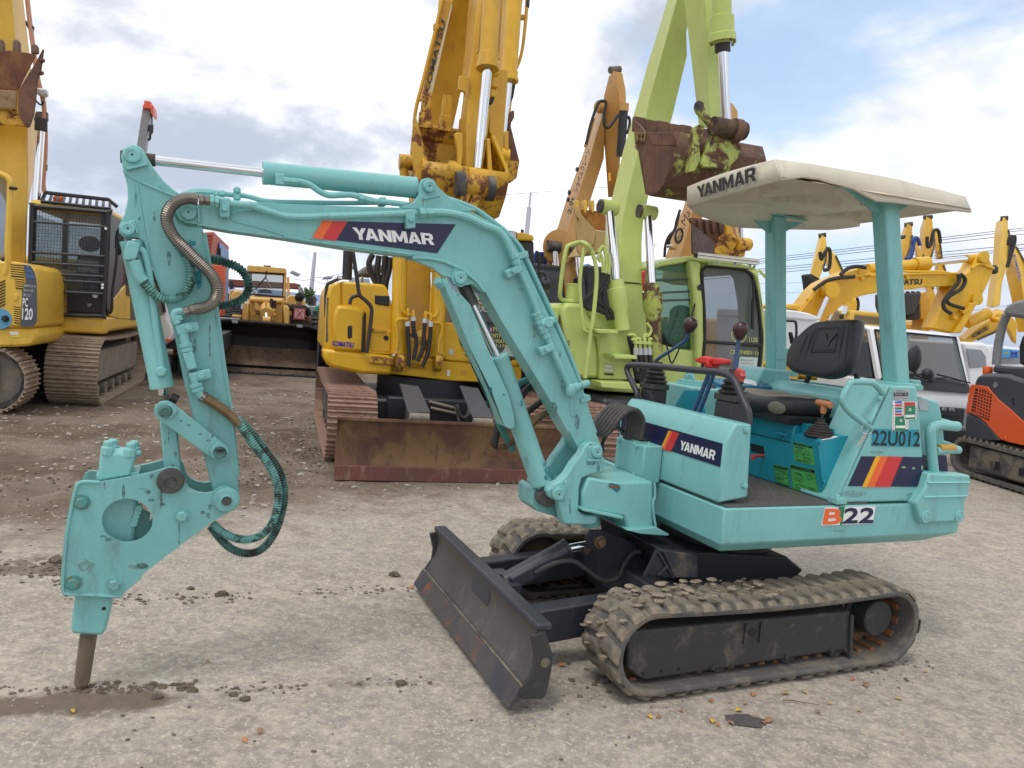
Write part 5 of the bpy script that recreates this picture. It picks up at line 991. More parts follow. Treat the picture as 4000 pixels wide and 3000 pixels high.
# ---- links and breaker
def capsule(z,a,b,ra,rb_,y):
    p,q = Y.at(z,*a,1,y),Y.at(z,*b,1,y); d = (q-p).normalized(); nn = V((-d.z,0,d.x)); out = []
    for i in range(11): t = math.pi*(i/10-.5); out.append(q+d*(rb_*math.cos(t))+nn*(rb_*math.sin(t)))
    for i in range(11): t = math.pi*(i/10+.5); out.append(p+d*(ra*math.cos(t))+nn*(ra*math.sin(t)))
    return out
lk = MB()
for y_ in (-.585,-.755):
    a = capsule('Z3',(1190,380),(1583,680),.040,.036,y_); o = part('link_plate',MB().prism(a,off(a,(0,-.022,0))),TEALD,EX,.003)
    if y_ > -.6:
        for c_,qd in (((1190,380),[(1150,345),(1225,330),(1280,375),(1235,440),(1165,420)]),((1583,680),[(1510,660),(1570,600),(1645,670),(1600,735),(1530,720)])):
            ey('lock_plate','Z3',qd,y_+.012,.012,TEALD,o,.003); p = Y.at('Z3',*c_,1,y_+.012); part('pin_boss',MB().lathe(p,(0,1,0),[(.026,0),(.024,.008),(.014,.010),(.012,.006),(.001,.006)],20),dirty('greasy_pin',(.08,.20,.18),(.015,.018,.016),.45,.4,20),o)
hl = YP('Z3',[(1150,450),(1270,470),(1305,850),(1300,905),(1185,905),(1180,800)],-.63); hlk = part('tipping_link',MB().prism(hl,[V((p.x,-.735,p.z)) for p in hl]),TEALD,EX,.006)
part('link_collar',MB().cyl(Y.at('Z3',1230,275,1,-.62),Y.at('Z3',1280,300,1,-.62),.018,seg=12),INK,hlk)
bkt = [(545,945),(560,910),(600,888),(720,893),(900,862),(1060,830),(1160,802),(1215,785),(1275,790),(1315,830),(1335,900),(1365,940),(1420,965),(1480,975),(1540,962),(1580,930),(1630,922),(1680,945),(1712,1000),(1705,1045),(1650,1105),(1530,1175),(1280,1360),(1020,1560)]
out = YP('Z3',bkt,-.575)+YP('Z4',[(1012,300),(940,360),(880,412),(840,422),(640,412),(490,405),(456,385),(455,300)],-.575)+YP('Z3',[(452,1600),(478,1280),(515,1080)],-.575)
hc = Y.at('Z3',918,1170,1,-.575); ex_ = (Y.at('Z3',1100,1170,1,-.575)-Y.at('Z3',735,1170,1,-.575))/2; ez_ = (Y.at('Z3',918,1010,1,-.575)-Y.at('Z3',918,1330,1,-.575))/2
def holed(outer,y0,th):
    bm = bmesh.new(); ov = [bm.verts.new((p.x,0,p.z)) for p in outer]; m = 36
    hv = [bm.verts.new((hc+ex_*math.cos(i*6.28318/m)+ez_*math.sin(i*6.28318/m)).xz.to_3d()[:2]+(0,)) if False else bm.verts.new(((hc+ex_*math.cos(i*6.28318/m)+ez_*math.sin(i*6.28318/m)).x,0,(hc+ex_*math.cos(i*6.28318/m)+ez_*math.sin(i*6.28318/m)).z)) for i in range(m)]
    es = [bm.edges.new((l[i],l[(i+1) % len(l)])) for l in (ov,hv) for i in range(len(l))]
    bmesh.ops.triangle_fill(bm,edges=es,use_beauty=True); bm.verts.index_update()
    tri = [tuple(v.index for v in f.verts) for f in bm.faces]; pts = [v.co.copy() for v in bm.verts]; bm.free(); k = len(pts); no = len(outer); mb = MB()
    fs = [t for t in tri]+[tuple(i+k for i in t) for t in tri]+[(i,(i+1) % no,(i+1) % no+k,i+k) for i in range(no)]+[(no+i,no+(i+1) % m,no+(i+1) % m+k,no+i+k) for i in range(m)]
    return mb.add([V((p.x,y0,p.z)) for p in pts]+[V((p.x,y0-th,p.z)) for p in pts],fs)
brk = part('breaker',holed(out,-.575,.022),TEALD,EX,0); part('bracket_plate',holed(out,-.765,.022),TEALD,brk)
ed = [p+V((0,-.004,0)) for p in out]
part('edge_weld',MB().tube(spline([V((p.x,-.574,p.z)) for p in out[-9:]+out[:4]],3),.007,6),TEALD,brk)
hd = YP('Z3',[(722,672),(978,690),(940,850),(700,890),(703,850)],-.60); part('breaker_head',MB().prism(hd,[V((p.x,-.74,p.z)) for p in hd]),TEAL,brk,.010)
part('head_collar',MB().prism(YP('Z3',[(690,830),(1005,820),(985,880),(700,900)],-.61),[V((p.x,-.73,p.z)) for p in YP('Z3',[(690,830),(1005,820),(985,880),(700,900)],-.61)]),TEAL,brk,.006)
for px,y_ in (((772,675),-.615),((935,688),-.615),((805,660),-.71),((960,672),-.71)):
    p = Y.at('Z3',*px,1,y_); ax_ = (Y.at('Z3',800,400,1,y_)-Y.at('Z3',770,640,1,y_)).normalized(); part('head_bolt',MB().lathe(p-ax_*.01,ax_,[(.024,0),(.024,.03),(.018,.032),(.018,.05),(.012,.055),(.001,.056)],8),TEAL,brk,.002)
part('side_plug',MB().hexn(Y.at('Z3',975,685,1,-.66),(-.95,.1,.1),.011,.02),TEAL,brk)
cb_ = YP('Z3',[(740,900),(1010,890),(930,1560),(600,1560)],-.63); part('breaker_body',MB().prism(cb_,[V((p.x,-.73,p.z)) for p in cb_]),TEALD,brk,.015)
for yy in (0,45,95,150,200): part('through_bolt',MB().obox(Y.at('Z3',1000-yy*.18,1075+yy*.55,1,-.64),((1,0,-.15),(0,1,0),(.15,0,1)),(.012,.02,.010)),TEALD,brk,.002)
part('valve_block',MB().prism(*[YP('Z3',[(985,1060),(1085,1110),(1060,1290),(920,1290),(930,1240),(965,1240)],-.70+i*-.03) for i in (0,1)]),TEALD,brk,.004)
lw = YP('Z4',[(540,408),(806,425),(790,540),(765,660),(745,700),(715,708),(530,697),(507,680),(512,620)],-.605); part('breaker_nose',MB().prism(lw,[V((p.x,-.745,p.z)) for p in lw]),TEALD,brk,.012)
p = Y.at('Z4',748,511,1,-.605); part('nose_hole',MB().lathe(p+V((0,.0005,0)),(0,1,0),[(.001,.001),(.0075,.001),(.0075,-.001)],12),INK,brk)
t0,t1 = Y.at('Z4',638,700,1,CY),Y.at('Z4',590,1040,1,CY); d = (t1-t0).normalized(); t2 = Y.at('Z4',572,1092,1,CY)
part('chisel',MB().tube([t0,t0+d*.02,t1,t1.lerp(t2,.5),t2],[.031,.031,.0285,.022,.006],20),CHISEL,brk)
for px,rr in (((590,1035),1),((1310,1132),0)): p = Y.at('Z3',*px,1,-.575); bolt(brk,p,(0,1,0),.022,.018,TEALD if not rr else rust('rusty_bolt',(.10,.30,.27),(.09,.26,.24),(.30,.11,.05),18,.6))
for px in ((530,325),(826,335)): p = Y.at('Z4',*px,1,-.575); bolt(brk,p,(0,1,0),.022,.018,bpy.data.materials['rusty_bolt'] if px[0] < 600 else TEALD)
DK = dirty('greasy_steel',(.055,.055,.052),(.10,.10,.085),.4,.5,16)
for px,r_ in (((1230,878),.046),((1630,1015),.046)):
    p = Y.at('Z3',*px,1,-.573); o = part('pin_cap',MB().lathe(p,(0,1,0),[(r_*1.1,0),(r_*1.1,.01),(r_*.95,.012),(r_*.95,.024),(r_*.5,.026),(r_*.45,.032),(r_*.4,.028),(.001,.028)],26),DK if px[0] < 1400 else TEALD,brk)
    if px[0] > 1400: part('pin_core',MB().lathe(p+V((0,.027,0)),(0,1,0),[(.018,0),(.018,.004),(.001,.004)],14),DK,o)
part('spring_hose',hose(YP('Z3',[(1700,430),(1770,540),(1840,640),(1910,730),(1965,820),(2000,930),(2000,1040),(1975,1150),(1930,1230),(1860,1285),(1770,1305),(1680,1290),(1600,1250),(1530,1190)],-.60),.0155,.0028,.0105),SPRINGT,brk)
part('spring_hose',hose(YP('Z3',[(1660,400),(1760,480),(1850,580),(1930,690),(2000,790),(2040,900),(2045,1020),(2020,1140),(1985,1240),(1920,1340),(1840,1395),(1750,1400),(1660,1365),(1590,1300),(1520,1210)],-.64),.0160,.0028,.0105),SPRINGD,brk)
part('braided_hose',hose(YP('Z3',[(1475,285),(1560,335),(1650,400),(1720,470)],-.60),.0195,.0015,.007),BRASS,brk); nut(brk,(('Z3',1450,268),('Z3',1510,305)),-.60,.022,BRASS)
# ---- boom cylinder and guard
a,b_ = Y.at('W6',235,800,1,-.655),Y.at('Z8',500,1020,1,-.655); d = (b_-a).normalized(); bcyl = cylinder('boom_cylinder',a,b_,.052,0,.02,EX,TEALD)
e = Y.at('Z5',1858,1212,1,-.68); part('rod',MB().cyl(b_,e,.019,seg=18),CHROME,bcyl); part('rod_eye',MB().cyl(e-(e-b_).normalized()*.14,e,.030,seg=14),DK,bcyl)
ft_p = Y.at('W6',370,888,1,-.68); part('barrel_eye',MB().cyl(a,Y.at('W6',270,880,1,-.68),.036,seg=14).cyl(ft_p+V((0,.05,0)),ft_p+V((0,-.05,0)),.048,seg=18),TEALD,bcyl)
gd = [(62,412),(95,395),(140,480),(205,515),(285,600),(420,945),(520,1160),(600,1345),(640,1500),(648,1595),(605,1610),(562,1590),(455,1300),(280,950),(128,575)]
g0 = Y.pts('Z8',gd,1,-.592); part('rod_guard',MB().prism(g0,[V((p.x,-.600,p.z)) for p in g0]),TEALD,bcyl,.003)
gl_ = Y.pts('Z8',[(62,412),(128,575),(280,950),(455,1300),(562,1590)],1,-.595); part('guard_lip',MB().prism([p for p in gl_]+[p+V((.004,0,.003)) for p in reversed(gl_)],[V((p.x,-.69,p.z)) for p in gl_]+[V((p.x+.004,-.69,p.z+.003)) for p in reversed(gl_)]),TEALD,bcyl,.001)
bolt(bcyl,Y.at('Z8',50,432,1,-.62),(.8,.4,.3),.022,.03,TEALD)
# ---- swing post
kp = [(592,500),(640,470),(705,482),(738,540),(735,590),(757,605),(750,722),(650,732),(568,765),(548,850),(540,1030),(598,1062),(692,1066),(690,1132),(640,1146),(420,1140),(405,1085),(385,1000),(368,952),(305,922),(290,865),(325,815),(390,790),(440,735),(500,640),(560,570)]
k0 = YP('W6',kp,-.555); post_ = part('swing_post',MB().prism(k0,[V((p.x,-.615,p.z)) for p in k0]),TEAL,EX,.014)
k1 = off(k0,(0,-.20,0)); part('swing_post_cheek',MB().prism(k1,off(k1,(0,-.06,0))),TEAL,post_,.014)
wb = YP('W6',[(420,1130),(410,1000),(440,800),(540,760),(545,1030),(690,1068),(690,1125)],-.60); part('swing_post_web',MB().prism(wb,[V((p.x,-.77,p.z)) for p in wb]),TEALD,post_,.01)
pinboss(post_,'W6',(680,545),.030,-.552,[(622,520),(660,490),(715,500),(735,560),(730,602),(620,600)]); ey('lock_bar','W6',[(612,605),(735,608),(735,630),(612,628)],-.545,.014,TEAL,post_,.002)
pinboss(post_,'W6',(370,888),.032,-.552,[(318,850),(350,828),(430,830),(428,948),(340,940)]); ey('lock_bar','W6',[(430,790),(445,788),(440,950),(424,950)],-.545,.014,TEAL,post_,.002)
fe = YP('W6',[(315,640),(345,590),(420,480),(440,470),(465,490),(500,560),(515,610),(470,650),(400,690),(350,740),(320,760),(340,700)],-.80); part('far_cheek',MB().prism(fe,off(fe,(0,-.06,0))),TEALD,post_,.014)
gz_ = Y.at('W6',255,900,1,-.655); part('greasy_collar',MB().cyl(gz_+V((0,.06,0)),gz_+V((0,-.06,0)),.046,seg=18),DK,post_)
lp_ = YP('W6',[(168,860),(200,835),(300,900),(360,960),(380,1060),(395,1078),(300,1060),(200,1030),(165,985)],-.66); part('swing_post_toe',MB().prism(lp_,[V((p.x,-.84,p.z)) for p in lp_]),TEALD,post_,.012)
vx = Y.at('W6',630,900,1,-.68); part('swing_pin',MB().cyl(Y.at('W6',630,730,1,-.70),Y.at('W6',640,1145,1,-.70),.048,seg=20),TEALD,post_)
# hoses between boom foot and frame
HT = plain('teal_over_black_hose',(.03,.16,.15),.5,0,.6,9)
for i,prs in enumerate(((('Z8',790,1200),('Z8',700,1230),('Z8',640,1290),('Z8',560,1440),('Z8',510,1540),('W6',10,540)),(('Z8',790,1250),('Z8',730,1300),('Z8',670,1400),('Z8',590,1530),('Z8',500,1640)),(('Z8',880,1370),('Z8',800,1430),('Z8',730,1490),('Z8',640,1580)))): ypipe('hose',prs,-.80-.02*i,.017,post_,HT if i == 0 else HOSE,6,10)
part('wrapped_hose',hose([Y.at('W6',x,y,1,-.80) for x,y in ((310,210),(230,260),(160,320),(60,420),(0,465),(-40,480))],.022,.0015,.02),BRASS,post_)
lhs = [('W1',1245,1400),('W1',1215,1385),('W1',1225,1330),('W1',1245,1250),('W1',1300,1200)]
ypipe('hose',lhs,-.83,.019,post_,HOSE); ypipe('hose',(('W1',1230,1400),('W1',1290,1390),('W1',1350,1355),('W1',1420,1300)),-.82,.019,post_,BRASS)

# grease, dust and rust marks
def smear(par,z,c,rx_,ry_,y,mat,seed=0,name='grease_smear',fr=None):
    pts = []
    for i in range(18):
        a_ = i/18*6.28318; k_ = 1+.45*mnoise.noise(V((math.cos(a_)*1.6+c[0]*.37,math.sin(a_)*1.6+c[1]*.37,seed))); pts.append(Y.at(z,c[0]+rx_*k_*math.cos(a_),c[1]+ry_*k_*math.sin(a_),1,y))
    return part(name,MB().add(pts,[tuple(range(len(pts)))]),mat,par)
for q in ((1065,962,26,17),(1087,1022,22,15),(1178,1050,16,12),(1515,1068,17,24),(1460,1108,17,14),(1497,1132,16,19),(1208,955,52,13),(780,1305,26,14),(745,1282,22,10),(1160,1000,10,80),(1290,1250,9,90),(1030,940,24,10),(1090,850,14,20),(890,960,12,50)): smear(brk,'Z3',q[:2],q[2],q[3],-.5742,GREASE)
smear(brk,'Z4',(1020,205),48,20,-.5742,GREASE)
for q in ((752,910,5,30),(570,1010,5,10)): smear(brk,'Z3',q[:2],q[2],q[3],-.5742,RSTN,0,'rust_run')
for q in ((480,1250,14,200),(620,1500,60,50),(1000,1500,80,20)): smear(brk,'Z3',q[:2],q[2],q[3],-.5745,DUST,0,'dust_smear')
for q in ((1350,480,24,8),(1440,545,16,6),(1300,450,14,9),(1500,590,18,8),(1530,560,8,14)): smear(EX,'Z3',q[:2],q[2],q[3],-.5846,GREASE)
for q in ((1265,690,10,22),(1215,560,6,50),(1190,600,8,20),(1240,780,12,20)): smear(hlk,'Z3',q[:2],q[2],q[3],-.6295,GREASE)
for q in ((1700,1300,8,160),(1580,1350,14,60),(1440,950,30,26),(1500,1180,20,14),(1630,700,18,60),(1100,160,10,60),(1250,300,12,40),(1370,640,16,60)): smear(arm,'Z2',q[:2],q[2],q[3],AN+.0006,GREASE)
for q in ((1530,510,26,18),(1590,780,40,30),(1610,860,14,30),(1130,320,16,9)): smear(arm,'Z2',q[:2],q[2],q[3],AN+.0008,OLDB,0,'old_paint_scuff')
for q in ((1600,500,6,60),(1560,600,8,34)): smear(boom,'Z5',q[:2],q[2],q[3],BN+.0065,RSTN,0,'rust_run')
for q in ((300,880,90,6),(640,905,70,5),(850,960,120,6),(1250,1010,140,6)): smear(boom,'Z5',q[:2],q[2],q[3],BN+.0008,DUST,0,'dust_smear')
for q in ((960,640,12,30),(700,480,30,12),(800,820,14,60),(1030,1250,14,60),(1010,1000,10,40),(620,300,40,16)): smear(boom,'Z8',q[:2],q[2],q[3],BN+.0008,DUST,0,'dust_smear')
for q in ((960,1450,30,60),(1150,1550,20,60)): smear(boom,'Z8',q[:2],q[2],q[3],BN+.0008,GREASE)
for q in ((640,640,40,20),(700,680,12,44),(450,560,14,14),(470,1000,10,60),(600,1050,50,10),(660,490,34,9)): smear(post_,'W6',q[:2],q[2],q[3],-.5545,GREASE)
for q in ((290,700,24,30),(265,650,16,22),(310,745,20,16),(275,760,14,20)): smear(bcyl,'W6',q[:2],q[2],q[3],-.6005,OLDB,0,'old_paint_scuff')
for q in ((470,1010,12,20),(700,1400,10,30),(560,1330,12,10),(450,1290,14,24),(330,700,8,8),(180,500,18,30)): smear(bcyl,'Z8',q[:2],q[2],q[3],-.5912,OLDB if q[0] > 400 else GREASE,0,'old_paint_scuff')
# house: dust along the lower edges, runs below the bolts
for q in ((600,1150,240,7),(640,1210,8,8),(150,1380,60,8)): smear(body,'V3',q[:2],q[2],q[3],yn+.0008,DUST,0,'dust_smear')
for q in ((730,830,20,9),(890,835,8,20),(815,838,14,10)): smear(hood,'V3',q[:2],q[2],q[3],yn-.0078,plain('sticker_peel',(.25,.42,.28),.6,0,.5,60),0,'peeled_patch')
for q in ((300,1060,120,30),(800,1080,60,30),(500,700,60,14)): smear(hood,'V3',q[:2],q[2],q[3],yn-.0112,DUST,0,'dust_smear')
# ================================================================== BACKGROUND
KYEL = paint('yellow_paint',(.70,.40,.015),.32,.07,.15,(.12,.07,.03),.28,(.28,.17,.05),.12)
KYELR = paint('rusty_yellow_paint',(.60,.34,.025),.5,.12,.5,(.06,.03,.02),.5,(.20,.10,.04),.3,1,.42,(.15,.05,.02))
KYELW = paint('worn_yellow_paint',(.60,.33,.02),.42,.10,.3,(.10,.06,.03),.45,(.30,.18,.06),.2)
AMBER = paint('amber_yellow_paint',(.73,.46,.055),.38,.08,.15,(.14,.08,.04),.35,(.30,.20,.09),.15)
LOADY = paint('loader_paint',(.64,.39,.105),.42,.07,.2,(.14,.08,.04),.3,(.30,.20,.09),.15)
TAN = paint('tan_paint',(.55,.30,.085),.42,.07,.2,(.12,.07,.04),.3,(.24,.13,.05),.15)
LIME = paint('lime_paint',(.50,.60,.17),.36,.06,.12,(.14,.09,.04),.22,(.30,.30,.10),.12)
LIMEW = paint('worn_lime_paint',(.40,.46,.10),.5,.12,.4,(.12,.07,.03),.5,(.16,.09,.05),.3,1,.52,(.10,.045,.03))
LIMEB = paint('rusty_lime_paint',(.36,.42,.09),.55,.14,.5,(.10,.06,.03),.6,(.12,.07,.045),.35,1.2,.80,(.115,.058,.038))
RUSTB = rust('rusty_bucket',(.13,.065,.05),(.19,.095,.06),(.075,.045,.04),3,.7)
RUSTP = rust('rusty_plate',(.145,.055,.032),(.24,.115,.05),(.085,.04,.03),2.2,.75)
RUSTBL = rust('rusty_blade',(.115,.05,.035),(.205,.115,.05),(.075,.04,.036),2.4,.6,.4)
SHOE = rust('worn_track_steel',(.27,.21,.15),(.36,.29,.215),(.19,.125,.08),4,.75)
SHOER = rust('rusty_track_steel',(.27,.155,.11),(.33,.21,.155),(.17,.08,.055),4,.7)
DKFR = dirty('dirty_frame',(.05,.05,.052),(.17,.14,.11),.5,.8,4)
GRFR = dirty('dusty_frame',(.20,.18,.155),(.28,.23,.175),.5,.85,4)
DARK = plain('dark_trim',(.022,.023,.028),.45,0,.2,14)
GREYP = paint('grey_paint',(.27,.28,.30),.4,.08,.1)
WHITEP = paint('white_paint',(.76,.77,.79),.25,.03,.05,(.3,.28,.25),.15,(.45,.42,.38),.05)
PANELB = plain('slate_panel',(.075,.085,.105),.4,0,.15,8)
GLASS = glass('sky_tinted_glass',(.20,.225,.245),.36); GLASSG = glass('green_glass',(.07,.20,.12),.40); GLASSC = glass('clear_glass',(.22,.25,.26),.22)  # GLASS: pale grey pane colour stands in for reflected sky
PURP = plain('violet_letters',(.055,.02,.28),.4,0,.1,10); LETW = plain('white_letters',(.75,.75,.74),.5,0,.05,20); LETD = plain('dark_letters',(.03,.03,.04),.5,0,.1,20)
MARKY = plain('yellow_marker',(.75,.72,.18),.6,0,.1,20)
SEATD = plain('dark_seat',(.03,.035,.04),.7,0,.2,20)

def zp(fr,z,p,ax,v): return fr.at(z,p[0],p[1],ax,v)
def fp(par,fr,name,z,pts,y0,dep,mat,bev=.012):
    a = fr.pts(z,pts,1,y0); return part(name,MB().prism(a,[V((p.x,y0+dep,p.z)) for p in a]),mat,par,bev)
def sp2(par,fr,name,z,pts,x0,dep,mat,bev=.012):
    a = fr.pts(z,pts,0,x0); return part(name,MB().prism(a,[V((x0+dep,p.y,p.z)) for p in a]),mat,par,bev)
def ft(par,fr,name,pts,y,r,mat,k=5,seg=8):
    ys = y if isinstance(y,(list,tuple)) else [y]*len(pts); return part(name,MB().tube(spline([fr.at(z,a,b,1,yy) for (z,a,b),yy in zip(pts,ys)],k) if k else [fr.at(z,a,b,1,yy) for (z,a,b),yy in zip(pts,ys)],r,seg),mat,par)
def word(par,fr,s,z,o,e,u,y,mat,bold=.02,shear=0,ax=1,lift=-.004):
    O,E,U = [fr.at(z,*q,ax,y) for q in (o,e,u)]
    n_ = V((0,lift,0)) if ax == 1 else V((lift,0,0)); return lettering(s,O+n_,E-O,U-O,mat,par,bold,shear,.0005)
def ram(par,fr,name,a,b,c,rb,rr,mat,ya,yb,yc,eye=True,gland=None):
    """barrel a->b, rod b->c; each (zoom, x, y) at its own depth"""
    A,B,Cc = fr.at(*a,1,ya),fr.at(*b,1,yb),fr.at(*c,1,yc); d = (B-A); L = d.length
    o = part(name,MB().lathe(A,d,[(rb,0),(rb,L-.16),(rb*1.12,L-.15),(rb*1.12,L-.06),(rb*1.25,L-.055),(rb*1.25,L),(rr,L)],20),mat,par)
    part('rod',MB().cyl(B,Cc,rr,seg=16),CHROME,o)
    d2 = (Cc-B).normalized(); part('rod_eye',MB().cyl(Cc-d2*.09,Cc,rr*1.35,seg=14).cyl(Cc+V((rr*2.0,0,0)),Cc-V((rr*2.0,0,0)),rr*2.0,seg=16),gland or mat,o); return o
_sh = {}
def shoe_mesh(w,pitch,mat,ribs=3):
    key = (round(w,3),round(pitch,3),mat.name)
    if key in _sh: return _sh[key]
    mb = MB().box(-pitch*.49,pitch*.49,-w/2,w/2,0,.014)
    for i in range(ribs): x = -pitch*.36+pitch*.72*i/(ribs-1); mb.prism([V((x-.013,-w/2,.014)),V((x+.013,-w/2,.014)),V((x+.007,-w/2,.038)),V((x-.007,-w/2,.038))],[V((x-.013,w/2,.014)),V((x+.013,w/2,.014)),V((x+.007,w/2,.038)),V((x-.007,w/2,.038))])
    for sx in (-1,1):
        for sy in (-1,1): mb.hexn((sx*pitch*.18,sy*.085,.014),(0,0,1),.013,.012)
    me = mb.mesh('track_shoe'); me.materials.append(mat); me.materials.append(DARK)
    mb2 = None; _sh[key] = me; return me
def crawler(par,s0,s1,t0,t1,h,mat,frame=DKFR,along='y',pitch=.165,inner=True):
    """crawler track: t runs along the track, s across it"""
    def m(t,s,z): return V((s,t,z)) if along == 'y' else V((t,s,z))
    w = abs(s1-s0); sc_ = (s0+s1)/2; r = h/2-.03; L = t1-t0; x0,x1 = t0+r+.03,t1-r-.03; S = x1-x0; per = 2*S+2*math.pi*r; k = round(per/pitch); pts = []
    for i in range(k):
        d = per*i/k
        if d < S: pts.append((x0+d,0,math.pi)); continue
        d -= S
        if d < math.pi*r: a = d/r; pts.append((x1+r*math.sin(a),r-r*math.cos(a),math.pi-a)); continue
        d -= math.pi*r
        if d < S: pts.append((x1-d,2*r-.03*math.sin(math.pi*d/S),0.0)); continue
        d -= S; a = d/r; pts.append((x0-r*math.sin(a),r+r*math.cos(a),-a))
    lw = min(.20,w*.35)
    secs = [[m(t-math.sin(a)*q,sc_+sg*lw/2,z+.03-math.cos(a)*q) for sg,q in ((1,.0),(-1,.0),(-1,.07),(1,.07))] for t,z,a in pts]
    tr = part('crawler_track',MB().loft(secs,False,True),DKFR,par,0,30); me = shoe_mesh(w,pitch,mat)
    for t,z,a in pts:
        # shoe x along tangent, z outward
        o = V((math.sin(a),0,math.cos(a))); tx = V((math.cos(a),0,-math.sin(a))); P = m(t,sc_,z+.03)
        X = m(tx.x,0,tx.z); Zv = m(o.x,0,o.z); Yv = Zv.cross(X)
        inst('track_shoe',me,tr,Matrix(((X.x,Yv.x,Zv.x,P.x),(X.y,Yv.y,Zv.y,P.y),(X.z,Yv.z,Zv.z,P.z),(0,0,0,1))))
    f = MB(); a_,b_ = m(t0+h*.42,sc_-w*.32,h*.30),m(t1-h*.42,sc_+w*.32,h*.78); f.box(min(a_.x,b_.x),max(a_.x,b_.x),min(a_.y,b_.y),max(a_.y,b_.y),a_.z,b_.z)
    fo = part('track_frame',f,frame,par,.03)
    for i in range(6):
        t = x0+S*(i+.5)/6; c = m(t,sc_-w*.30,.15); d = m(0,w*.6,0); part('track_roller',MB().lathe(c,d,[(.03,0),(.085,0),(.085,d.length*.3),(.06,d.length*.32),(.06,d.length*.68),(.085,d.length*.7),(.085,d.length),(.03,d.length)],14),frame,fo)
    for t,nm in ((x0,'idler_wheel'),(x1,'sprocket')):
        c = m(t,sc_-w*.16,h/2); d = m(0,w*.32,0); part(nm,MB().lathe(c,d,[(.05,0),(r*.45,.0),(r*.86,d.length*.2),(r*.86,d.length*.8),(r*.45,d.length),(.05,d.length)],24),frame,fo)
    return tr
def bucket(par,name,prof,x0,x1,mat,side=None,th=.02,teeth=None,tmat=None):
    """shell bucket; prof = (y, z) from the lip round to the front edge"""
    sec = [[V((x,y,z)) for y,z in prof] for x in [x0+(x1-x0)*i/4 for i in range(5)]]; k = len(prof)
    vs = [p for r in sec for p in r]; fs = [(i*k+j,i*k+j+1,(i+1)*k+j+1,(i+1)*k+j) for i in range(4) for j in range(k-1)]
    o = part(name,MB().add(vs,fs),mat,par,0,30); sl = o.modifiers.new('thick','SOLIDIFY'); sl.thickness = th*1.5; sl.offset = 0
    for x,sg in ((x0,1),(x1,-1)): pl_ = [V((x,y,z)) for y,z in prof]; part('side_plate',MB().prism(pl_,off(pl_,(sg*th,0,0))),side or mat,o,.004)
    if teeth:
        n_,d,L,wd = teeth; l = V((0,prof[0][0],prof[0][1])); d = V(d).normalized(); up = V((1,0,0)).cross(d)
        for i in range(n_):
            x = x0+(x1-x0)*(i+.5)/n_ if n_ > 1 else (x0+x1)/2; b = V((x,l.y,l.z)); mb = MB()
            mb.loft([[b+d*t+V((sx*wd*w_,0,0))+up*(sy*.03*h_) for sx,sy in ((1,1),(1,-1),(-1,-1),(-1,1))] for t,w_,h_ in ((-.04,1,1.4),(L*.35,1,1.2),(L*.36,.8,1.0),(L,.72,.35))]); part('bucket_tooth',mb,tmat or mat,o,.004)
    return o
def boxsweep(par,fr,name,st,dep,mat,bev=.008):
    rings = []
    for z,l,m_,r,y0 in st:
        M,R_ = fr.at(z,*m_,1,y0),fr.at(z,*r,1,y0); Lp = fr.at(z,*l,1,y0+dep); rings.append([M,R_,R_+(Lp-M),Lp])
    return part(name,MB().loft(rings),mat,par,bev)

# ------------------------------------------------------------------ yellow excavator with dozer blade (centre)
K = Frame((-1.573,6.86),17); k_ = thing('blade_excavator',K,'bright yellow excavator with a rusty dozer blade, parked facing forward in the centre','excavator')
bp = [(0,.02),(.045,.10),(.075,.22),(.07,.40),(.02,.585),(-.02,.60),(-.02,.565)]
sec = lambda x: [V((x,y,z)) for y,z in bp]+[V((x,.12,.58)),V((x,.14,.30)),V((x,.10,.02))]
kb = part('dozer_blade',MB().prism(sec(0),sec(2.52)),RUSTBL,k_,.006)
part('cutting_edge',MB().prism([V((0,-.022,.005)),V((0,-.012,.135)),V((0,.02,.14)),V((0,.01,.005))],[V((2.52,-.022,.005)),V((2.52,-.012,.135)),V((2.52,.02,.14)),V((2.52,.01,.005))]),rust('edge_strip',(.17,.065,.045),(.13,.06,.05),(.24,.15,.12),2.5,.5),kb,.002)
for x in (.82,1.72):
    part('blade_arm',MB().prism([V((x,.12,.18)),V((x,.12,.42)),V((x,1.5,.62)),V((x,1.5,.36))],[V((x+.16,.12,.18)),V((x+.16,.12,.42)),V((x+.16,1.5,.62)),V((x+.16,1.5,.36))]),DKFR,kb,.01)
for q in ([(600,992),(722,1010),(800,1180),(655,1180)],[(988,1005),(1108,1022),(1205,1215),(1072,1210)]):
    a = [zp(K,'W1',p,1,y) for p,y in zip(q,(.95,.95,.38,.38))]; o = part('cylinder_guard',MB().prism(a,off(a,(0,.015,-.012))),plain('guard_steel',(.085,.085,.092),.45,.2,.2,8),kb,.002)
    b = [p.lerp(a[(i+2) % 4],.08) for i,p in enumerate(a)]; part('blade_ram',MB().cyl((a[0]+a[1])/2+V((0,.05,-.09)),(a[2]+a[3])/2+V((0,.03,-.06)),.055,seg=14),DKFR,kb)
    part('ram_pin',MB().cyl((a[2]+a[3])/2+V((-.10,.0,-.05)),(a[2]+a[3])/2+V((.10,0,-.05)),.045,seg=12),GRFR,kb)
crawler(k_,-.06,.44,.62,4.15,.74,SHOER); crawler(k_,2.02,2.52,.62,4.15,.74,SHOER)
cf = part('car_body',MB().box(.44,2.02,1.45,3.3,.28,.62),DARK,k_,.04); part('slew_ring',MB().lathe((1.23,2.35,.6),(0,0,1),[(.62,0),(.62,.24),(.01,.25)],36),DARK,cf)
part('front_plate',MB().box(.62,1.90,1.30,1.46,.22,.66),DARK,cf,.02)
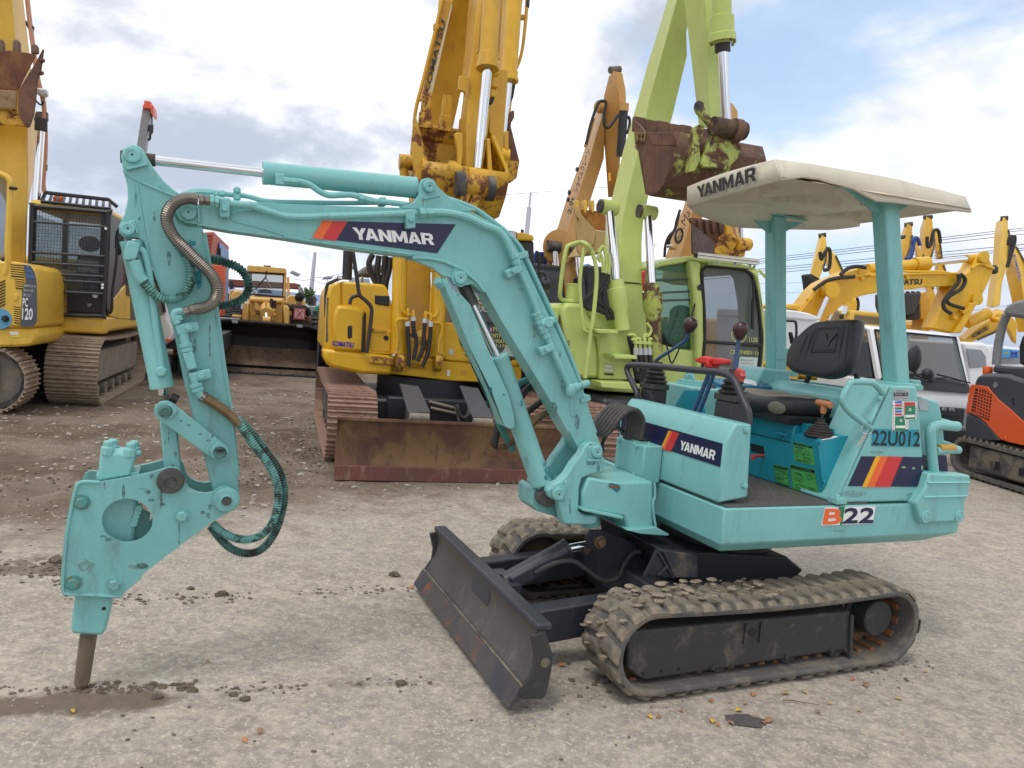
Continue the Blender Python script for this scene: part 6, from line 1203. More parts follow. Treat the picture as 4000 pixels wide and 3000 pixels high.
for a,b in (((790,1110),(950,1150)),((800,1150),(960,1185)),((960,1150),(985,1235))): ft(cf,K,'hydraulic_line',[('W1',*a),('W1',*b)],1.25,.018,GRFR,0)
ft(cf,K,'hose',[('W1',970,1130),('W1',985,1190),('W1',1015,1215),('W1',1045,1190),('W1',1050,1130)],1.22,.022,DKFR)
# upper structure
fp(k_,K,'deck','W1',[(360,790),(560,815),(885,845),(1390,875),(1390,985),(1150,985),(930,975),(560,932),(360,930)],1.72,2.2,KYEL)
fp(k_,K,'front_bumper','W1',[(102,765),(360,792),(555,815),(553,938),(350,930),(160,890),(128,870),(105,830)],1.62,.5,KYEL,.04)
fp(k_,K,'bumper_step','W1',[(402,815),(560,825),(555,870),(402,858)],1.57,.06,KYELR,.006)
eb = K.pts('W1',[(105,770),(118,600),(128,430),(142,372),(165,345),(215,330)],1,1.66)
fp(k_,K,'engine_side','W1',[(105,775),(118,600),(128,430),(142,372),(165,345),(215,330),(225,480),(205,780)],1.68,2.0,KYEL,.03)
fp(k_,K,'tool_box','W1',[(215,328),(500,350),(520,378),(545,470),(560,505),(560,812),(360,792),(210,780)],1.72,1.6,KYEL,.03)
dr = fp(k_,K,'tank_door','W1',[(168,780),(165,560),(185,500),(205,480),(340,500),(372,525),(380,560),(368,790),(300,788)],1.60,.13,KYEL,.04)
fp(dr,K,'door_handle','W1',[(262,625),(275,615),(292,620),(292,690),(278,702),(262,695)],1.594,.01,INK,.004)
word(dr,K,'KOMATSU','W1',(165,748),(300,760),(165,715),1.6,PURP,.03)
fp(k_,K,'rubber_seal','W1',[(375,525),(383,545),(372,790),(352,790),(362,560)],1.58,.05,INK,.006)
hd_ = fp(k_,K,'hatch_panel','W1',[(378,640),(560,650),(556,805),(372,795)],1.70,.05,KYEL,.008); fp(hd_,K,'inner_panel','W1',[(420,655),(540,660),(536,785),(412,778)],1.692,.01,KYEL,.004); part('latch_hole',MB().lathe(zp(K,'W1',(511,698),1,1.69),(0,-1,0),[(.001,.001),(.03,.001),(.03,-.01)],16),INK,hd_)
fp(k_,K,'yellow_lip','W1',[(415,632),(515,645),(512,662),(412,655)],1.67,.05,KYELR,.004)
fp(k_,K,'slate_decal','W1',[(120,720),(135,722),(130,560),(138,430),(128,440)],1.675,.004,PANELB,0)
ft(k_,K,'hand_rail',[('W1',385,795),('W1',400,690),('W1',415,560),('W1',415,500),('W1',380,455),('W1',340,418),('W1',325,330),('W1',295,130)],1.5,.022,DARK,4); ft(k_,K,'hand_rail',[('W1',340,420),('W1',290,435),('W1',275,480)],1.5,.02,DARK,4)
ft(k_,K,'exhaust_pipe',[('W1',258,320),('W1',265,135)],2.6,.06,DARK,0,14); ft(k_,K,'side_rail',[('W1',122,560),('W1',125,370),('W1',160,335),('W1',215,310)],1.9,.02,DARK,3)
lp_ = fp(k_,K,'work_lamp','W1',[(196,292),(232,297),(230,322),(195,318)],1.7,.10,DARK,.01); fp(lp_,K,'lens','W1',[(200,297),(228,301),(226,317),(199,314)],1.692,.01,WHITE,.003)
# boom foot area
fp(k_,K,'boom_mount','W1',[(615,850),(640,700),(790,700),(830,830),(905,845),(880,955),(800,945),(590,930),(560,850)],1.78,.4,KYELR,.02)
fp(k_,K,'hose_panel','W1',[(625,870),(700,850),(775,880),(785,915),(640,905)],1.72,.08,KYEL,.01)
for x_ in (600,850): part('mount_ear',MB().cyl(zp(K,'W1',(x_-28,850),1,1.62),zp(K,'W1',(x_+18,855),1,1.62),.11,seg=20),KYELR,k_)
lowboom = [('W1',(632,165),(640,172),(800,235),2.15),('W1',(620,400),(634,400),(795,420),2.0),('W1',(616,690),(626,690),(785,620),1.9)]
lbm = boxsweep(k_,K,'boom',[('Z7',(500,-420),(700,-420),(830,-420),1.95),('Z7',(543,-20),(556,0),(690,0),2.15),('Z7',(430,400),(450,400),(660,420),2.3),('Z7',(335,800),(372,810),(605,830),2.42),('Z7',(290,1200),(300,1200),(520,1200),2.4)]+lowboom,.45,KYELW)
strip = K.pts('Z7',[(490,0),(558,0),(372,800),(300,800)],1,2.0); sf = part('boom_side',MB().prism(strip,off(strip,(.0,.14,0))),KYELW,lbm,.006)
lb2 = K.pts('Z7',[(545,40),(555,40),(380,800),(345,800)],1,1.985); part('white_strip',MB().prism(lb2,off(lb2,(0,.004,0))),plain('cream_paint',(.66,.58,.40),.5),sf)
O,E,U = [zp(K,'Z7',p,1,1.98) for p in ((360,770),(500,180),(325,745))]; lettering('KOMATSU',O,E-O,U-O,LETD,sf,.02,0,.002)
ft(lbm,K,'boom_pipe',[('Z7',500,-120),('Z7',425,210),('Z7',330,600),('Z7',265,850),('Z7',248,960)],1.98,.022,KYELW,4); fp(lbm,K,'pipe_clamp','Z7',[(405,185),(450,195),(442,240),(400,235)],1.96,.06,KYELW,.006)
for a,b,x in (((602,170),(590,800),0),((855,270),(845,820),1)):
    A,B = zp(K,'W1',b,1,1.65),zp(K,'W1',a,1,1.75); d = B-A; part('boom_cylinder',MB().lathe(A,d,[(.085,0),(.085,d.length),(.10,d.length),(.10,d.length+.05),(.085,d.length+.05),(.085,d.length+.5),(.05,d.length+.5)],20),KYEL,k_)
for prs in ([('W1',608,200),('W1',606,480),('W1',640,540),('W1',690,550)],[('W1',860,300),('W1',852,500),('W1',820,560),('W1',770,530)],[('W1',580,770),('W1',585,700),('W1',575,600),('W1',600,575),('W1',650,575)],[('W1',850,790),('W1',855,720),('W1',875,640),('W1',855,600),('W1',805,600)]): ft(k_,K,'pipe',prs,1.55,.018,KYEL,5)
for x_,y_ in ((655,530),(690,540),(768,550),(803,560)): fp(k_,K,'pipe_fitting','W1',[(x_-8,y_-25),(x_+8,y_-25),(x_+8,y_+25),(x_-8,y_+25)],1.5,.05,KYEL,.006)
for prs in ([('W1',650,590),('W1',652,680),('W1',660,780),('W1',655,880)],[('W1',688,560),('W1',690,640),('W1',708,720),('W1',690,840)],[('W1',765,570),('W1',758,660),('W1',750,760),('W1',715,850)],[('W1',800,590),('W1',797,690),('W1',780,800),('W1',745,885)]): h_ = ft(k_,K,'hose',prs,1.5,.024,HOSE,5); ft(h_,K,'hose_ferrule',[prs[0],(prs[1][0],(prs[0][1]+prs[1][1])/2,(prs[0][2]*2+prs[1][2])/3)],1.5,.030,SILVER,0)
for i,prs in enumerate(([('W1',425,155),('W1',400,220),('W1',430,310),('W1',460,370),('W1',460,470)],[('W1',465,165),('W1',455,260),('W1',470,350),('W1',480,460)],[('W1',505,165),('W1',500,260),('W1',492,350),('W1',475,470)],[('W1',540,175),('W1',530,260),('W1',510,340),('W1',500,460)])): ft(k_,K,'hose',prs,2.0-.02*i,.035,HOSE,5)
fp(k_,K,'hose_well','W1',[(438,420),(535,425),(532,492),(440,478)],1.705,.03,INK,.01)
# cab
cabp = [(890,585),(895,370),(930,240),(1010,60),(1340,28),(1465,35),(1480,130),(1475,560),(1395,870),(930,845)]
wall = [(885,590),(972,600),(985,700),(1010,800),(1050,830),(1390,850),(1390,880),(930,848),(882,838)]
cb_k = fp(k_,K,'cab','W1',wall,1.70,1.5,KYEL,.02)
fp(cb_k,K,'cab_frame','W1',[(1340,60),(1472,66),(1478,500),(1470,830),(1392,860),(1360,500),(1345,150)],1.75,1.3,DARK,.03)
fp(cb_k,K,'cab_roof','W1',[(930,30),(1340,12),(1400,14),(1470,32),(1472,68),(1340,62),(930,90)],1.70,1.5,KYEL,.02)
wn = fp(cb_k,K,'front_window','W1',[(900,360),(935,120),(1345,90),(1372,560),(1358,815),(1340,835),(1060,815),(1030,800),(1008,760),(985,600),(890,590)],1.73,.02,GLASS,.0)
fp(cb_k,K,'window_bar','W1',[(985,600),(1365,585),(1365,600),(985,622)],1.72,.03,DARK,.004)
fp(cb_k,K,'cab_back','W1',[(890,590),(1372,560),(1340,835),(1010,760)],2.9,.05,SEATD,0); fp(cb_k,K,'operator_seat','W1',[(1060,520),(1180,510),(1200,700),(1180,800),(1060,790)],2.4,.2,SEATD,.05)
for s_,o,e,u,m in (('SOLD',(1078,470),(1200,478),(1078,432),LETW),('AUCTION',(1082,522),(1260,535),(1082,485),LETW),('MAN',(1205,652),(1275,652),(1205,625),MARKY),('KMTPC1',(1183,698),(1285,700),(1183,668),MARKY),('0290071',(1180,730),(1305,730),(1180,706),MARKY),('C7-134',(1195,762),(1290,758),(1195,738),MARKY),('FT',(1125,645),(1160,645),(1125,605),LETW)): word(wn,K,s_,'W1',o,e,u,1.728,m,.0)
fp(wn,K,'window_sticker','W1',[(1250,810),(1300,735),(1345,800),(1340,818)],1.722,.003,plain('pale_card',(.5,.6,.55),.5),0); fp(wn,K,'pink_label','W1',[(1183,632),(1196,630),(1198,655),(1185,657)],1.722,.003,plain('pink_tag',(.75,.2,.4),.5),0)
for q in ((1048,834),(1342,858)): bolt(cb_k,zp(K,'W1',q,1,1.70),(0,-1,0),.03,.02,KYEL)
fp(cb_k,K,'speaker_grille','W1',[(1000,905),(1042,908),(1040,935),(998,932)],1.715,.01,KYELW,.002); fp(cb_k,K,'data_plate','W1',[(908,905),(925,908),(924,945),(906,945)],1.713,.01,WHITE,0); fp(cb_k,K,'data_plate','W1',[(920,768),(948,770),(946,806),(920,805)],1.695,.01,SILVER,0)
ml = fp(cb_k,K,'roof_lamp','W1',[(1305,0),(1358,8),(1362,52),(1330,55),(1305,40)],1.6,.12,DARK,.01); fp(ml,K,'lens','W1',[(1310,5),(1352,12),(1356,46),(1332,49)],1.592,.01,SILVER,.003)
ft(cb_k,K,'antenna',[('W1',1392,30),('W1',1395,-5)],1.8,.02,DARK,0); ft(cb_k,K,'grab_rail',[('W1',1480,140),('W1',1500,160),('W1',1505,300),('W1',1495,440)],1.8,.02,DARK,4)
mr = fp(k_,K,'mirror','W1',[(1522,310),(1540,302),(1570,310),(1574,400),(1560,412),(1522,395)],1.5,.05,plain('mirror_back',(.10,.105,.115),.5),.02); ft(mr,K,'mirror_arm',[('W1',1500,270),('W1',1540,285),('W1',1552,350)],1.45,.015,DARK,4); part('mirror_joint',MB().blob(zp(K,'W1',(1550,352),1,1.45),.06,.05,.06,.2),DARK,mr)
# arm, bucket and linkage
am = boxsweep(k_,K,'arm',[('Z7',(640,-420),(700,-420),(960,-420),1.7),('Z7',(690,0),(760,0),(945,0),1.5),('Z7',(655,560),(700,560),(900,560),1.35),('Z7',(625,1020),(668,1020),(850,1000),1.2),('Z7',(640,1440),(660,1445),(790,1450),1.1)],.42,KYELW)
fp(am,K,'arm_plate','Z7',[(855,830),(900,560),(1010,560),(960,1240),(930,1240),(850,1060)],1.6,.2,KYEL,.01)
fp(am,K,'lifting_eye','Z7',[(610,612),(680,622),(690,585),(695,640),(665,790),(655,745),(602,728)],1.25,.05,KYELW,.006)
ram(k_,K,'bucket_cylinder',('Z7',885,-200),('Z7',838,560),('Z7',752,1440),.098,.052,KYELW,1.15,1.02,.95)
for x_,p in ((800,0),(945,1)): ft(am,K,'pipe',[('Z7',x_+10,-100),('Z7',x_-40*(1-p)-20*p,430)],1.2,.02,KYELW,0)
for q in ([(908,420),(950,425),(945,480),(905,478)],[(890,520),(945,520),(942,600),(885,610)],[(880,630),(930,640),(925,710),(875,700)],[(870,720),(920,730),(905,790),(868,780)]): fp(am,K,'pipe_block','Z7',q,1.15,.10,KYEL,.01)
fp(am,K,'rubber_boot','Z7',[(865,785),(900,790),(880,842),(862,835)],1.15,.08,INK,.01)
fp(k_,K,'link_plate','Z7',[(570,1080),(600,1070),(638,1075),(640,1250),(628,1330),(650,1450),(650,1530),(590,1530),(585,1400),(600,1300),(590,1180)],.92,.07,KYELW,.01); fp(k_,K,'link_plate','Z7',[(835,1120),(860,1118),(880,1380),(878,1560),(830,1560),(850,1400)],.92,.07,KYELW,.01)
part('link_pin',MB().cyl(zp(K,'Z7',(582,1490),1,.9),zp(K,'Z7',(885,1520),1,.9),.115,seg=20),KYELR,k_); part('pin_end',MB().cyl(zp(K,'Z7',(580,1492),1,.88),zp(K,'Z7',(655,1495),1,.88),.13,seg=20),DKFR,k_); part('pin_end',MB().cyl(zp(K,'Z7',(830,1525),1,.88),zp(K,'Z7',(888,1530),1,.88),.13,seg=20),DKFR,k_)
part('arm_pin',MB().cyl(zp(K,'Z7',(500,1370),1,1.0),zp(K,'Z7',(600,1390),1,1.0),.10,seg=18),KYELR,k_); part('side_pin',MB().cyl(zp(K,'Z7',(125,1310),1,1.3),zp(K,'Z7',(235,1320),1,1.3),.085,seg=16),KYELR,k_); part('side_ram',MB().cyl(zp(K,'Z7',(160,1350),1,1.3),zp(K,'Z7',(165,1440),1,1.3),.05,seg=12),KYELW,k_)
for x_ in (640,735): fp(k_,K,'lower_link','Z7',[(x_,1550),(x_+75,1550),(x_+10,1720),(x_-70,1720)],.85,.10,KYELR,.01)
zT = zp(K,'Z7',(300,1010),1,1.75).z; zM = zp(K,'Z7',(350,1310),1,.95).z; zB = zp(K,'Z7',(600,1650),1,.9).z; zI = zp(K,'Z7',(450,1200),1,1.9).z
xl,xr2 = zp(K,'Z7',(355,1310),1,.95).x-.06,zp(K,'Z7',(1005,1440),1,.95).x
bkk = bucket(k_,'bucket',[(1.72,zT),(1.86,zI+.05),(1.86,zM),(1.75,zB+.15),(1.5,zB-.03),(1.2,zB-.02),(1.0,zB+.16),(.93,zM-.1),(.93,zM)],xl,xr2,KYELR,KYELR,.03,(4,(0,-.05,1),.36,.07),KYELR)
fp(bkk,K,'bucket_brace','Z7',[(870,1100),(900,1095),(1010,1370),(1015,1420),(990,1400),(880,1130)],1.0,.08,KYEL,.01); fp(bkk,K,'wear_plate','Z7',[(238,935),(262,945),(355,1300),(360,1450),(250,1460),(225,1230)],.98,.04,KYELR,.006)

# ------------------------------------------------------------------ second yellow excavator behind it
K2 = Frame((-.6,10.6),17); k2 = thing('rear_excavator',K2,'yellow excavator mostly hidden behind the blade excavator, rusty bucket peeping out right of the arms','excavator')
ram(k2,K2,'bucket_cylinder',('Z7',1070,-200),('Z7',1010,660),('Z7',945,1260),.125,.062,KYEL,1.5,1.4,1.3)
boxsweep(k2,K2,'arm',[('Z7',(960,-400),(1040,-400),(1180,-400),2.0),('Z7',(950,100),(1010,100),(1110,100),1.9),('Z7',(880,800),(960,800),(1040,800),1.75),('Z7',(850,1250),(900,1250),(1000,1250),1.6)],.5,KYELW)
ft(k2,K2,'pipe',[('Z7',1160,-60),('Z7',1150,140),('Z7',1115,430),('Z7',1060,580)],1.5,.028,KYELW,4); ft(k2,K2,'hose',[('Z7',1170,-100),('Z7',1160,60)],1.5,.035,HOSE,0); fp(k2,K2,'pipe_clamp','Z7',[(1115,115),(1165,120),(1165,150),(1115,152)],1.5,.08,KYELW,.006)
fp(k2,K2,'hose_bracket','Z7',[(1035,690),(1068,680),(1050,790),(1018,850)],1.5,.06,DARK,.01)
fp(k2,K2,'link_plate','Z7',[(880,1075),(920,1065),(950,1070),(960,1140),(930,1180),(1010,1330),(1010,1380),(980,1350),(875,1110)],1.25,.08,KYEL,.01); fp(k2,K2,'link_plate','Z7',[(980,1060),(1010,1060),(1010,1370),(985,1330)],1.2,.08,KYELW,.01)
tb = [(1000,960),(1012,940),(1045,885),(1060,900),(1058,950),(1035,990),(1030,1020),(1100,1305),(1078,1440),(1030,1478),(1000,1470)]
fp(k2,K2,'bucket','Z7',tb,1.35,.9,RUSTB,.02); fp(k2,K2,'bucket_patch','Z7',[(1010,1300),(1098,1308),(1075,1440),(1030,1474),(1005,1460)],1.34,.02,KYELR,.004)
crawler(k2,.05,.6,.8,4.4,.85,SHOE); crawler(k2,1.9,2.45,.8,4.4,.85,SHOE)
part('deck',MB().box(.1,2.5,1.4,4.6,1.0,1.3),KYEL,k2,.03); part('engine_cover',MB().box(.1,2.5,2.9,4.7,1.3,2.0),KYEL,k2,.06); part('car_body',MB().box(.6,1.9,1.6,3.6,.35,1.0),DARK,k2,.04)
boxsweep(k2,K2,'boom',[('F',(960,-160),(990,-160),(1050,-160),3.0),('F',(935,150),(955,150),(1010,150),2.8),('F',(890,420),(902,420),(935,420),2.4),('F',(880,600),(890,600),(930,600),2.2),('F',(885,700),(895,700),(940,700),2.0)],.4,KYELW)
cbk = part('cab',MB().box(1.0,1.85,1.5,2.9,1.3,2.6),DARK,k2,.05); part('front_window',MB().box(1.05,1.8,1.485,1.5,1.5,2.5),GLASS,cbk)

# ------------------------------------------------------------------ lime excavator
Hh = Frame((.92,6.85),17); hx = thing('lime_excavator',Hh,'lime green excavator with a rusty wide bucket and a light bar on its cab','excavator')
crawler(hx,0,.5,.8,4.3,.78,SHOER); crawler(hx,2.0,2.5,.8,4.3,.78,SHOER); part('car_body',MB().box(.5,2.0,1.3,3.6,.3,.85),DARK,hx,.05)
dk_ = fp(hx,Hh,'deck','W3',[(250,1395),(400,1412),(900,1460),(1450,1470),(1780,1440),(1780,1530),(1000,1540),(520,1510),(385,1485),(250,1450)],1.75,2.0,LIME,.02)
fp(hx,Hh,'engine_side','W3',[(45,830),(120,812),(230,800),(200,900),(160,1080),(160,1300),(290,1400),(230,1420),(60,1360)],1.75,2.2,LIME,.06)
fp(hx,Hh,'tank_cover','W3',[(195,860),(215,805),(245,795),(345,800),(400,850),(450,960),(490,1110),(505,1250),(500,1410),(290,1400),(255,1300),(230,1060)],1.66,1.3,LIME,.05)
fp(hx,Hh,'step_cover','W3',[(345,800),(395,835),(610,925),(680,950),(680,1020),(460,1000),(440,930)],1.72,1.0,LIME,.02)
fp(hx,Hh,'step_front','W3',[(455,1000),(680,1020),(715,1025),(760,1215),(790,1420),(500,1412),(505,1250),(488,1100)],1.62,.5,LIME,.015)
for q in ([(465,1005),(650,1012),(655,1045),(485,1040)],[(612,1212),(805,1222),(808,1252),(628,1248)],[(510,1435),(770,1440),(765,1500),(520,1480)]): s_ = fp(hx,Hh,'step','W3',q,1.35,.3,LIME,.008)
fl2 = fp(hx,Hh,'lamp_cluster','W3',[(535,1295),(620,1300),(622,1385),(535,1380)],1.61,.02,LIME,.006)
for y_ in (1307,1337): fp(fl2,Hh,'lens','W3',[(541,y_-9),(615,y_-6),(615,y_+14),(541,y_+11)],1.60,.02,SILVER,.004)
fp(fl2,Hh,'lamp_slot','W3',[(541,1362),(615,1366),(615,1382),(541,1376)],1.603,.01,INK,.002)
fp(hx,Hh,'worn_label','W3',[(515,1150),(600,1158),(598,1182),(518,1178)],1.655,.004,plain('faded_label',(.45,.32,.26),.7),0)
for i,x_ in enumerate((185,195,205)): ft(hx,Hh,'vent_slot',[('W3',x_,900),('W3',x_-5,960),('W3',x_-15,1120)],1.74,.008,LIMEW,3)
ft(hx,Hh,'panel_seam',[('W3',215,810),('W3',185,880),('W3',165,1060),('W3',170,1300)],1.735,.006,INK,5)
word(hx,Hh,'Z','W3',(196,1132),(222,1136),(200,1072),1.64,LETD,.03); word(hx,Hh,'AXIS','W3',(222,1137),(258,1142),(224,1095),1.64,LETD,.02); word(hx,Hh,'125','W3',(203,1205),(248,1210),(205,1168),1.64,SILVER,.02); word(hx,Hh,'US','W3',(205,1258),(235,1262),(207,1222),1.64,SILVER,.02)
fp(hx,Hh,'latch_plate','W3',[(252,1172),(290,1175),(288,1265),(252,1260)],1.645,.02,LIME,.008)
# looped hand rail
ft(hx,Hh,'hand_rail',[('V6',790,1255),('V6',700,1245),('V6',640,1215),('V6',622,1140),('V6',660,800),('V6',705,570),('V6',745,525),('V6',880,485),('V6',960,510),('V6',1030,600),('V6',1085,780),('V6',1095,1000),('V6',1060,1400),('V6',1010,1750),('W3',385,1405)],[1.8]*3+[1.75]*5+[1.45]*7,.024,LIME,5)
ft(hx,Hh,'hand_rail',[('V6',940,560),('V6',920,640),('V6',880,980),('V6',890,1260),('V6',920,1560),('V6',960,1640),('W3',500,1060)],1.5,.022,LIME,5)
part('fuel_cap',MB().lathe(zp(Hh,'V6',(785,1265),1,2.2),(0,0,1),[(.085,0),(.085,.20),(.09,.20),(.09,.225),(.001,.23)],18),LIME,hx)
# boom and cylinders
bm_ = boxsweep(hx,Hh,'boom',[('W2',(1190,-260),(1260,-260),(1340,-220),1.95),('W2',(1075,150),(1142,160),(1256,235),2.2),('W2',(985,430),(1068,440),(1262,400),2.4),('W2',(895,760),(990,720),(1150,860),2.6),('W2',(800,1080),(905,1100),(1040,1200),2.65),('W2',(725,1400),(828,1400),(985,1400),2.45),('W3',(553,100),(680,120),(860,120),2.36),('W3',(543,300),(668,300),(845,300),2.22),('W3',(575,560),(665,560),(845,560),2.0),('W3',(620,800),(682,800),(862,800),1.95),('W3',(650,1000),(700,1000),(900,1000),1.9),('W3',(660,1180),(720,1180),(930,1180),1.9)],.42,LIME)
ft(bm_,Hh,'weld_line',[('W3',668,625),('W3',845,640)],1.985,.01,LIMEW,0)
for (b,c,d_),(sg) in ((((('W3',960,1380)),('W3',925,640),('W3',893,60)),1),((('W3',690,1020),('W3',635,610),('W3',580,20)),0)):
    A,B,Cc = Hh.at(*b,1,1.55),Hh.at(*c,1,1.62),Hh.at(*d_,1,1.85); dd = B-A; L = dd.length
    o = part('boom_cylinder',MB().lathe(A,dd,[(.085,0),(.085,L-.36),(.11,L-.30),(.115,L-.10),(.09,L-.09),(.09,L),(.05,L)],20),LIMEW if sg else LIME,hx); part('rod',MB().cyl(B,Cc,.05,seg=16),CHROME,o); part('rod_eye',MB().cyl(Cc+V((-.10,0,0)),Cc+V((.10,.02,0)),.085,seg=18),LIME,o); part('eye_cap',MB().cyl(Cc+V((-.125,0,0)),Cc+V((-.098,0,0)),.078,seg=16),DKFR,o)
for prs in ([('V6',1120,620),('V6',1180,540),('V6',1210,640),('V6',1225,780),('V6',1210,900)],[('V6',1180,880),('V6',1180,760),('V6',1150,640),('V6',1115,680),('V6',1150,740)],[('V6',1215,640),('V6',1245,640),('V6',1265,760),('V6',1250,900)]): ft(hx,Hh,'pipe',prs,1.6,.02,LIME,5)
for prs in ([('V6',1178,880),('V6',1165,1000),('V6',1110,1100),('V6',980,1200),('V6',920,1280)],[('V6',1212,890),('V6',1195,1060),('V6',1190,1250),('V6',1230,1420),('V6',1260,1490)],[('V6',1250,900),('V6',1235,1010),('V6',1150,1120),('V6',1100,1250),('V6',1230,1330),('V6',1290,1420),('V6',1305,1490)],[('V6',940,1300),('V6',1000,1350),('V6',1150,1360),('V6',1270,1460)]): ft(hx,Hh,'hose',prs,1.58,.026,HOSE,5)
for x_,c_ in ((795,1),(830,0),(870,1),(905,0)):
    ft(hx,Hh,'pipe',[('W3',x_-70 if x_ < 850 else x_+20,1052 if c_ else 1090),('W3',x_-10 if x_ < 850 else x_,1055 if c_ else 1085),('W3',x_,1100),('W3',x_,1160)],1.5,.018,LIME,4); ft(hx,Hh,'hose_ferrule',[('W3',x_,1160),('W3',x_+2,1215)],1.5,.028,SILVER,0); ft(hx,Hh,'hose',[('W3',x_+2,1215),('W3',x_+6,1280),('W3',x_+16,1350)],1.5,.024,HOSE if not c_ else HOSEG,3)
ft(hx,Hh,'pipe',[('W3',885,960),('W3',920,1010),('W3',900,1060),('W3',868,1060),('W3',862,1100)],1.5,.016,LIME,4); part('pipe_rack',MB().box(*sorted((zp(Hh,'W3',(780,1110),1,1.5).x,zp(Hh,'W3',(920,1110),1,1.5).x)),1.47,1.53,zp(Hh,'W3',(850,1130),1,1.5).z,zp(Hh,'W3',(850,1105),1,1.5).z),LIME,hx,.004)
fp(hx,Hh,'boom_foot','W3',[(730,1060),(1030,1120),(1040,1400),(880,1450),(780,1420),(740,1200)],1.85,.8,DARK,.03)
# cab
lc_ = [(930,500),(1000,465),(1120,435),(1245,415),(1300,425)]
cabH = thing
cf_ = fp(hx,Hh,'cab','W3',[(1020,1130),(1120,1165),(1280,1180),(1330,1340),(1840,1360),(1845,1560),(1050,1540),(985,1200)],1.72,1.5,LIME,.03)
fp(cf_,Hh,'cab_roof','W3',[(925,500),(1000,465),(1120,432),(1240,412),(1300,425),(1640,470),(1755,500),(1790,530),(1800,560),(1700,520),(1330,470),(1250,450),(1180,470),(1000,500),(935,530)],1.72,1.5,LIME,.03)
fp(cf_,Hh,'cab_pillar','W3',[(1238,450),(1330,470),(1320,560),(1345,800),(1350,1080),(1330,1345),(1278,1340),(1282,1000),(1265,700)],1.66,.16,LIME,.03); fp(cf_,Hh,'cab_pillar','W3',[(1700,515),(1790,540),(1810,640),(1845,900),(1850,1150),(1830,1360),(1795,1350),(1815,1100),(1800,800),(1765,590)],1.70,.5,LIME,.03)
gw = fp(cf_,Hh,'side_window','W3',[(925,520),(1000,490),(1180,470),(1240,480),(1262,700),(1280,1000),(1276,1175),(1150,1160),(1060,1110),(1000,1000),(960,760)],1.78,.015,GLASSG,0)
for y_ in ((612,600),(715,700),(778,768)): ft(gw,Hh,'guard_bar',[('W3',945,y_[0]),('W3',1262,y_[1])],1.76,.012,plain('bar_green',(.05,.09,.06),.5),0)
fw = fp(cf_,Hh,'front_window','W3',[(1335,530),(1370,505),(1600,520),(1690,540),(1745,600),(1785,800),(1808,1140),(1355,1105),(1350,800)],1.71,.015,GLASS,0); fp(cf_,Hh,'lower_window','W3',[(1352,1125),(1805,1150),(1790,1345),(1340,1340)],1.71,.015,GLASS,0)
ft(cf_,Hh,'window_seal',[('W3',1330,1340),('W3',1352,1080),('W3',1345,800),('W3',1330,560),('W3',1350,515),('W3',1390,500),('W3',1600,515),('W3',1700,540),('W3',1750,610),('W3',1790,820),('W3',1812,1100),('W3',1795,1350)],1.70,.022,INK,4); ft(cf_,Hh,'window_seal',[('W3',1352,1110),('W3',1808,1140)],1.70,.02,INK,0)
ft(cf_,Hh,'window_seal',[('W3',1000,1040),('W3',1060,1120),('W3',1150,1165),('W3',1275,1175),('W3',1280,1000),('W3',1262,700),('W3',1240,480),('W3',1180,468)],1.765,.016,INK,4)
part('rear_post',MB().box(1.72,1.80,2.95,3.05,1.1,2.5),LIME,cf_,.02); part('rear_post',MB().box(2.5,2.58,2.95,3.05,1.1,2.5),LIME,cf_,.02); part('rear_wall',MB().box(1.75,2.55,3.0,3.03,1.1,1.5),SEATD,cf_); part('cab_floor',MB().box(1.72,2.6,1.8,3.0,1.05,1.1),DARK,cf_)
st2 = fp(cf_,Hh,'operator_seat','W3',[(1100,850),(1150,810),(1230,815),(1270,870),(1270,1100),(1090,1090)],2.5,.15,SEATD,.05); fp(st2,Hh,'seat_base','W3',[(1080,1060),(1290,1060),(1290,1180),(1080,1160)],2.1,.5,SEATD,.05)
part('console',MB().box(1.72,1.84,1.95,2.5,1.1,1.75),SEATD,cf_,.03)
for q in ([(1025,910),(1050,910),(1048,930),(1022,930)],[(1112,908),(1140,908),(1138,938),(1112,936)],[(998,932),(1048,935),(1045,990),(1000,985)],[(1010,1010),(1035,1010),(1035,1040),(1010,1038)],[(1040,1012),(1065,1012),(1065,1042),(1040,1040)],[(1070,1014),(1095,1014),(1095,1044),(1070,1042)],[(1095,1050),(1135,1052),(1132,1095),(1095,1090)]): fp(gw,Hh,'paper_label','W3',q,1.80,.003,plain('pale_paper',(.42,.58,.50),.6),0)
fp(gw,Hh,'orange_label','W3',[(1110,945),(1150,948),(1148,985),(1110,982)],1.80,.003,plain('ochre_paper',(.45,.33,.14),.6),0)
bar_ = Hh.pts('W3',[(1285,390),(1300,385),(1790,440),(1800,455),(1795,488),(1290,425)],1,1.50); lb_ = part('light_bar',MB().prism(bar_,off(bar_,(0,.07,0))),DARK,cf_,.006)
mb = MB()
A,B = zp(Hh,'W3',(1300,407),1,1.495),zp(Hh,'W3',(1790,464),1,1.495)
for i in range(56):
    for j in (-.018,.018): p = A.lerp(B,(i+.5)/56); mb.lathe(p+V((0,0,j)),(0,-1,0),[(.015,0),(.016,.006),(.001,.002)],8)
o = part('light_diodes',mb,plain('diode_lens',(.72,.70,.60),.2,.2,.1,30),lb_); o['kind'] = 'stuff'
fp(lb_,Hh,'bar_bracket','W3',[(1415,462),(1765,510),(1760,520),(1418,485)],1.56,.10,LIME,.004)
for x_,y_ in ((1428,468),(1460,472),(1600,480),(1720,496),(1755,502)): bolt(lb_,zp(Hh,'W3',(x_,y_),1,1.56),(0,-1,0),.014,.015,SILVER)
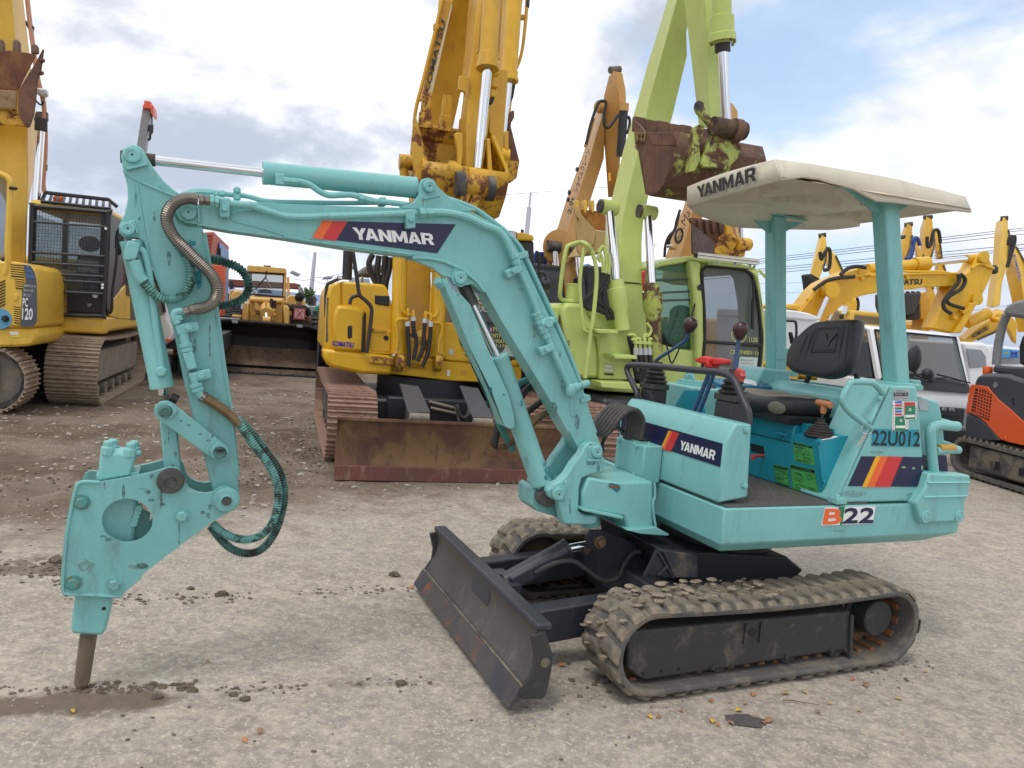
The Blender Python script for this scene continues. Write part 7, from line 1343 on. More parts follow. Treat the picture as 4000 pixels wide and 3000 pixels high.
ft(cf_,Hh,'wiper',[('W3',1745,600),('W3',1750,760),('W3',1738,1000)],1.66,.014,INK,0); fp(cf_,Hh,'wiper_blade','W3',[(1740,760),(1762,770),(1752,1008),(1733,1000)],1.65,.02,INK,0); ft(cf_,Hh,'side_rail',[('W3',1795,530),('W3',1860,600)],1.9,.018,LIME,0)
part('latch',MB().lathe(zp(Hh,'W3',(1315,670),1,1.655),(0,-1,0),[(.035,0),(.035,.012),(.001,.013)],14),INK,cf_); ft(cf_,Hh,'antenna',[('W3',930,430),('W3',945,320)],1.9,.006,DARK,0); ft(cf_,Hh,'cable',[('W3',1275,800),('W3',1230,960),('W3',1110,1250),('W3',1080,1275),('W3',1060,1200),('W3',1045,1130)],1.6,.010,INK,4)
for s_,o,e,u in (('CE-E74001-1)',(1555,1215),(1785,1225),(1558,1175)),('112%',(1712,1110),(1780,1112),(1715,1075))): word(fw,Hh,s_,'W3',o,e,u,1.705,MARKY,0)
ft(fw,Hh,'marker_ring',[('W3',1630+60*math.cos(i*.5),1060+55*math.sin(i*.5)) for i in range(13)],1.70,.005,MARKY,3,5)
pg = fp(cf_,Hh,'notice','W3',[(1638,1230),(1785,1238),(1770,1350),(1622,1345)],1.70,.003,plain('notice_paper',(.55,.64,.60),.6),0)
for i,s_ in enumerate(('SERIES CLOSED','CLOSING HOLIDAYS','COMING WAY','24112652 CLOSED')): word(pg,Hh,s_,'W3',(1642-3*i,1260+26*i),(1745-3*i,1266+26*i),(1642-3*i,1251+26*i),1.70,LETD,0)
# arm, bucket
am2 = boxsweep(hx,Hh,'arm',[('W2',(1190,-260),(1330,-260),(1560,-260),1.25),('W2',(1238,0),(1390,0),(1500,0),1.2),('W2',(1292,450),(1410,450),(1505,450),1.16),('W2',(1325,740),(1420,740),(1515,740),1.2),('W2',(1345,920),(1440,920),(1535,920),1.1)],.32,LIME)
A,B,Cc = Hh.at('W2',1505,-200,1,.88),Hh.at('W2',1515,300,1,.92),Hh.at('W2',1542,890,1,.95); d = B-A; L = d.length
o = part('bucket_cylinder',MB().lathe(A,d,[(.10,0),(.10,L-.25),(.125,L-.24),(.125,L-.08),(.14,L-.07),(.14,L),(.08,L),(.08,L+.06),(.05,L+.06)],22),LIME,hx); part('rod',MB().cyl(B,Cc,.052,seg=16),CHROME,o); part('rod_seal',MB().cyl(B+d.normalized()*.02,B+d.normalized()*.10,.082,seg=16),INK,o)
for i in range(9): a_ = i*.7; q = B-d.normalized()*.01+V((math.cos(a_)*.125,math.sin(a_)*.125,-.0)); part('gland_bolt',MB().cyl(q,q+d.normalized()*.03,.016,seg=6),LIMEW,o)
ft(o,Hh,'pipe',[('W2',1545,-60),('W2',1553,150),('W2',1572,300)],1.0,.016,LIME,3)
XB = .90
sd_ = [(865,858),(905,885),(955,948),(1165,955),(1186,1050),(1150,1190),(1095,1320),(1040,1385),(1000,1400),(965,1385),(935,1250),(915,1060),(885,1045),(878,960)]
sw = Hh.pts('W2',sd_,0,XB); cyy = [p.y for p in sw]; czz = [p.z for p in sw]
yT,zT2 = sw[0].y,sw[0].z
prof = [(sw[12].y,sw[12].z),(sw[11].y,sw[11].z-.03),(sw[9].y,sw[9].z),(sw[8].y,sw[8].z),(sw[7].y,sw[7].z),(sw[6].y,sw[6].z),(sw[5].y,sw[5].z),(sw[4].y,sw[4].z),(sw[3].y,sw[3].z)]
XR = 1.98
bkh = part('bucket',MB().add([V((x,y,z)) for x in (XB,(XB+XR)/2,XR) for y,z in prof],[(i*len(prof)+j,i*len(prof)+j+1,(i+1)*len(prof)+j+1,(i+1)*len(prof)+j) for i in (0,1) for j in range(len(prof)-1)]),LIMEB,hx,0,25); s5 = bkh.modifiers.new('thick','SOLIDIFY'); s5.thickness = .04; s5.offset = 0
for x in (XB,XR): part('side_plate',MB().prism([V((x,p.y,p.z)) for p in sw],[V((x+(.03 if x == XB else -.03),p.y,p.z)) for p in sw]),RUSTB,bkh,.006)
for i in range(7):
    x = XB+(XR-XB)*(i+.5)/7; part('cutting_segment',MB().obox((x,yT-.03,zT2-.06-.01*(i % 2)),((1,0,0),(0,1,-.1),(0,.1,1)),(.075,.03,.085)),RUSTB,bkh,.008)
rp = Hh.pts('W2',[(885,950),(965,955),(958,1030),(893,1022)],0,XB-.005); ep = part('edge_plate',MB().prism(rp,off(rp,(-.015,0,0))),rust('plate_rust',(.20,.12,.06),(.30,.22,.08),(.09,.05,.04),9),bkh,.004)
for px in ((920,972),(945,975),(915,1012),(942,1015)): bolt(ep,zp(Hh,'W2',px,0,XB-.02),(-1,0,0),.022,.02,RUSTB)
fp(bkh,Hh,'upper_plate','W2',[(975,950),(1165,955),(1186,1048),(1010,1045)],.98,.02,RUSTB,.004)
for q,y_ in (([(1320,920),(1345,895),(1385,905),(1385,960),(1350,1050),(1360,1150),(1320,1230),(1270,1240),(1300,1100),(1310,980)],.85),([(1530,1050),(1580,1000),(1640,1020),(1655,1060),(1635,1130),(1540,1230),(1500,1190),(1530,1120)],.85)): fp(hx,Hh,'bucket_ear','W2',q,y_,.10,LIMEW,.01)
fp(hx,Hh,'link_plate','W2',[(1325,770),(1335,730),(1360,722),(1390,740),(1395,800),(1470,890),(1485,920),(1460,960),(1430,940),(1425,900),(1340,810)],.80,.06,LIMEW,.01); part('link_boss',MB().cyl(zp(Hh,'W2',(1346,762),1,.78),zp(Hh,'W2',(1346,762),1,.86),.05,seg=16),DKFR,hx)
part('link_pin',MB().cyl(zp(Hh,'W2',(1445,905),1,.80),zp(Hh,'W2',(1670,945),1,.84),.095,seg=20),rust('greasy_pin_rust',(.06,.045,.04),(.12,.09,.05),(.04,.03,.03),8),hx); part('pin_collar',MB().cyl(zp(Hh,'W2',(1590,935),1,.82),zp(Hh,'W2',(1640,944),1,.82),.12,seg=20),RUSTB,hx)
fp(hx,Hh,'lower_link','W2',[(1440,970),(1510,975),(1590,1000),(1540,1100),(1510,1210),(1370,1200),(1360,1170)],.84,.09,LIMEW,.01)

# ------------------------------------------------------------------ amber excavator with caged cab (left)
Pf = Frame((-5.45,9.77),17.5); px_ = thing('caged_excavator',Pf,'amber yellow excavator on the left with a mesh guard over its cab windscreen','excavator')
crawler(px_,-.62,0,.05,4.0,.92,SHOE,GRFR); crawler(px_,-2.8,-2.2,.05,4.0,.92,SHOE,GRFR); part('car_body',MB().box(-2.2,-.62,1.0,3.2,.35,1.0),DKFR,px_,.05)
part('deck',MB().box(-2.85,0,.5,4.3,.99,1.22),AMBER,px_,.05)
fp(px_,Pf,'front_skirt','Z2',[(295,1105),(850,1140),(858,1250),(830,1255),(295,1228)],.46,.2,AMBER,.03)
word(px_,Pf,'09626','Z2',(640,1185),(790,1195),(643,1150),.458,plain('chalk_yellow',(.72,.52,.18),.7),.02)
part('cab_shell',MB().box(-.93,-.02,.56,2.2,1.22,1.5),DARK,px_,.03)
cg = part('cab_roof',MB().box(-.97,-.02,.5,2.2,2.56,2.68),AMBER,px_,.05)
for x0,x1,y0,y1 in ((-.97,-.90,.5,.62),(-.12,-.02,.5,.62),(-.97,-.90,2.08,2.2),(-.12,-.02,2.08,2.2),(-.08,-.02,1.2,1.3)): part('cab_pillar',MB().box(x0,x1,y0,y1,1.45,2.6),DARK,px_,.02)
part('side_window',MB().box(-.06,-.05,.62,2.08,1.5,2.56),GLASS,px_); part('front_window',MB().box(-.9,-.12,.53,.54,1.5,2.56),GLASSC,px_); part('rear_window',MB().box(-.9,-.12,2.1,2.11,1.75,2.5),GLASSC,px_); part('left_window',MB().box(-.94,-.93,.62,2.08,1.6,2.5),GLASSC,px_)
st3 = part('operator_seat',MB().box(-.62,-.30,1.45,1.6,1.5,2.05).box(-.65,-.27,1.1,1.6,1.4,1.55),SEATD,px_,.05); part('headrest',MB().blob((-.46,1.5,2.22),.15,.07,.12,.05),SEATD,st3); part('console',MB().box(-.9,-.7,.8,1.3,1.3,1.75),SEATD,px_,.03)
fp(px_,Pf,'paper_notice','Z2',[(630,650),(800,665),(808,760),(625,745)],.60,.003,plain('cream_sheet',(.6,.62,.55),.6),0)
# mesh guard
gq = [(268,230),(300,222),(860,268),(878,290),(862,700),(838,1080),(815,1108),(265,1080),(240,1000),(250,600)]
g0 = Pf.pts('Z2',gq,1,.40); guard = part('window_guard',MB().tube(spline(g0,4,True),.030,8,closed=True),DARK,px_)
gx0,gx1 = -.93,-.05; gz0 = min(p.z for p in g0)+.03; gz1 = max(p.z for p in g0)-.03; mb = MB()
cA_,cB_,cC_,cD_ = Pf.at('Z2',270,235,1,.40),Pf.at('Z2',868,280,1,.40),Pf.at('Z2',825,1100,1,.40),Pf.at('Z2',245,1075,1,.40)
for i in range(1,24): u = i/24; mb.tube([cA_.lerp(cB_,u),cD_.lerp(cC_,u)],.0024,4)
for i in range(1,30): u = i/30; mb.tube([cA_.lerp(cD_,u),cB_.lerp(cC_,u)],.0024,4)
o = part('wire_mesh',mb,DARK,guard); o['kind'] = 'stuff'
for v_ in (.13,.42,.52,.62,.68,.79): part('guard_bar',MB().tube([cA_.lerp(cD_,v_)+V((0,-.01,0)),cB_.lerp(cC_,v_-.0)+V((0,-.01,0))],.016,6),plain('guard_grey',(.05,.055,.07),.5),guard)
for q in ((858,400),(832,855),(830,880),(320,1072)): part('guard_bolt',MB().lathe(Pf.at('Z2',*q,1,.38),(0,-1,0),[(.018,0),(.018,.012),(.001,.013)],10),WHITE,guard)
part('round_sticker',MB().lathe(Pf.at('Z2',772,940,1,.42),(0,-1,0),[(.035,0),(.035,.003),(.001,.003)],18),WHITE,guard)
word(guard,Pf,'V','Z2',(365,1020),(420,1020),(372,975),.42,LETW,0); word(guard,Pf,'2P','Z2',(705,1030),(742,1030),(706,1008),.42,LETW,0)
# roof rack guard
rk = part('roof_guard',MB().tube(Pf.pts('Z2',[(330,185),(365,108),(880,165),(950,225)],1,.7),.026,6),DARK,px_)
part('guard_rail',MB().tube(Pf.pts('Z2',[(330,180),(890,240)],1,.5),.022,6),DARK,rk)
for i in range(11): u = i/10; part('guard_slat',MB().tube([Pf.at('Z2',345+545*u,182+58*u,1,.5),Pf.at('Z2',370+520*u,112+56*u,1,1.0)],.018,6),DARK,rk)
for x_ in ((440,200),(880,245)): part('guard_leg',MB().tube([Pf.at('Z2',*x_,1,.5),Pf.at('Z2',x_[0],x_[1]+30,1,.55)],.016,6),DARK,rk)
part('beacon',MB().lathe(Pf.at('Z2',475,215,1,.9),(0,0,1),[(.07,0),(.07,.10),(.05,.13),(.001,.13)],14),ORANGE,px_)
# side body, engine panels (right flank at x = 0)
sp2(px_,Pf,'cab_door','Z2',[(880,270),(940,320),(985,330),(985,830),(960,900),(870,1100),(855,1100),(850,930)],-.015,.02,DARK,.01)
sp2(px_,Pf,'flank_panel','Z2',[(905,960),(985,870),(1008,850),(1085,900),(1098,1140),(930,1130),(868,1105)],-.02,.03,AMBER,.02)
for i in range(7): sp2(px_,Pf,'louvre','Z2',[(1020,815+18*i),(1050,830+18*i),(1050,840+18*i),(1020,825+18*i)],.012,.01,INK,0)
sp2(px_,Pf,'slate_decal','Z2',[(1058,930),(1096,950),(1098,1140),(1060,1135)],.014,.004,PANELB,0)
ft(px_,Pf,'hand_rail',[('Z2',870,1050),('Z2',875,1085),('Z2',905,1060),('Z2',912,900),('Z2',945,640),('Z2',940,470)],.45,.018,INK,4); mr = part('mirror',MB().blob(Pf.at('Z2',968,500,1,.5),.06,.04,.20,.05),DARK,px_)
part('engine_cover',MB().box(-2.8,-.02,2.3,4.25,1.22,2.0),AMBER,px_,.08)
# boom rising on the left of the cab, arm and bucket above
boxsweep(px_,Pf,'boom',[('Z1',(205,-330),(60,-330),(-260,-330),.72),('Z1',(190,0),(95,0),(-260,0),.85),('Z1',(240,420),(125,350),(-260,420),.95),('Z1',(300,1030),(222,1040),(-120,1010),1.0),('Z2',(268,0),(226,0),(-60,0),1.0),('Z2',(225,240),(222,240),(80,240),.95),('Z2',(212,640),(208,640),(80,640),.9),('Z2',(215,1000),(210,1000),(60,1000),.9)],.5,AMBER)
ft(px_,Pf,'boom_pipe',[('Z1',215,-60),('Z1',245,200),('Z1',300,600),('Z1',355,850),('Z1',368,1200),('Z1',350,1480),('Z2',365,110)],1.0,.03,plain('salmon_pipe',(.55,.27,.16),.5),4)
for q in ([(205,160),(240,190),(268,205),(262,245),(225,232),(205,195)],[(335,1315),(375,1325),(372,1380),(335,1375)],[(290,900),(380,905),(382,975),(340,985),(270,975)]): fp(px_,Pf,'pipe_clamp','Z1',q,.98,.08,DKFR,.01)
lmp = fp(px_,Pf,'boom_lamp','Z1',[(292,708),(375,718),(378,765),(345,782),(292,760)],.9,.12,SILVER,.02)
A,B = Pf.at('Z2',290,200,1,.75),Pf.at('Z1',330,1060,1,.85); part('boom_cylinder',MB().cyl(A,B,.052,seg=16),CHROME,px_); part('cylinder_head',MB().cyl(B,Pf.at('Z1',335,960,1,.85),.075,seg=16),DKFR,px_); ft(px_,Pf,'hose',[('Z1',285,810),('Z1',330,850),('Z1',355,820)],.95,.012,INK,3)
bq = Pf.pts('Z1',[(-420,420),(240,430),(300,450),(150,720),(-420,700)],1,.2)
pb = thing
bk1 = part('bucket',MB().prism(*[Pf.pts('Z1',[(-420,400),(100,410),(300,440),(145,735),(-420,690)],1,y) for y in (.50,.55)]),RUSTP,px_,.01)
part('bucket_floor',MB().prism(Pf.pts('Z1',[(-420,700),(140,735),(135,880),(-420,870)],1,.35),Pf.pts('Z1',[(-420,700),(140,735),(135,880),(-420,870)],1,.42)),rust('bright_rust',(.20,.12,.07),(.30,.20,.12),(.12,.06,.04),3),bk1,.01)
part('bucket_back',MB().prism(Pf.pts('Z1',[(-420,870),(140,885),(175,960),(220,1030),(100,1020),(-420,1000)],1,.42),Pf.pts('Z1',[(-420,870),(140,885),(175,960),(220,1030),(100,1020),(-420,1000)],1,.75)),KYELR,bk1,.02)
sdp = [(145,735),(290,500),(345,392),(352,398),(330,560),(300,650),(285,820),(268,930),(235,1025),(205,1030),(165,960),(145,880)]
a = Pf.pts('Z1',sdp,1,.33); part('side_plate',MB().prism(a,off(a,(0,.05,0))),RUSTB,bk1,.008)
for x_ in (0,128,277): fp(bk1,Pf,'bucket_tooth','Z1',[(x_-28,330 if x_ < 200 else 365),(x_-10,312 if x_ < 200 else 350),(x_+20,320 if x_ < 200 else 358),(x_+30,345 if x_ < 200 else 380),(x_+32,430),(x_-32,430)],.5,.08,rust('tooth_steel',(.17,.10,.085),(.22,.14,.11),(.10,.06,.05),6),.02)
for q in ((338,490),(328,590)): bolt(bk1,Pf.at('Z1',*q,1,.32),(1,-.3,0),.025,.03,RUSTB)
boxsweep(px_,Pf,'arm',[('Z1',(-500,-300),(-420,-300),(-200,-300),.9),('Z1',(-500,500),(-450,500),(-250,500),.8)],.4,AMBER)

# ------------------------------------------------------------------ nearest excavator at the left edge
Nf = Frame((-5.88,9.15),17.5); nx_ = thing('near_excavator',Nf,'yellow excavator cut off by the left edge, with louvred side panel and dark model plate','excavator')
crawler(nx_,0,.55,-3.4,.10,.80,SHOE,GRFR,'x') if False else None
def at_n(z,x,y,yy=0): return Nf.at(z,x,y,1,yy)
crawler(nx_,-.30,.22,-3.2,.02,.80,SHOE,GRFR,'x'); crawler(nx_,1.7,2.2,-3.2,.02,.80,SHOE,GRFR,'x'); part('car_body',MB().box(-2.4,-.7,.25,1.7,.3,.9),DKFR,nx_,.05)
fp(nx_,Nf,'counterweight','Z2',[(-900,1180),(60,1205),(285,1205),(297,1225),(295,1290),(270,1340),(210,1355),(60,1360),(-900,1380)],-.25,2.4,AMBER,.06)
fp(nx_,Nf,'engine_side','Z2',[(-900,640),(40,655),(80,660),(180,680),(250,700),(285,750),(302,830),(305,1180),(290,1205),(60,1205),(-900,1180)],-.28,2.3,AMBER,.04)
fp(nx_,Nf,'slate_decal','Z2',[(195,690),(245,700),(280,752),(298,840),(300,1150),(270,1195),(165,1195),(180,900),(210,830)],-.286,.006,PANELB,0)
for q in ([(190,690),(235,698),(248,720),(200,712)],[(200,720),(255,730),(268,760),(205,752)],[(205,760),(272,770),(282,810),(210,800)]): fp(nx_,Nf,'blue_band','Z2',q,-.29,.004,plain('band_blue',(.06,.12,.28),.4),0)
word(nx_,Nf,'PC','Z2',(183,1032),(226,1034),(186,962),-.292,LETW,.03); word(nx_,Nf,'120','Z2',(178,1135),(264,1138),(182,1045),-.292,LETW,.04)
for i,s_ in enumerate(('出発前は必ずエレメントを','内側からエアーで必ずして','清掃してください')): word(nx_,Nf,s_,'Z2',(195-3*i,872+38*i),(290-10*i*i,880+38*i),(197-3*i,848+38*i),-.292,LETW,0)
for k,(y0,n_,x0,x1) in enumerate(((680,6,85,195),(795,5,122,195),(1020,8,112,160))):
    fp(nx_,Nf,'vent_recess','Z2',[(x0,y0-2),(x1,y0+8),(x1,y0+18*n_+10),(x0+4,y0+18*n_)],-.284,.006,INK,0)
    for i in range(n_): fp(nx_,Nf,'louvre','Z2',[(x0,y0+18*i),(x1,y0+10+18*i),(x1,y0+19+18*i),(x0,y0+9+18*i)],-.30,.03,AMBER,.003)
for i in range(9): fp(nx_,Nf,'louvre','Z2',[(-60,860+24*i),(40,815+24*i),(40,825+24*i),(-60,872+24*i)],-.29,.03,DARK,.002)
fp(nx_,Nf,'latch','Z2',[(112,930),(145,935),(142,985),(112,982)],-.29,.02,AMBER,.006); bolt(nx_,at_n('Z2',45,1130,-.28),(0,-1,0),.03,.05,DARK)
part('round_badge',MB().lathe(at_n('Z2',2,1130,-.281),(0,-1,0),[(.12,0),(.12,.003),(.001,.003)],24),plain('badge_blue',(.10,.35,.55),.4),nx_); fp(nx_,Nf,'white_label','Z2',[(80,1235),(148,1238),(150,1262),(80,1260)],-.256,.006,WHITE,0); fp(nx_,Nf,'yellow_label','Z2',[(80,1265),(165,1267),(165,1280),(80,1278)],-.256,.006,plain('bright_yellow',(.75,.65,.05),.5),0)
cn = fp(nx_,Nf,'cab','Z2',[(-900,640),(-500,640),(40,800),(48,860),(40,900),(-900,900)],-.22,1.0,AMBER,.02)
fp(cn,Nf,'cab_window','Z1',[(-700,1280),(-200,1300),(-40,1400),(50,1450),(72,1500),(68,1659),(55,1900),(45,2000),(42,2170),(-20,2240),(-700,2240)],-.24,.02,GLASS,0); ft(cn,Nf,'cab_post',[('Z1',-300,1280),('Z1',-40,1392),('Z1',40,1428),('Z1',78,1470),('Z1',82,1560),('Z1',72,1800),('Z1',62,2000),('Z1',65,2100),('Z1',45,2220)],-.26,.035,AMBER,4); bolt(cn,at_n('Z1',85,1525,-.27),(1,-.5,0),.02,.07,DARK); part('cab_back',MB().box(-2.6,-.9,.7,.75,1.2,2.5),SEATD,cn); part('cab_roof',MB().box(-2.6,-.85,-.26,.85,2.62,2.72),AMBER,cn,.04); fp(cn,Nf,'door_handle','Z2',[(5,640),(40,625),(42,670),(10,680)],-.27,.03,INK,.01)
# ------------------------------------------------------------------ wheel loader with the big black bucket
Lf = Frame((-5.9,16.2),17); ld = thing('wheel_loader',Lf,'yellow wheel loader with a wide black bucket lowered to the ground','wheel loader')
BKB = rust('black_bucket',(.016,.016,.018),(.022,.021,.022),(.03,.025,.022),3,.6); BKF = rust('bucket_floor_dirt',(.10,.07,.05),(.15,.105,.07),(.05,.04,.035),2,.85)
lprof = [(.50,1.15),(.80,1.05),(.98,.80),(.98,.50),(.86,.26),(.62,.10)]
xl,xr2 = -.62,1.62
lb = part('bucket',MB().add([V((x,y,z)) for x in (xl,xl+.25,(xl+xr2)/2,xr2-.25,xr2) for y,z in [(lprof[0][0],lprof[0][1]-(.09 if x in (xl,xr2) else 0))]+lprof[1:]],[(i*6+j,i*6+j+1,i*6+j+7,i*6+j+6) for i in range(4) for j in range(5)]),BKB,ld,0,30); s_ = lb.modifiers.new('thick','SOLIDIFY'); s_.thickness = .05
part('bucket_floor',MB().prism([V((xl,.64,.10)),V((xl,.40,.05)),V((xl,.0,.02)),V((xl,.0,.0)),V((xl,.64,.04))],[V((xr2,.64,.10)),V((xr2,.40,.05)),V((xr2,.0,.02)),V((xr2,.0,.0)),V((xr2,.64,.04))]),BKF,lb)
part('back_dirt',MB().add([V((x,y-.055,z+.055)) for x in (xl+.03,xr2-.03) for y,z in lprof[3:]],[(0,1,4,3),(1,2,5,4)]),BKF,lb)
for x,sg in ((xl,1),(xr2,-1)):
    a = [V((x,y,z)) for y,z in lprof]+[V((x,.0,.02)),V((x,.05,.25)),V((x,.30,.95))]; a[0].z -= .09; part('side_plate',MB().prism(a,off(a,(sg*.03,0,0))),DARK,lb,.004)
part('cutting_edge',MB().box(xl-.02,xr2+.02,-.06,.06,-.0,.035),DARK,lb,.003)
for i in range(7): part('edge_bolt',MB().box(xl+.30+i*.28,xl+.34+i*.28,.0,.05,.035,.055),DARK,lb)
for px in (600,1300): fp(lb,Lf,'lamp_tab','Z6',[(px-32,692 if px < 1000 else 740),(px+32,697 if px < 1000 else 745),(px+32,728 if px < 1000 else 775),(px-28,722 if px < 1000 else 772)],.45,.03,GREYP,.004)
AMB = LOADY
for q in ([(690,500),(745,505),(745,700),(675,700)],[(1125,540),(1160,530),(1190,560),(1192,740),(1130,735)]): fp(ld,Lf,'lift_arm','Z6',q,1.05,1.2,AMB,.03)
fm = fp(ld,Lf,'front_frame','Z6',[(755,440),(1130,460),(1120,730),(750,705)],1.5,.9,AMB,.03); part('cross_tube',MB().cyl(zp(Lf,'Z6',(760,470),1,1.45),zp(Lf,'Z6',(1110,490),1,1.45),.055,seg=14),AMB,fm)
fp(fm,Lf,'gusset','Z6',[(818,470),(900,590),(885,605),(815,580)],1.42,.08,AMB,.01); fp(fm,Lf,'frame_slot','Z6',[(835,618),(880,622),(878,636),(835,632)],1.49,.02,INK,0); fp(fm,Lf,'small_box','Z6',[(802,612),(822,614),(822,642),(800,640)],1.46,.04,AMB,.004)
part('dump_cylinder',MB().cyl(zp(Lf,'Z6',(940,545),1,1.5),zp(Lf,'Z6',(938,620),1,.95),.13,seg=18),AMB,ld); part('bell_crank',MB().prism(Lf.pts('Z6',[(925,490),(950,492),(955,640),(925,640)],1,.95),Lf.pts('Z6',[(925,490),(950,492),(955,640),(925,640)],1,1.02)),AMB,ld,.01); part('crank_pin',MB().cyl(zp(Lf,'Z6',(902,690),1,.85),zp(Lf,'Z6',(985,695),1,.85),.085,seg=16),AMB,ld); part('rod',MB().cyl(zp(Lf,'Z6',(940,625),1,.95),zp(Lf,'Z6',(942,680),1,.87),.04,seg=12),CHROME,ld)
for a,b in (((995,460),(995,580)),((1030,480),(1022,590))): ft(ld,Lf,'hose',[('Z6',*a),('Z6',a[0]+3,(a[1]+b[1])//2),('Z6',*b)],1.2,.035,HOSE,3)
for a,b in (((980,600),(1040,580)),((985,640),(1045,630)),((1000,690),(1020,600)),((960,660),(1000,560))): ft(ld,Lf,'valve_pipe',[('Z6',*a),('Z6',*b)],1.15,.028,AMB,0)
cb2 = fp(ld,Lf,'cab_base','Z6',[(740,430),(1150,450),(1125,500),(740,480)],2.6,1.5,AMB,.03)
fp(cb2,Lf,'cab_roof','Z6',[(735,105),(745,98),(1140,132),(1158,145),(1158,190),(730,165)],2.55,1.6,AMB,.04); fp(cb2,Lf,'roof_vent','Z6',[(912,98),(990,104),(990,118),(912,112)],2.9,.3,DARK,.01)
for q in ([(728,160),(758,165),(760,430),(740,430)],[(1125,180),(1158,185),(1150,450),(1112,445)]): fp(cb2,Lf,'cab_pillar','Z6',q,2.6,1.4,AMB,.02)
fp(cb2,Lf,'windscreen','Z6',[(758,170),(1128,205),(1118,440),(760,410)],2.66,.01,GLASSC,0); ft(cb2,Lf,'window_seal',[('Z6',765,185),('Z6',780,168),('Z6',1105,198),('Z6',1128,220),('Z6',1120,425),('Z6',1100,440),('Z6',760,410)],2.62,.022,INK,3)
ft(cb2,Lf,'wiper',[('Z6',945,160),('Z6',935,230),('Z6',825,355)],2.55,.018,INK,0); ft(cb2,Lf,'wiper',[('Z6',935,225),('Z6',995,355)],2.6,.012,GREYP,0); fp(cb2,Lf,'steering_column','Z6',[(850,395),(870,362),(930,355),(990,370),(1010,405)],3.0,.1,SEATD,.02); fp(cb2,Lf,'number_card','Z6',[(765,370),(838,376),(836,408),(765,402)],2.6,.01,WHITE,0); word(cb2,Lf,'24','Z6',(795,403),(825,405),(796,378),2.595,LETD,.03)
for x_,m_ in ((562,0),(1310,1)):
    fp(ld,Lf,'mirror','Z6',[(x_-25,280 if not m_ else 345),(x_-10,262 if not m_ else 333),(x_+12,262 if not m_ else 333),(x_+27,285 if not m_ else 350),(x_+27,345 if not m_ else 405),(x_+5,362 if not m_ else 432),(x_-22,355 if not m_ else 420)],2.3,.08,DARK if not m_ else GREYP,.02)
ft(ld,Lf,'mirror_arm',[('Z6',640,395),('Z6',575,380),('Z6',555,400),('Z6',545,560),('Z6',548,650),('Z6',590,680)],2.2,.03,AMB,4); ft(ld,Lf,'mirror_arm',[('Z6',1170,450),('Z6',1200,435),('Z6',1290,435),('Z6',1310,390)],2.2,.03,AMB,4)
for c_ in ((630,445),(1222,490)): part('headlight',MB().lathe(zp(Lf,'Z6',c_,1,1.9),(0,1,0),[(.001,.01),(.13,0),(.15,.02),(.15,.14),(.001,.15)],18),AMB,ld)
fp(ld,Lf,'side_mast','Z6',[(1160,230),(1190,220),(1195,420),(1165,440)],2.4,.1,AMB,.01); fp(ld,Lf,'fender','Z6',[(570,630),(680,640),(660,690),(560,690)],1.8,.8,AMB,.03); fp(ld,Lf,'fender','Z6',[(1120,480),(1180,490),(1180,520),(1120,515)],1.6,.5,AMB,.02)
TYRE = plain('tyre_rubber',(.035,.034,.034),.85,0,.3,12,.6)
def tyre(par,c,ax,R_,w,knobs=22,rim=None):
    c = V(c); ax = V(ax).normalized(); o = part('wheel',MB().lathe(c-ax*w/2,ax,[(R_*.5,0),(R_*.88,.0),(R_*.97,w*.12),(R_,w*.3),(R_,w*.7),(R_*.97,w*.88),(R_*.88,w),(R_*.5,w)],32),TYRE,par)
    mb = MB(); u = ax.orthogonal().normalized(); v = ax.cross(u)
    for i in range(knobs):
        a = 6.28318*i/knobs; d = u*math.cos(a)+v*math.sin(a); t = ax.cross(d)
        mb.obox(c+d*R_*1.0-ax*w*.25,(d,t,ax),(R_*.04,R_*.07,w*.25)); a2 = a+3.1416/knobs; d = u*math.cos(a2)+v*math.sin(a2); t = ax.cross(d); mb.obox(c+d*R_*1.0+ax*w*.25,(d,t,ax),(R_*.04,R_*.07,w*.25))
    q = part('tread_blocks',mb,TYRE,o); q['kind'] = 'stuff'; part('rim',MB().lathe(c-ax*w*.42,ax,[(.05,w*.2),(R_*.3,w*.1),(R_*.48,0),(R_*.52,0),(R_*.52,w*.84),(R_*.48,w*.84),(R_*.3,w*.7),(.05,w*.65)],24),rim or LOADY,o)
for x,y in ((-.40,2.2),(1.72,2.2),(-.40,5.0),(1.72,5.0)): tyre(ld,(x,y,.66),(1,0,0),.66,.5)
part('rear_body',MB().box(.0,1.35,3.9,6.0,.8,1.75),AMB,ld,.06); part('chassis',MB().box(.35,1.0,1.0,5.8,.5,.9),AMB,ld,.03)

# ------------------------------------------------------------------ person beside the loader
def skin_mesh(name,pts,edges,mat,parent,loc,root=0,lv=2):
    me = bpy.data.meshes.new(name); me.from_pydata([p[:3] for p in pts],edges,[]); o = bpy.data.objects.new(name,me); C.objects.link(o); me.materials.append(mat)
    o.modifiers.new('skin','SKIN'); sk = me.skin_vertices[0].data
    for i,p in enumerate(pts): sk[i].radius = (p[3],p[4] if len(p) > 4 else p[3]); sk[i].use_root = i == root
    sb = o.modifiers.new('sub','SUBSURF'); sb.levels = lv; sb.render_levels = lv
    if parent: o.parent = parent
    else: o.location = loc
    return o
SKIN = plain('skin',(.33,.175,.105),.55,0,.1,20,.1); HAIR = plain('black_hair',(.010,.009,.009),.9,0,.3,60,.2); SHIRT = plain('black_shirt',(.020,.019,.020),.85,0,.25,9,.6); JEANS = plain('dark_jeans',(.03,.035,.05),.85,0,.2,12,.5)
pw = Lf.o+Lf.R@V((1.15,1.45,0))
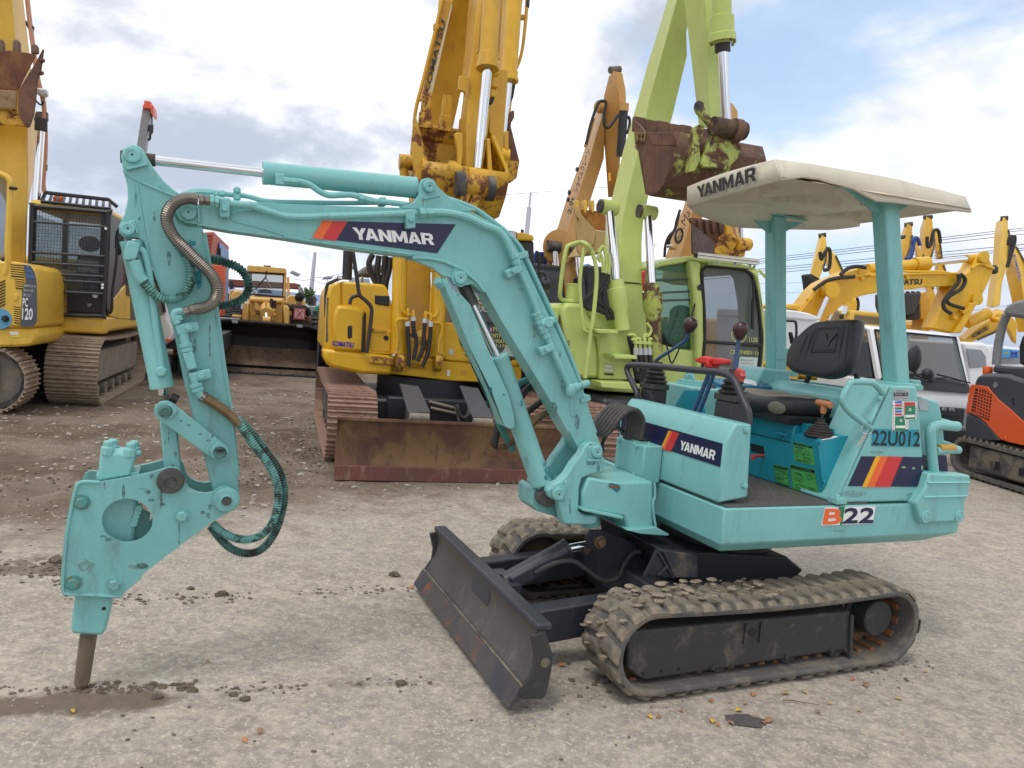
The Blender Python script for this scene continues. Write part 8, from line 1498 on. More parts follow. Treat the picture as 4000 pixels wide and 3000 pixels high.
PB = [(0,0,.95,.14,.11),(0,.01,1.12,.13,.10),(0,.0,1.30,.155,.105),(0,-.01,1.42,.10,.085),(0,-.02,1.48,.058),(0,.015,1.55,.075,.085),(0,.02,1.635,.075,.092),(0,.02,1.705,.05,.06),
    (-.19,.0,1.41,.058),(-.30,.10,1.36,.048),(-.34,.30,1.50,.036),(-.335,.36,1.535,.026),(.19,.0,1.40,.058),(.25,.05,1.16,.046),(.20,.24,1.02,.036),(.18,.29,1.0,.026),
    (-.10,0,.88,.085),(-.12,.02,.50,.058),(-.12,-.02,.10,.042),(-.12,.12,.03,.035),(.10,0,.88,.085),(.12,.03,.50,.058),(.12,-.02,.10,.042),(.12,.12,.03,.035)]
PE = [(0,1),(1,2),(2,3),(3,4),(4,5),(5,6),(6,7),(3,8),(8,9),(9,10),(10,11),(3,12),(12,13),(13,14),(14,15),(0,16),(16,17),(17,18),(18,19),(0,20),(20,21),(21,22),(22,23)]
for bx,by,bz,dx in ((-.335,.36,1.535,-1),(.18,.29,1.0,1)):                                  # five fingers each
    w_ = PB.index((bx,by,bz,.026))
    for k_f,(ox,L_) in enumerate(((-.03,.062),(-.01,.072),(.01,.068),(.028,.055))):
        i0 = len(PB); PB += [(bx+ox,by+.05,bz+.01,.010),(bx+ox*1.1,by+.05+L_*.55,bz+.004,.009),(bx+ox*1.1,by+.05+L_*.9,bz-.02,.007)]; PE += [(w_,i0),(i0,i0+1),(i0+1,i0+2)]
    i0 = len(PB); PB += [(bx-dx*.04,by+.03,bz+.0,.011),(bx-dx*.055,by+.06,bz-.005,.009)]; PE += [(w_,i0),(i0,i0+1)]
pers = skin_mesh('person',PB,PE,SKIN,None,pw); pers.rotation_euler = (0,0,Lf.a+.15); pers.scale = (1.07,1.07,1.07); tag(pers,'person in a black t-shirt with a red printed back panel, standing behind the loader bucket','person')
shp = [(0,0,.86,.165,.135),(0,.01,1.0,.16,.13),(0,.01,1.14,.158,.125),(0,.0,1.30,.178,.125),(0,-.01,1.425,.125,.098),(-.19,.0,1.41,.076),(-.275,.075,1.365,.070),(.19,.0,1.40,.076),(.235,.03,1.25,.070)]
sh = skin_mesh('t_shirt',shp,[(0,1),(1,2),(2,3),(3,4),(4,5),(5,6),(4,7),(7,8)],SHIRT,pers,None)
skin_mesh('trousers',[(0,0,.95,.155,.125),(-.10,0,.86,.105),(-.12,.02,.50,.078),(-.12,-.02,.10,.062),(.10,0,.86,.105),(.12,.03,.50,.078),(.12,-.02,.10,.062)],[(0,1),(1,2),(2,3),(0,4),(4,5),(5,6)],JEANS,pers,None)
part('hair',MB().blob((0,-.005,1.655),.10,.112,.112,.12,3,4),HAIR,pers); part('ear',MB().blob((-.085,.02,1.605),.012,.02,.032,.1,1),SKIN,pers); part('ear',MB().blob((.085,.02,1.605),.012,.02,.032,.1,1),SKIN,pers)
part('nose',MB().blob((0,.122,1.595),.014,.022,.022,.05,1),SKIN,pers); part('mouth',MB().blob((0,.105,1.55),.026,.008,.008,0,1),plain('lip',(.28,.10,.08),.5),pers)
for sx in (-.032,.032): part('eye',MB().blob((sx,.104,1.63),.013,.008,.008,0,1),WHITE,pers)
for sx in (-.12,.12): part('shoe',MB().loft([[V((sx+a*.05,y,z)) for a,z in ((-1,0),(1,0),(.8,h),(-.8,h))] for y,h in ((-.07,.07),(.03,.09),(.12,.06),(.19,.035))]),DARK,pers,.01)
pq = [V((-.13,-.150,1.16)),V((.13,-.150,1.16)),V((.13,-.150,1.42)),V((-.13,-.150,1.42))]
prn = part('back_print',MB().prism(pq,off(pq,(0,.02,0))),plain('print_red',(.33,.055,.055),.8),pers)
pq2 = [V((p.x*.78,-.153,1.29+(p.z-1.29)*.78)) for p in pq]; part('print_panel',MB().prism(pq2,off(pq2,(0,.002,0))),plain('print_pink',(.52,.34,.33),.8,0,.8,30),prn)
for dx in ((-.06,.06),(.06,-.06)): part('print_cross',MB().prism(*[[V((dx[0]-.016,y,1.21)),V((dx[0]+.016,y,1.21)),V((dx[1]+.016,y,1.37)),V((dx[1]-.016,y,1.37))] for y in (-.155,-.152)]),plain('print_dark_red',(.40,.05,.05),.8),prn)

# ------------------------------------------------------------------ things behind the loader
B0 = Frame((-5.5,24),8)
th = thing('rusty_dump_bed',B0,'red brown tipper bed showing through and beside the loader cab','truck bed'); fp(th,B0,'bed_side','Z6',[(480,245),(1160,290),(1252,292),(1252,355),(1160,345),(480,322)],6,1.5,rust('bed_rust',(.20,.06,.05),(.24,.075,.06),(.12,.05,.04),2),.02); part('bed_chassis',MB().box(-1.2,2.6,6.2,7.4,.5,1.6),DARK,th)
tw = thing('white_truck',B0,'white truck cab partly hidden left of the loader','truck'); fp(tw,B0,'cab','Z6',[(600,345),(700,350),(705,400),(690,640),(560,660),(575,420)],2,2,WHITEP,.05); fp(tw,B0,'windscreen','Z6',[(590,400),(680,405),(660,600),(575,610)],1.98,.03,DARK,.02); fp(tw,B0,'door_mirror','Z6',[(485,410),(495,400),(545,405),(545,480),(490,478)],1.5,.2,DARK,.02)
bt = thing('blue_truck',B0,'bright blue truck bumper between the teal arm and the loader','truck'); fp(bt,B0,'bumper','Z6',[(400,560),(535,570),(535,690),(400,690)],.0,2,plain('blue_paint',(.02,.14,.55),.4),.02); fp(bt,B0,'plate_strip','Z6',[(455,575),(530,580),(530,630),(455,626)],-.02,.03,DARK,.01); word(bt,B0,'FUSO','Z6',(460,600),(525,604),(460,583),-.03,YELV,.03) if False else None
gt = thing('green_truck',B0,'small green truck with a big black mirror, between the person and the yellow counterweight','truck')
fp(gt,B0,'cab','Z6',[(1425,760),(1440,620),(1465,545),(1500,525),(1600,525),(1610,760)],.5,2,plain('green_paint',(.01,.27,.15),.35),.05); fp(gt,B0,'windscreen','Z6',[(1478,640),(1500,555),(1600,555),(1600,745),(1475,745)],.48,.03,GLASS,.01); fp(gt,B0,'mirror','Z6',[(1440,595),(1450,585),(1490,590),(1495,660),(1445,668)],.1,.12,DARK,.03); fp(gt,B0,'bumper','Z6',[(1425,760),(1610,760),(1610,830),(1425,830)],.5,2,DARK,.02)
gp_ = thing('grey_panel_truck',B0,'grey box panel standing upright right behind the person','truck body'); fp(gp_,B0,'panel','Z6',[(1385,540),(1455,545),(1448,760),(1375,755)],1.5,1.0,GREYP,.02); fp(gp_,B0,'panel_rail','Z6',[(1385,540),(1400,540),(1392,755),(1375,755)],1.45,.08,WHITEP,.01)
cr2 = thing('crate_stack',B0,'dark brown crate stack above the grey panel behind the person','crates'); fp(cr2,B0,'crate','Z6',[(1395,440),(1452,446),(1445,538),(1388,534)],2.5,.8,plain('crate_brown',(.05,.035,.03),.8),.01)
for i in range(4): fp(cr2,B0,'crate_slat','Z6',[(1393,445+24*i),(1453,450+24*i),(1452,462+24*i),(1392,457+24*i)],2.44,.05,plain('crate_slat_brown',(.075,.05,.042),.8),.004)
bs = thing('shrub',B0.o+B0.R@V((1.85,3.2,0)),'small green shrub showing above the person and crates','shrub'); part('stem',MB().cyl((0,0,0),(0,0,1.9),.04,.02,7),plain('bark',(.09,.06,.04),.8),bs); mb = MB()
bc_ = B0.loc(B0.o+B0.R@V((0,0,0))); ctr = zp(B0,'Z6',(1365,425),1,3.2)-V((1.85,3.2,0))
for _ in range(500):
    d = V((rnd.gauss(0,1),rnd.gauss(0,1),rnd.gauss(0,1))); d.normalize(); p = ctr+d*rnd.uniform(.05,.34); a,b = V((rnd.uniform(-1,1),rnd.uniform(-1,1),rnd.uniform(-1,1))).normalized()*.05,V((rnd.uniform(-1,1),rnd.uniform(-1,1),rnd.uniform(-1,1))).normalized()*.035; mb.add([p-a,p+b,p+a,p-b],[(0,1,2,3)])
part('crown',mb,plain('leaf_green',(.05,.115,.025),.7,0,.5,4),bs)
rt_ = thing('covered_machine',Frame((-1.0,17),17),'machine with a torn canvas roof behind the yellow engine cover','machine'); q_ = Frame((-1.0,17),17)
fp(rt_,q_,'canvas_roof','V8',[(1345,560),(1390,500),(1450,455),(1530,440),(1640,445),(1640,545),(1540,590),(1440,580),(1390,590)],1,1.5,plain('canvas',(.16,.145,.12),.9,0,.4,5),.05); fp(rt_,q_,'post','V8',[(1372,575),(1395,578),(1388,690),(1368,690)],1.1,.1,KYELW,.005); fp(rt_,q_,'windscreen','V8',[(1205,605),(1470,630),(1480,700),(1200,690)],.9,.03,GLASS,0); fp(rt_,q_,'number_card','V8',[(1270,625),(1345,630),(1342,668),(1268,662)],.86,.01,WHITE,0); word(rt_,q_,'3 02','V8',(1275,658),(1338,662),(1276,634),.855,LETD,.02); part('body',MB().box(-.6,1.6,1.0,4,.4,1.9),KYEL,rt_,.05); part('post',MB().box(1.4,1.5,1.1,1.2,1.9,2.6),KYELW,rt_)
bcab = Frame((.9,13),17); bl_ = thing('blue_machine',bcab,'blue machine cab behind the yellow cab, with slim glass panes','machine')
BLU = plain('deep_blue_paint',(.012,.045,.28),.35,0,.12,8); fp(bl_,bcab,'cab','V6',[(280,640),(340,605),(520,612),(520,1300),(270,1300)],.5,1.8,BLU,.03); fp(bl_,bcab,'window','V6',[(295,690),(345,665),(350,1100),(330,1110)],.47,.03,GLASSC,.005); fp(bl_,bcab,'window','V6',[(365,660),(420,650),(430,1230),(370,1260)],.47,.03,GLASSC,.005); fp(bl_,bcab,'base','V6',[(270,1300),(520,1300),(520,1900),(270,1900)],.5,1.8,DARK,.02)
be = thing('blue_exhaust_machine',Frame((2.0,17),17),'blue body and bent exhaust pipe behind the lime boom','machine'); q_ = Frame((2.0,17),17); ft(be,q_,'exhaust_pipe',[('V6',935,1020),('V6',940,900),('V6',960,840),('V6',1000,828)],.5,.12,plain('blue_pipe',(.02,.13,.32),.4),4,12); fp(be,q_,'hood','V6',[(820,690),(860,672),(940,680),(900,960),(820,1000)],1,1.2,BLU,.03); fp(be,q_,'canopy_window','V6',[(820,1040),(880,1020),(1100,1025),(1160,1060),(1180,1300),(820,1300)],.3,1.2,DARK,.06); fp(be,q_,'dark_window','V6',[(840,1130),(950,1130),(1100,1135),(1100,1290),(840,1290)],.27,.04,plain('maroon_seat',(.14,.03,.035),.6),.01); part('body',MB().box(-.4,1.4,.6,2.4,.3,1.4),BLU,be,.05)
rd = thing('red_machine',Frame((3.4,18),17),'red machine part between the lime boom and the lime cab','machine'); q_ = Frame((3.4,18),17); fp(rd,q_,'arm','W3',[(845,545),(885,520),(900,530),(895,690),(860,700),(848,620)],.5,.5,plain('red_paint',(.50,.02,.03),.35),.02); part('body',MB().box(-1.3,.2,.8,2.5,.3,1.6),plain('red_paint_b',(.45,.02,.03),.4),rd,.05)

# ------------------------------------------------------------------ white crane truck behind the caged excavator
Tf = Frame((-6.3,13.9),17); tk_ = thing('crane_truck',Tf,'white truck with a grey telescopic crane boom, behind the caged excavator','truck')
fp(tk_,Tf,'cab','Z2',[(560,1340),(560,760),(1010,690),(1330,735),(1350,800),(1352,1000),(1360,1130),(1405,1215),(1395,1300),(1330,1345)],0,2.2,WHITEP,.05); fp(tk_,Tf,'windscreen','Z2',[(700,760),(1010,715),(1240,735),(1330,1010),(1338,1080),(1300,1110),(700,1110)],-.02,.04,GLASS,.02); ft(tk_,Tf,'wiper',[('Z2',1230,740),('Z2',1300,900),('Z2',1332,1080)],-.06,.03,INK,3)
gl = fp(tk_,Tf,'grille','Z2',[(640,1258),(1090,1262),(1080,1310),(660,1298)],-.04,.06,SILVER,.01)
for i in range(3): fp(gl,Tf,'grille_slot','Z2',[(740,1266+13*i),(1060,1270+13*i),(1058,1278+13*i),(740,1274+13*i)],-.05,.03,INK,.002)
fp(tk_,Tf,'headlight','Z2',[(1100,1265),(1150,1270),(1150,1312),(1090,1305)],-.04,.06,GLASSC,.01); fp(tk_,Tf,'bumper','Z2',[(560,1330),(1080,1315),(1330,1330),(1320,1440),(560,1440)],-.02,.4,DARK,.03); fp(tk_,Tf,'indicator','Z2',[(1345,1292),(1382,1294),(1382,1315),(1345,1315)],-.03,.1,ORANGE,.01)
a = Tf.pts('Z1',[(1155,870),(1225,875),(1180,1250),(1100,1230)],1,2.6); b_ = [p+(a[3]-a[0])*2.2 for p in a[:2]]; crb = [a[0],a[1],b_[1],b_[0]]; jib = part('crane_boom',MB().prism(crb,off(crb,(.0,.28,0))),plain('crane_grey',(.24,.245,.26),.4),tk_,.01)
fp(jib,Tf,'boom_tip','Z1',[(1158,848),(1167,845),(1168,812),(1222,822),(1222,850),(1240,855),(1244,915),(1235,940),(1222,910),(1218,880),(1155,876)],2.5,.45,plain('orange_red',(.70,.10,.05),.4),.01); ft(jib,Tf,'hoist_cable',[('Z1',1232,940),('Z1',1232,1015)],2.6,.012,INK,0); part('hook_block',MB().loft([[Tf.at('Z1',x,y,1,2.5+d) for x,d in ((x0,0),(x1,0),(x1,.2),(x0,.2))] for y,x0,x1 in ((1008,1212,1242),(1030,1205,1244),(1070,1205,1242),(1090,1215,1232))]),DARK,jib,.01); ft(jib,Tf,'hook',[('Z1',1215,1088),('Z1',1216,1115),('Z1',1208,1132),('Z1',1198,1128)],2.6,.025,DARK,4)
part('crane_column',MB().box(.1,.6,2.4,3.0,1.2,2.3),plain('crane_orange',(.6,.10,.04),.4),tk_,.02); part('chassis',MB().box(-1.4,.8,.4,7,.55,.9),DARK,tk_); part('flatbed',MB().box(-1.5,.9,3.2,7.2,.95,1.15),GREYP,tk_,.02)
ou = fp(tk_,Tf,'outrigger','Z2',[(1402,1260),(1428,1270),(1428,1440),(1400,1440)],1.5,.2,plain('outrigger_red',(.70,.09,.04),.4),.01); fp(tk_,Tf,'outrigger_foot','Z2',[(1385,1425),(1440,1430),(1435,1480),(1425,1560),(1390,1560)],1.5,.2,DARK,.01)
for x,y in ((-1.2,1.0),(.55,1.0),(-1.2,6),(.55,6)): tyre(tk_,(x,y,.5),(1,0,0),.5,.28,20,GREYP)
Bx = Frame((-5.5,19.5),17); rb1 = thing('red_container_truck',Bx,'truck with a ribbed red cargo body behind the teal arm','truck')
cbx = fp(rb1,Bx,'cargo_body','Z2',[(1100,470),(1735,425),(1700,650),(1110,690)],0,5,plain('faded_red',(.45,.10,.07),.6,0,.2,3),.03)
for i in range(6): fp(cbx,Bx,'cargo_rib','Z2',[(1110,490+32*i),(1722-4*i,448+32*i),(1722-4*i,456+32*i),(1110,498+32*i)],-.04,.05,plain('rib_red',(.32,.06,.045),.6),.004)
part('chassis',MB().box(-1.5,.8,.2,5,.5,1.3),DARK,rb1)
bb1 = thing('blue_cargo_truck',Bx,'truck with a tall blue frame body directly right of the red cargo body','truck'); fp(bb1,Bx,'cargo_body','Z2',[(1690,520),(1785,512),(1788,640),(1785,760),(1770,1140),(1690,1150)],1.5,3,plain('mid_blue',(.04,.16,.42),.45,0,.2,3),.02)
for x_ in (1732,1752,1775): fp(bb1,Bx,'body_post','Z2',[(x_,520),(x_+8,520),(x_+6,1130),(x_-2,1130)],1.42,.08,plain('light_blue_post',(.12,.30,.60),.4),.004)
fp(bb1,Bx,'dark_panel','Z2',[(1765,560),(1790,560),(1782,800),(1762,800)],1.4,.08,DARK,.004)

# ------------------------------------------------------------------ tan excavators behind the lime one
Tn = Frame((.9,12),17); tn = thing('tan_excavator',Tn,'tan excavator with dark Japanese lettering along its raised boom','excavator')
bmt = boxsweep(tn,Tn,'boom',[('Xb',(570,235),(590,240),(600,260),.95),('Xb',(548,300),(590,300),(605,300),1.0),('Xb',(515,410),(552,420),(603,430),1.1),('Xb',(470,540),(515,555),(600,540),1.2),('Xb',(385,770),(440,790),(520,790),1.3),('V6',(555,400),(705,420),(835,440),1.26),('V6',(530,700),(672,700),(830,700),1.2),('V6',(525,880),(665,880),(828,880),1.15),('V6',(555,1300),(700,1300),(830,1300),1.1),('V6',(560,1500),(700,1500),(830,1500),1.1)],.5,TAN)
O,E,U = [Tn.at('Xb',*q,1,1.85) for q in ((404,862),(462,690),(390,855))]
def bword(s_,o,e,u,bold=.0): O,E,U = [Tn.at('Xb',*q,1,1.12) for q in (o,e,u)]; nn = V((-.02,-.06,0)); lettering(s_,O+nn,E-O,U-O,LETD,bmt,bold,0,.002)
bword('2.9t',(410,866),(431,768),(388,858),.02); bword('ショベルクレーン',(446,744),(522,500),(421,732),.02)
pp_ = Tn.at('Xb',582,243,1,.95); part('boom_pin',MB().lathe(pp_+V((.04,.05,0)),(-1,-.25,0),[(.10,0),(.10,.10),(.05,.105),(.05,.12),(.001,.12)],18),TAN,bmt)
armt = boxsweep(tn,Tn,'arm',[('Xb',(628,70),(655,40),(705,50),.72),('Xb',(600,180),(675,150),(725,150),.72),('Xb',(590,260),(690,250),(728,260),.74),('Xb',(590,330),(692,330),(712,400),.78),('Xb',(605,520),(680,560),(692,560),.85),('Xb',(620,720),(670,640),(690,640),.92),('W2',(690,1420),(735,1420),(760,1420),1.15)],.35,TAN)
part('tip_pin',MB().cyl(Tn.at('Xb',635,35,1,.9),Tn.at('Xb',690,32,1,.95),.06,seg=16),DKFR,armt); A,B = Tn.at('Xb',712,270,1,.62),Tn.at('Xb',695,530,1,.68); part('bucket_cylinder',MB().cyl(A,B,.075,seg=16),plain('cylinder_black',(.025,.027,.035),.4),tn); part('cylinder_head',MB().cyl(A,A+(A-B).normalized()*.12,.085,seg=16),TAN,tn); fp(armt,Tn,'arm_rib','Xb',[(688,150),(697,200),(705,250),(695,250),(684,170)],.70,.06,TAN,.006); fp(armt,Tn,'yellow_label','Xb',[(625,625),(638,620),(640,665),(627,672)],.88,.01,YELV,0)
ft(tn,Tn,'hose',[('Xb',498,460),('Xb',520,360),('Xb',545,280),('Xb',570,222),('Xb',595,212),('Xb',612,225),('Xb',602,280),('Xb',602,345),('Xb',622,365),('Xb',650,335),('Xb',680,292)],.60,.026,HOSE,4)
ft(tn,Tn,'pipe',[('Xb',492,475),('Xb',515,400),('Xb',540,310)],1.05,.03,TAN,3); ft(tn,Tn,'hose',[('Xb',735,400),('Xb',748,330),('Xb',738,298)],.6,.025,HOSE,3)
for q in ((440,602),(395,735),(388,775)): part('boom_bolt',MB().cyl(Tn.at('Xb',*q,1,1.4),Tn.at('Xb',q[0]+12,q[1]+2,1,1.4),.04,seg=8),DARK,bmt)
for (a,b,c) in ((('V6',608,1150),('V6',600,1120),('V6',552,545)),(('V6',870,1000),('V6',868,960),('V6',838,600))):
    B,Cc = Tn.at(*b,1,1.0),Tn.at(*c,1,1.1); o = part('boom_cylinder',MB().cyl(B+(B-Cc).normalized()*1.3,B,.10,seg=16),DARK,tn); part('rod',MB().cyl(B,Cc,.055,seg=14),CHROME,o); part('rod_eye',MB().cyl(Cc+V((-.14,0,0)),Cc+V((.10,0,0)),.10,seg=16),DKFR,o)
part('pin_ring',MB().lathe(Tn.at('V6',610,545,1,1.15),(0,-1,0),[(.30,0),(.30,.03),(.27,.035),(.001,.035)],24),TAN,bmt)
for i in range(3): ft(tn,Tn,'pipe',[('V6',520,575),('V6',425+14*i,660+18*i),('V6',470+18*i,720+10*i),('V6',480+18*i,980),('V6',490+16*i,1250)],1.25+.03*i,.022,TAN,4)
BUF = paint('buff_paint',(.50,.34,.13),.45,.08,.25,(.14,.08,.04),.4,(.25,.15,.07),.2); INS = rust('bucket_inside',(.42,.21,.03),(.36,.13,.025),(.20,.07,.03),5,.6)
sdq = [(825,30),(860,20),(905,130),(1082,320),(1072,490),(1000,580),(950,650),(885,645),(850,590),(832,330)]
b3 = fp(tn,Tn,'bucket','V6',sdq,-.2,.05,BUF,.008); fp(b3,Tn,'bucket_floor','V6',[(900,60),(1240,90),(1225,335),(1082,320),(905,130)],-.0,.06,INS,.01); fp(b3,Tn,'bucket_back','V6',[(1075,325),(1225,338),(1230,520),(1150,640),(990,640),(945,655),(1000,580),(1072,490)],-.17,.8,BUF,.02)
fp(b3,Tn,'edge_plate','V6',[(838,70),(880,90),(890,170),(875,195),(842,150)],-.24,.04,BUF,.006)
for x_ in (470,530,583,638): fp(b3,Tn,'bucket_tooth','W2',[(x_-12,1440 if x_ < 600 else 1456),(x_+12,1442 if x_ < 600 else 1456),(x_+14,1495),(x_+7,1530),(x_-7,1530),(x_-14,1495)],-.06,.12,AMBER,.01)
fp(b3,Tn,'tooth_shank','V6',[(935,60),(960,60),(950,125)],-.06,.05,AMBER,.004)
crawler(tn,-1.2,-.65,.6,4.2,.85,SHOE); crawler(tn,.9,1.45,.6,4.2,.85,SHOE); part('deck',MB().box(-1.1,1.5,.9,4.4,.95,1.25),TAN,tn,.03); part('engine_cover',MB().box(-1.1,1.5,2.6,4.5,1.25,2.0),TAN,tn,.05); part('cab',MB().box(.55,1.45,1.0,2.5,1.25,2.7),DARK,tn,.05)
Sf = Frame((3.2,13.5),17); sx_ = thing('tan_excavator',Sf,'tan excavator with a round emblem on its boom, its rusty bucket above the lime cab','excavator')
bs2 = boxsweep(sx_,Sf,'boom',[('W2',(1330,1100),(1380,1100),(1470,1100),1.5),('Xa',(560,20),(650,30),(760,60),1.55),('Xa',(525,100),(640,110),(745,130),1.58),('Xa',(440,330),(575,360),(665,380),1.6),('Xa',(378,530),(520,530),(645,560),1.6),('Xa',(340,760),(470,760),(600,800),1.5)],.5,TAN)
ring_ = []
for R_,r_ in ((56,.018),(44,.010)):
    c = [Sf.at('Xa',523+R_*.66*math.cos(i*.45)+.18*R_*math.sin(i*.45)*-1,312+R_*1.32*math.sin(i*.45),1,1.5)+V((-.05,-.05,0)) for i in range(14)]; part('emblem_ring',MB().tube(c,r_,5,closed=True),LETD,bs2)
def sword(s_,o,e,u,bold=.0): O,E,U = [Sf.at('Xa',*q,1,1.5) for q in (o,e,u)]; nn = V((-.05,-.06,0)); lettering(s_,O+nn,E-O,U-O,LETD,bs2,bold,.2,.002)
sword('SED',(512,368),(562,288),(486,345),.01); sword('.Ma',(570,250),(640,88),(520,215),.0)
for prs in ([('Xa',525,50),('Xa',490,160),('Xa',470,250),('Xa',415,310),('Xa',380,400),('Xa',370,520)],[('Xa',510,100),('Xa',480,220),('Xa',430,320),('Xa',412,390),('Xa',430,415)]): ft(sx_,Sf,'hose',prs,1.7,.03,HOSE,4)
fp(sx_,Sf,'boom_lamp','Xa',[(418,395),(460,388),(470,410),(440,428),(418,415)],1.4,.15,SILVER,.02); fp(sx_,Sf,'lamp_bracket','Xa',[(440,420),(490,418),(488,445),(440,445)],1.5,.1,TAN,.01)
rbk = fp(sx_,Sf,'bucket','Xa',[(622,128),(640,125),(950,165),(985,200),(980,320),(960,390),(870,385),(760,300),(700,230),(640,180),(622,165)],.5,.06,rust('dark_rust',(.12,.06,.045),(.17,.085,.055),(.08,.045,.04),4,.7),.01)
fp(rbk,Sf,'side_plate','Xa',[(648,190),(680,215),(870,375),(868,490),(690,500),(650,480),(645,330)],.30,.06,rust('slate_rust',(.10,.075,.07),(.13,.09,.08),(.10,.055,.045),4,.6),.01); fp(rbk,Sf,'bucket_back','Xa',[(870,385),(960,390),(1180,420),(1170,515),(1000,530),(700,520),(690,500),(868,490)],.32,.8,KYELR,.02)
for x_ in (715,785,852,922): fp(rbk,Sf,'tooth_shank','Xa',[(x_-12,150),(x_+18,156),(x_+22,208),(x_+14,285),(x_,270),(x_-6,200)],.42,.08,RUSTB,.01)
fp(sx_,Sf,'link_plate','Xa',[(985,200),(1010,180),(1030,200),(1085,370),(1060,390),(1010,320),(990,340),(985,260)],.3,.08,KYELW,.01); part('link_pin',MB().cyl(Sf.at('Xa',1070,385,1,.3),Sf.at('Xa',1200,395,1,.4),.12,seg=16),KYELR,sx_); part('ear_pin',MB().cyl(Sf.at('Xa',985,375,1,.25),Sf.at('Xa',1005,372,1,.6),.17,seg=20),KYELR,sx_)
boxsweep(sx_,Sf,'arm',[('W2',(1560,740),(1585,740),(1625,800),1.0),('Xa',(1040,160),(1080,160),(1115,170),.9),('Xa',(1010,180),(1060,200),(1110,210),.85),('Xa',(1080,380),(1110,380),(1150,385),.7)],.35,TAN); part('rod',MB().cyl(Sf.at('Xa',1124,160,1,.5),Sf.at('Xa',1130,350,1,.5),.05,seg=14),CHROME,sx_); fp(sx_,Sf,'lower_link','Xa',[(1050,400),(1120,400),(1090,500),(1020,510),(1010,480)],.35,.1,KYELR,.01); fp(sx_,Sf,'arm_plate','Xa',[(1145,300),(1175,370),(1150,370)],.6,.1,TAN,.004)
part('deck',MB().box(-.6,2.0,1.2,4.4,.95,1.25),TAN,sx_,.03); crawler(sx_,-.6,-.05,1,4.4,.85,SHOE); crawler(sx_,1.45,2.0,1,4.4,.85,SHOE); part('engine_cover',MB().box(-.6,2.0,2.9,4.5,1.25,2.0),TAN,sx_,.05)

# ------------------------------------------------------------------ right: big yellow excavator seen from the side
Rf = Frame((5,15),10); rx = thing('long_boom_excavator',Rf,'yellow excavator seen side on, its long bent boom reaching right behind the canopy posts','excavator')
ob = [(440,935),(500,860),(560,780),(630,715),(700,680),(780,650),(840,622),(900,605),(960,588),(990,600),(1010,632),(1210,640),(1400,640),(1690,640),(1715,660),(1720,700),(1650,740),(1430,750),(1240,775),(1080,790),(980,805),(880,832),(790,890),(720,950),(640,1010),(560,1010),(470,960)]
rbm = fp(rx,Rf,'boom','V5',ob,.0,.45,KYEL,.02); armr = fp(rx,Rf,'arm','V5',[(1850,500),(1880,483),(1915,488),(1935,510),(1972,590),(1968,620),(1950,680),(1890,800),(1888,840),(1850,855),(1830,880),(1790,960),(1700,1110),(1600,1095),(1490,1070),(1530,1000),(1560,920),(1640,740),(1700,670),(1760,640),(1810,590)],.05,.35,KYEL,.02)
word(rbm,Rf,'KOMATSU','V5',(1140,733),(1408,726),(1142,690),.0,LETD,.04)
A,B,Cc = Rf.at('V5',985,608,1,.2),Rf.at('V5',1455,562,1,.2),Rf.at('V5',1880,515,1,.2); d = B-A; o = part('arm_cylinder',MB().cyl(A,B,.115,seg=18).cyl(B-d.normalized()*.3,B,.15,seg=18),KYEL,rx); part('rod',MB().cyl(B,Cc,.065,seg=14),CHROME,o); part('rod_eye',MB().cyl(Cc-d.normalized()*.35,Cc-d.normalized()*.05,.09,seg=14),KYEL,o)
B,Cc = Rf.at('V5',590,1000,1,-.15),Rf.at('V5',688,770,1,-.15); part('boom_cylinder',MB().cyl(B,Cc,.06,seg=14),CHROME,rx); part('cylinder_eye',MB().cyl(Cc+V((0,-.10,0)),Cc+V((0,.2,0)),.16,seg=18),KYEL,rx); part('cylinder_barrel',MB().cyl(B,B+(B-Cc).normalized()*1.2,.11,seg=14),KYEL,rx); B,Cc = Rf.at('V5',670,1000,1,.5),Rf.at('V5',720,900,1,.5); part('boom_cylinder',MB().cyl(B,Cc,.06,seg=14),CHROME,rx)
for prs in ([('V5',1000,645),('V5',950,655),('V5',870,665),('V5',720,690),('V5',640,730),('V5',560,810),('V5',490,900),('V5',440,950)],[('V5',1060,610),('V5',1300,625),('V5',1550,625),('V5',1640,640)],[('V5',1000,655),('V5',1200,650),('V5',1450,640),('V5',1680,640)]): ft(rbm,Rf,'pipe',prs,-.05,.025,KYEL,4)
for prs in ([('V5',770,650),('V5',830,600),('V5',900,585),('V5',970,595)],[('V5',1695,645),('V5',1700,700),('V5',1640,780),('V5',1585,850),('V5',1580,900),('V5',1600,930),('V5',1640,955)],[('V5',1715,645),('V5',1750,690),('V5',1720,760),('V5',1640,810),('V5',1605,850),('V5',1640,885),('V5',1740,915)],[('V5',560,770),('V5',680,690),('V5',880,665)]): ft(rx,Rf,'hose',prs,-.12,.04,HOSE,4)
for q in ([(1660,960),(1700,975),(1690,1010),(1655,990)],[(1740,910),(1790,925),(1740,960),(1725,935)],[(930,655),(965,655),(962,690),(932,688)],[(520,830),(560,850),(550,862),(515,845)],[(1290,640),(1310,640),(1310,680),(1292,680)]): fp(armr,Rf,'pipe_clamp','V5',q,-.06,.08,KYEL,.006)
for q in ((1885,510),(1835,845),(940,622),(1690,690)): part('pin_boss',MB().lathe(Rf.at('V5',*q,1,.04),(0,-1,0),[(.12,0),(.12,.06),(.001,.065)],18),KYEL,armr)
a = Rf.pts('V5',[(1800,870),(1840,865),(1845,880),(1720,1110),(1660,1110)],1,-.05); part('bucket_cylinder',MB().prism(a,off(a,(0,.3,0))),KYEL,rx,.03)
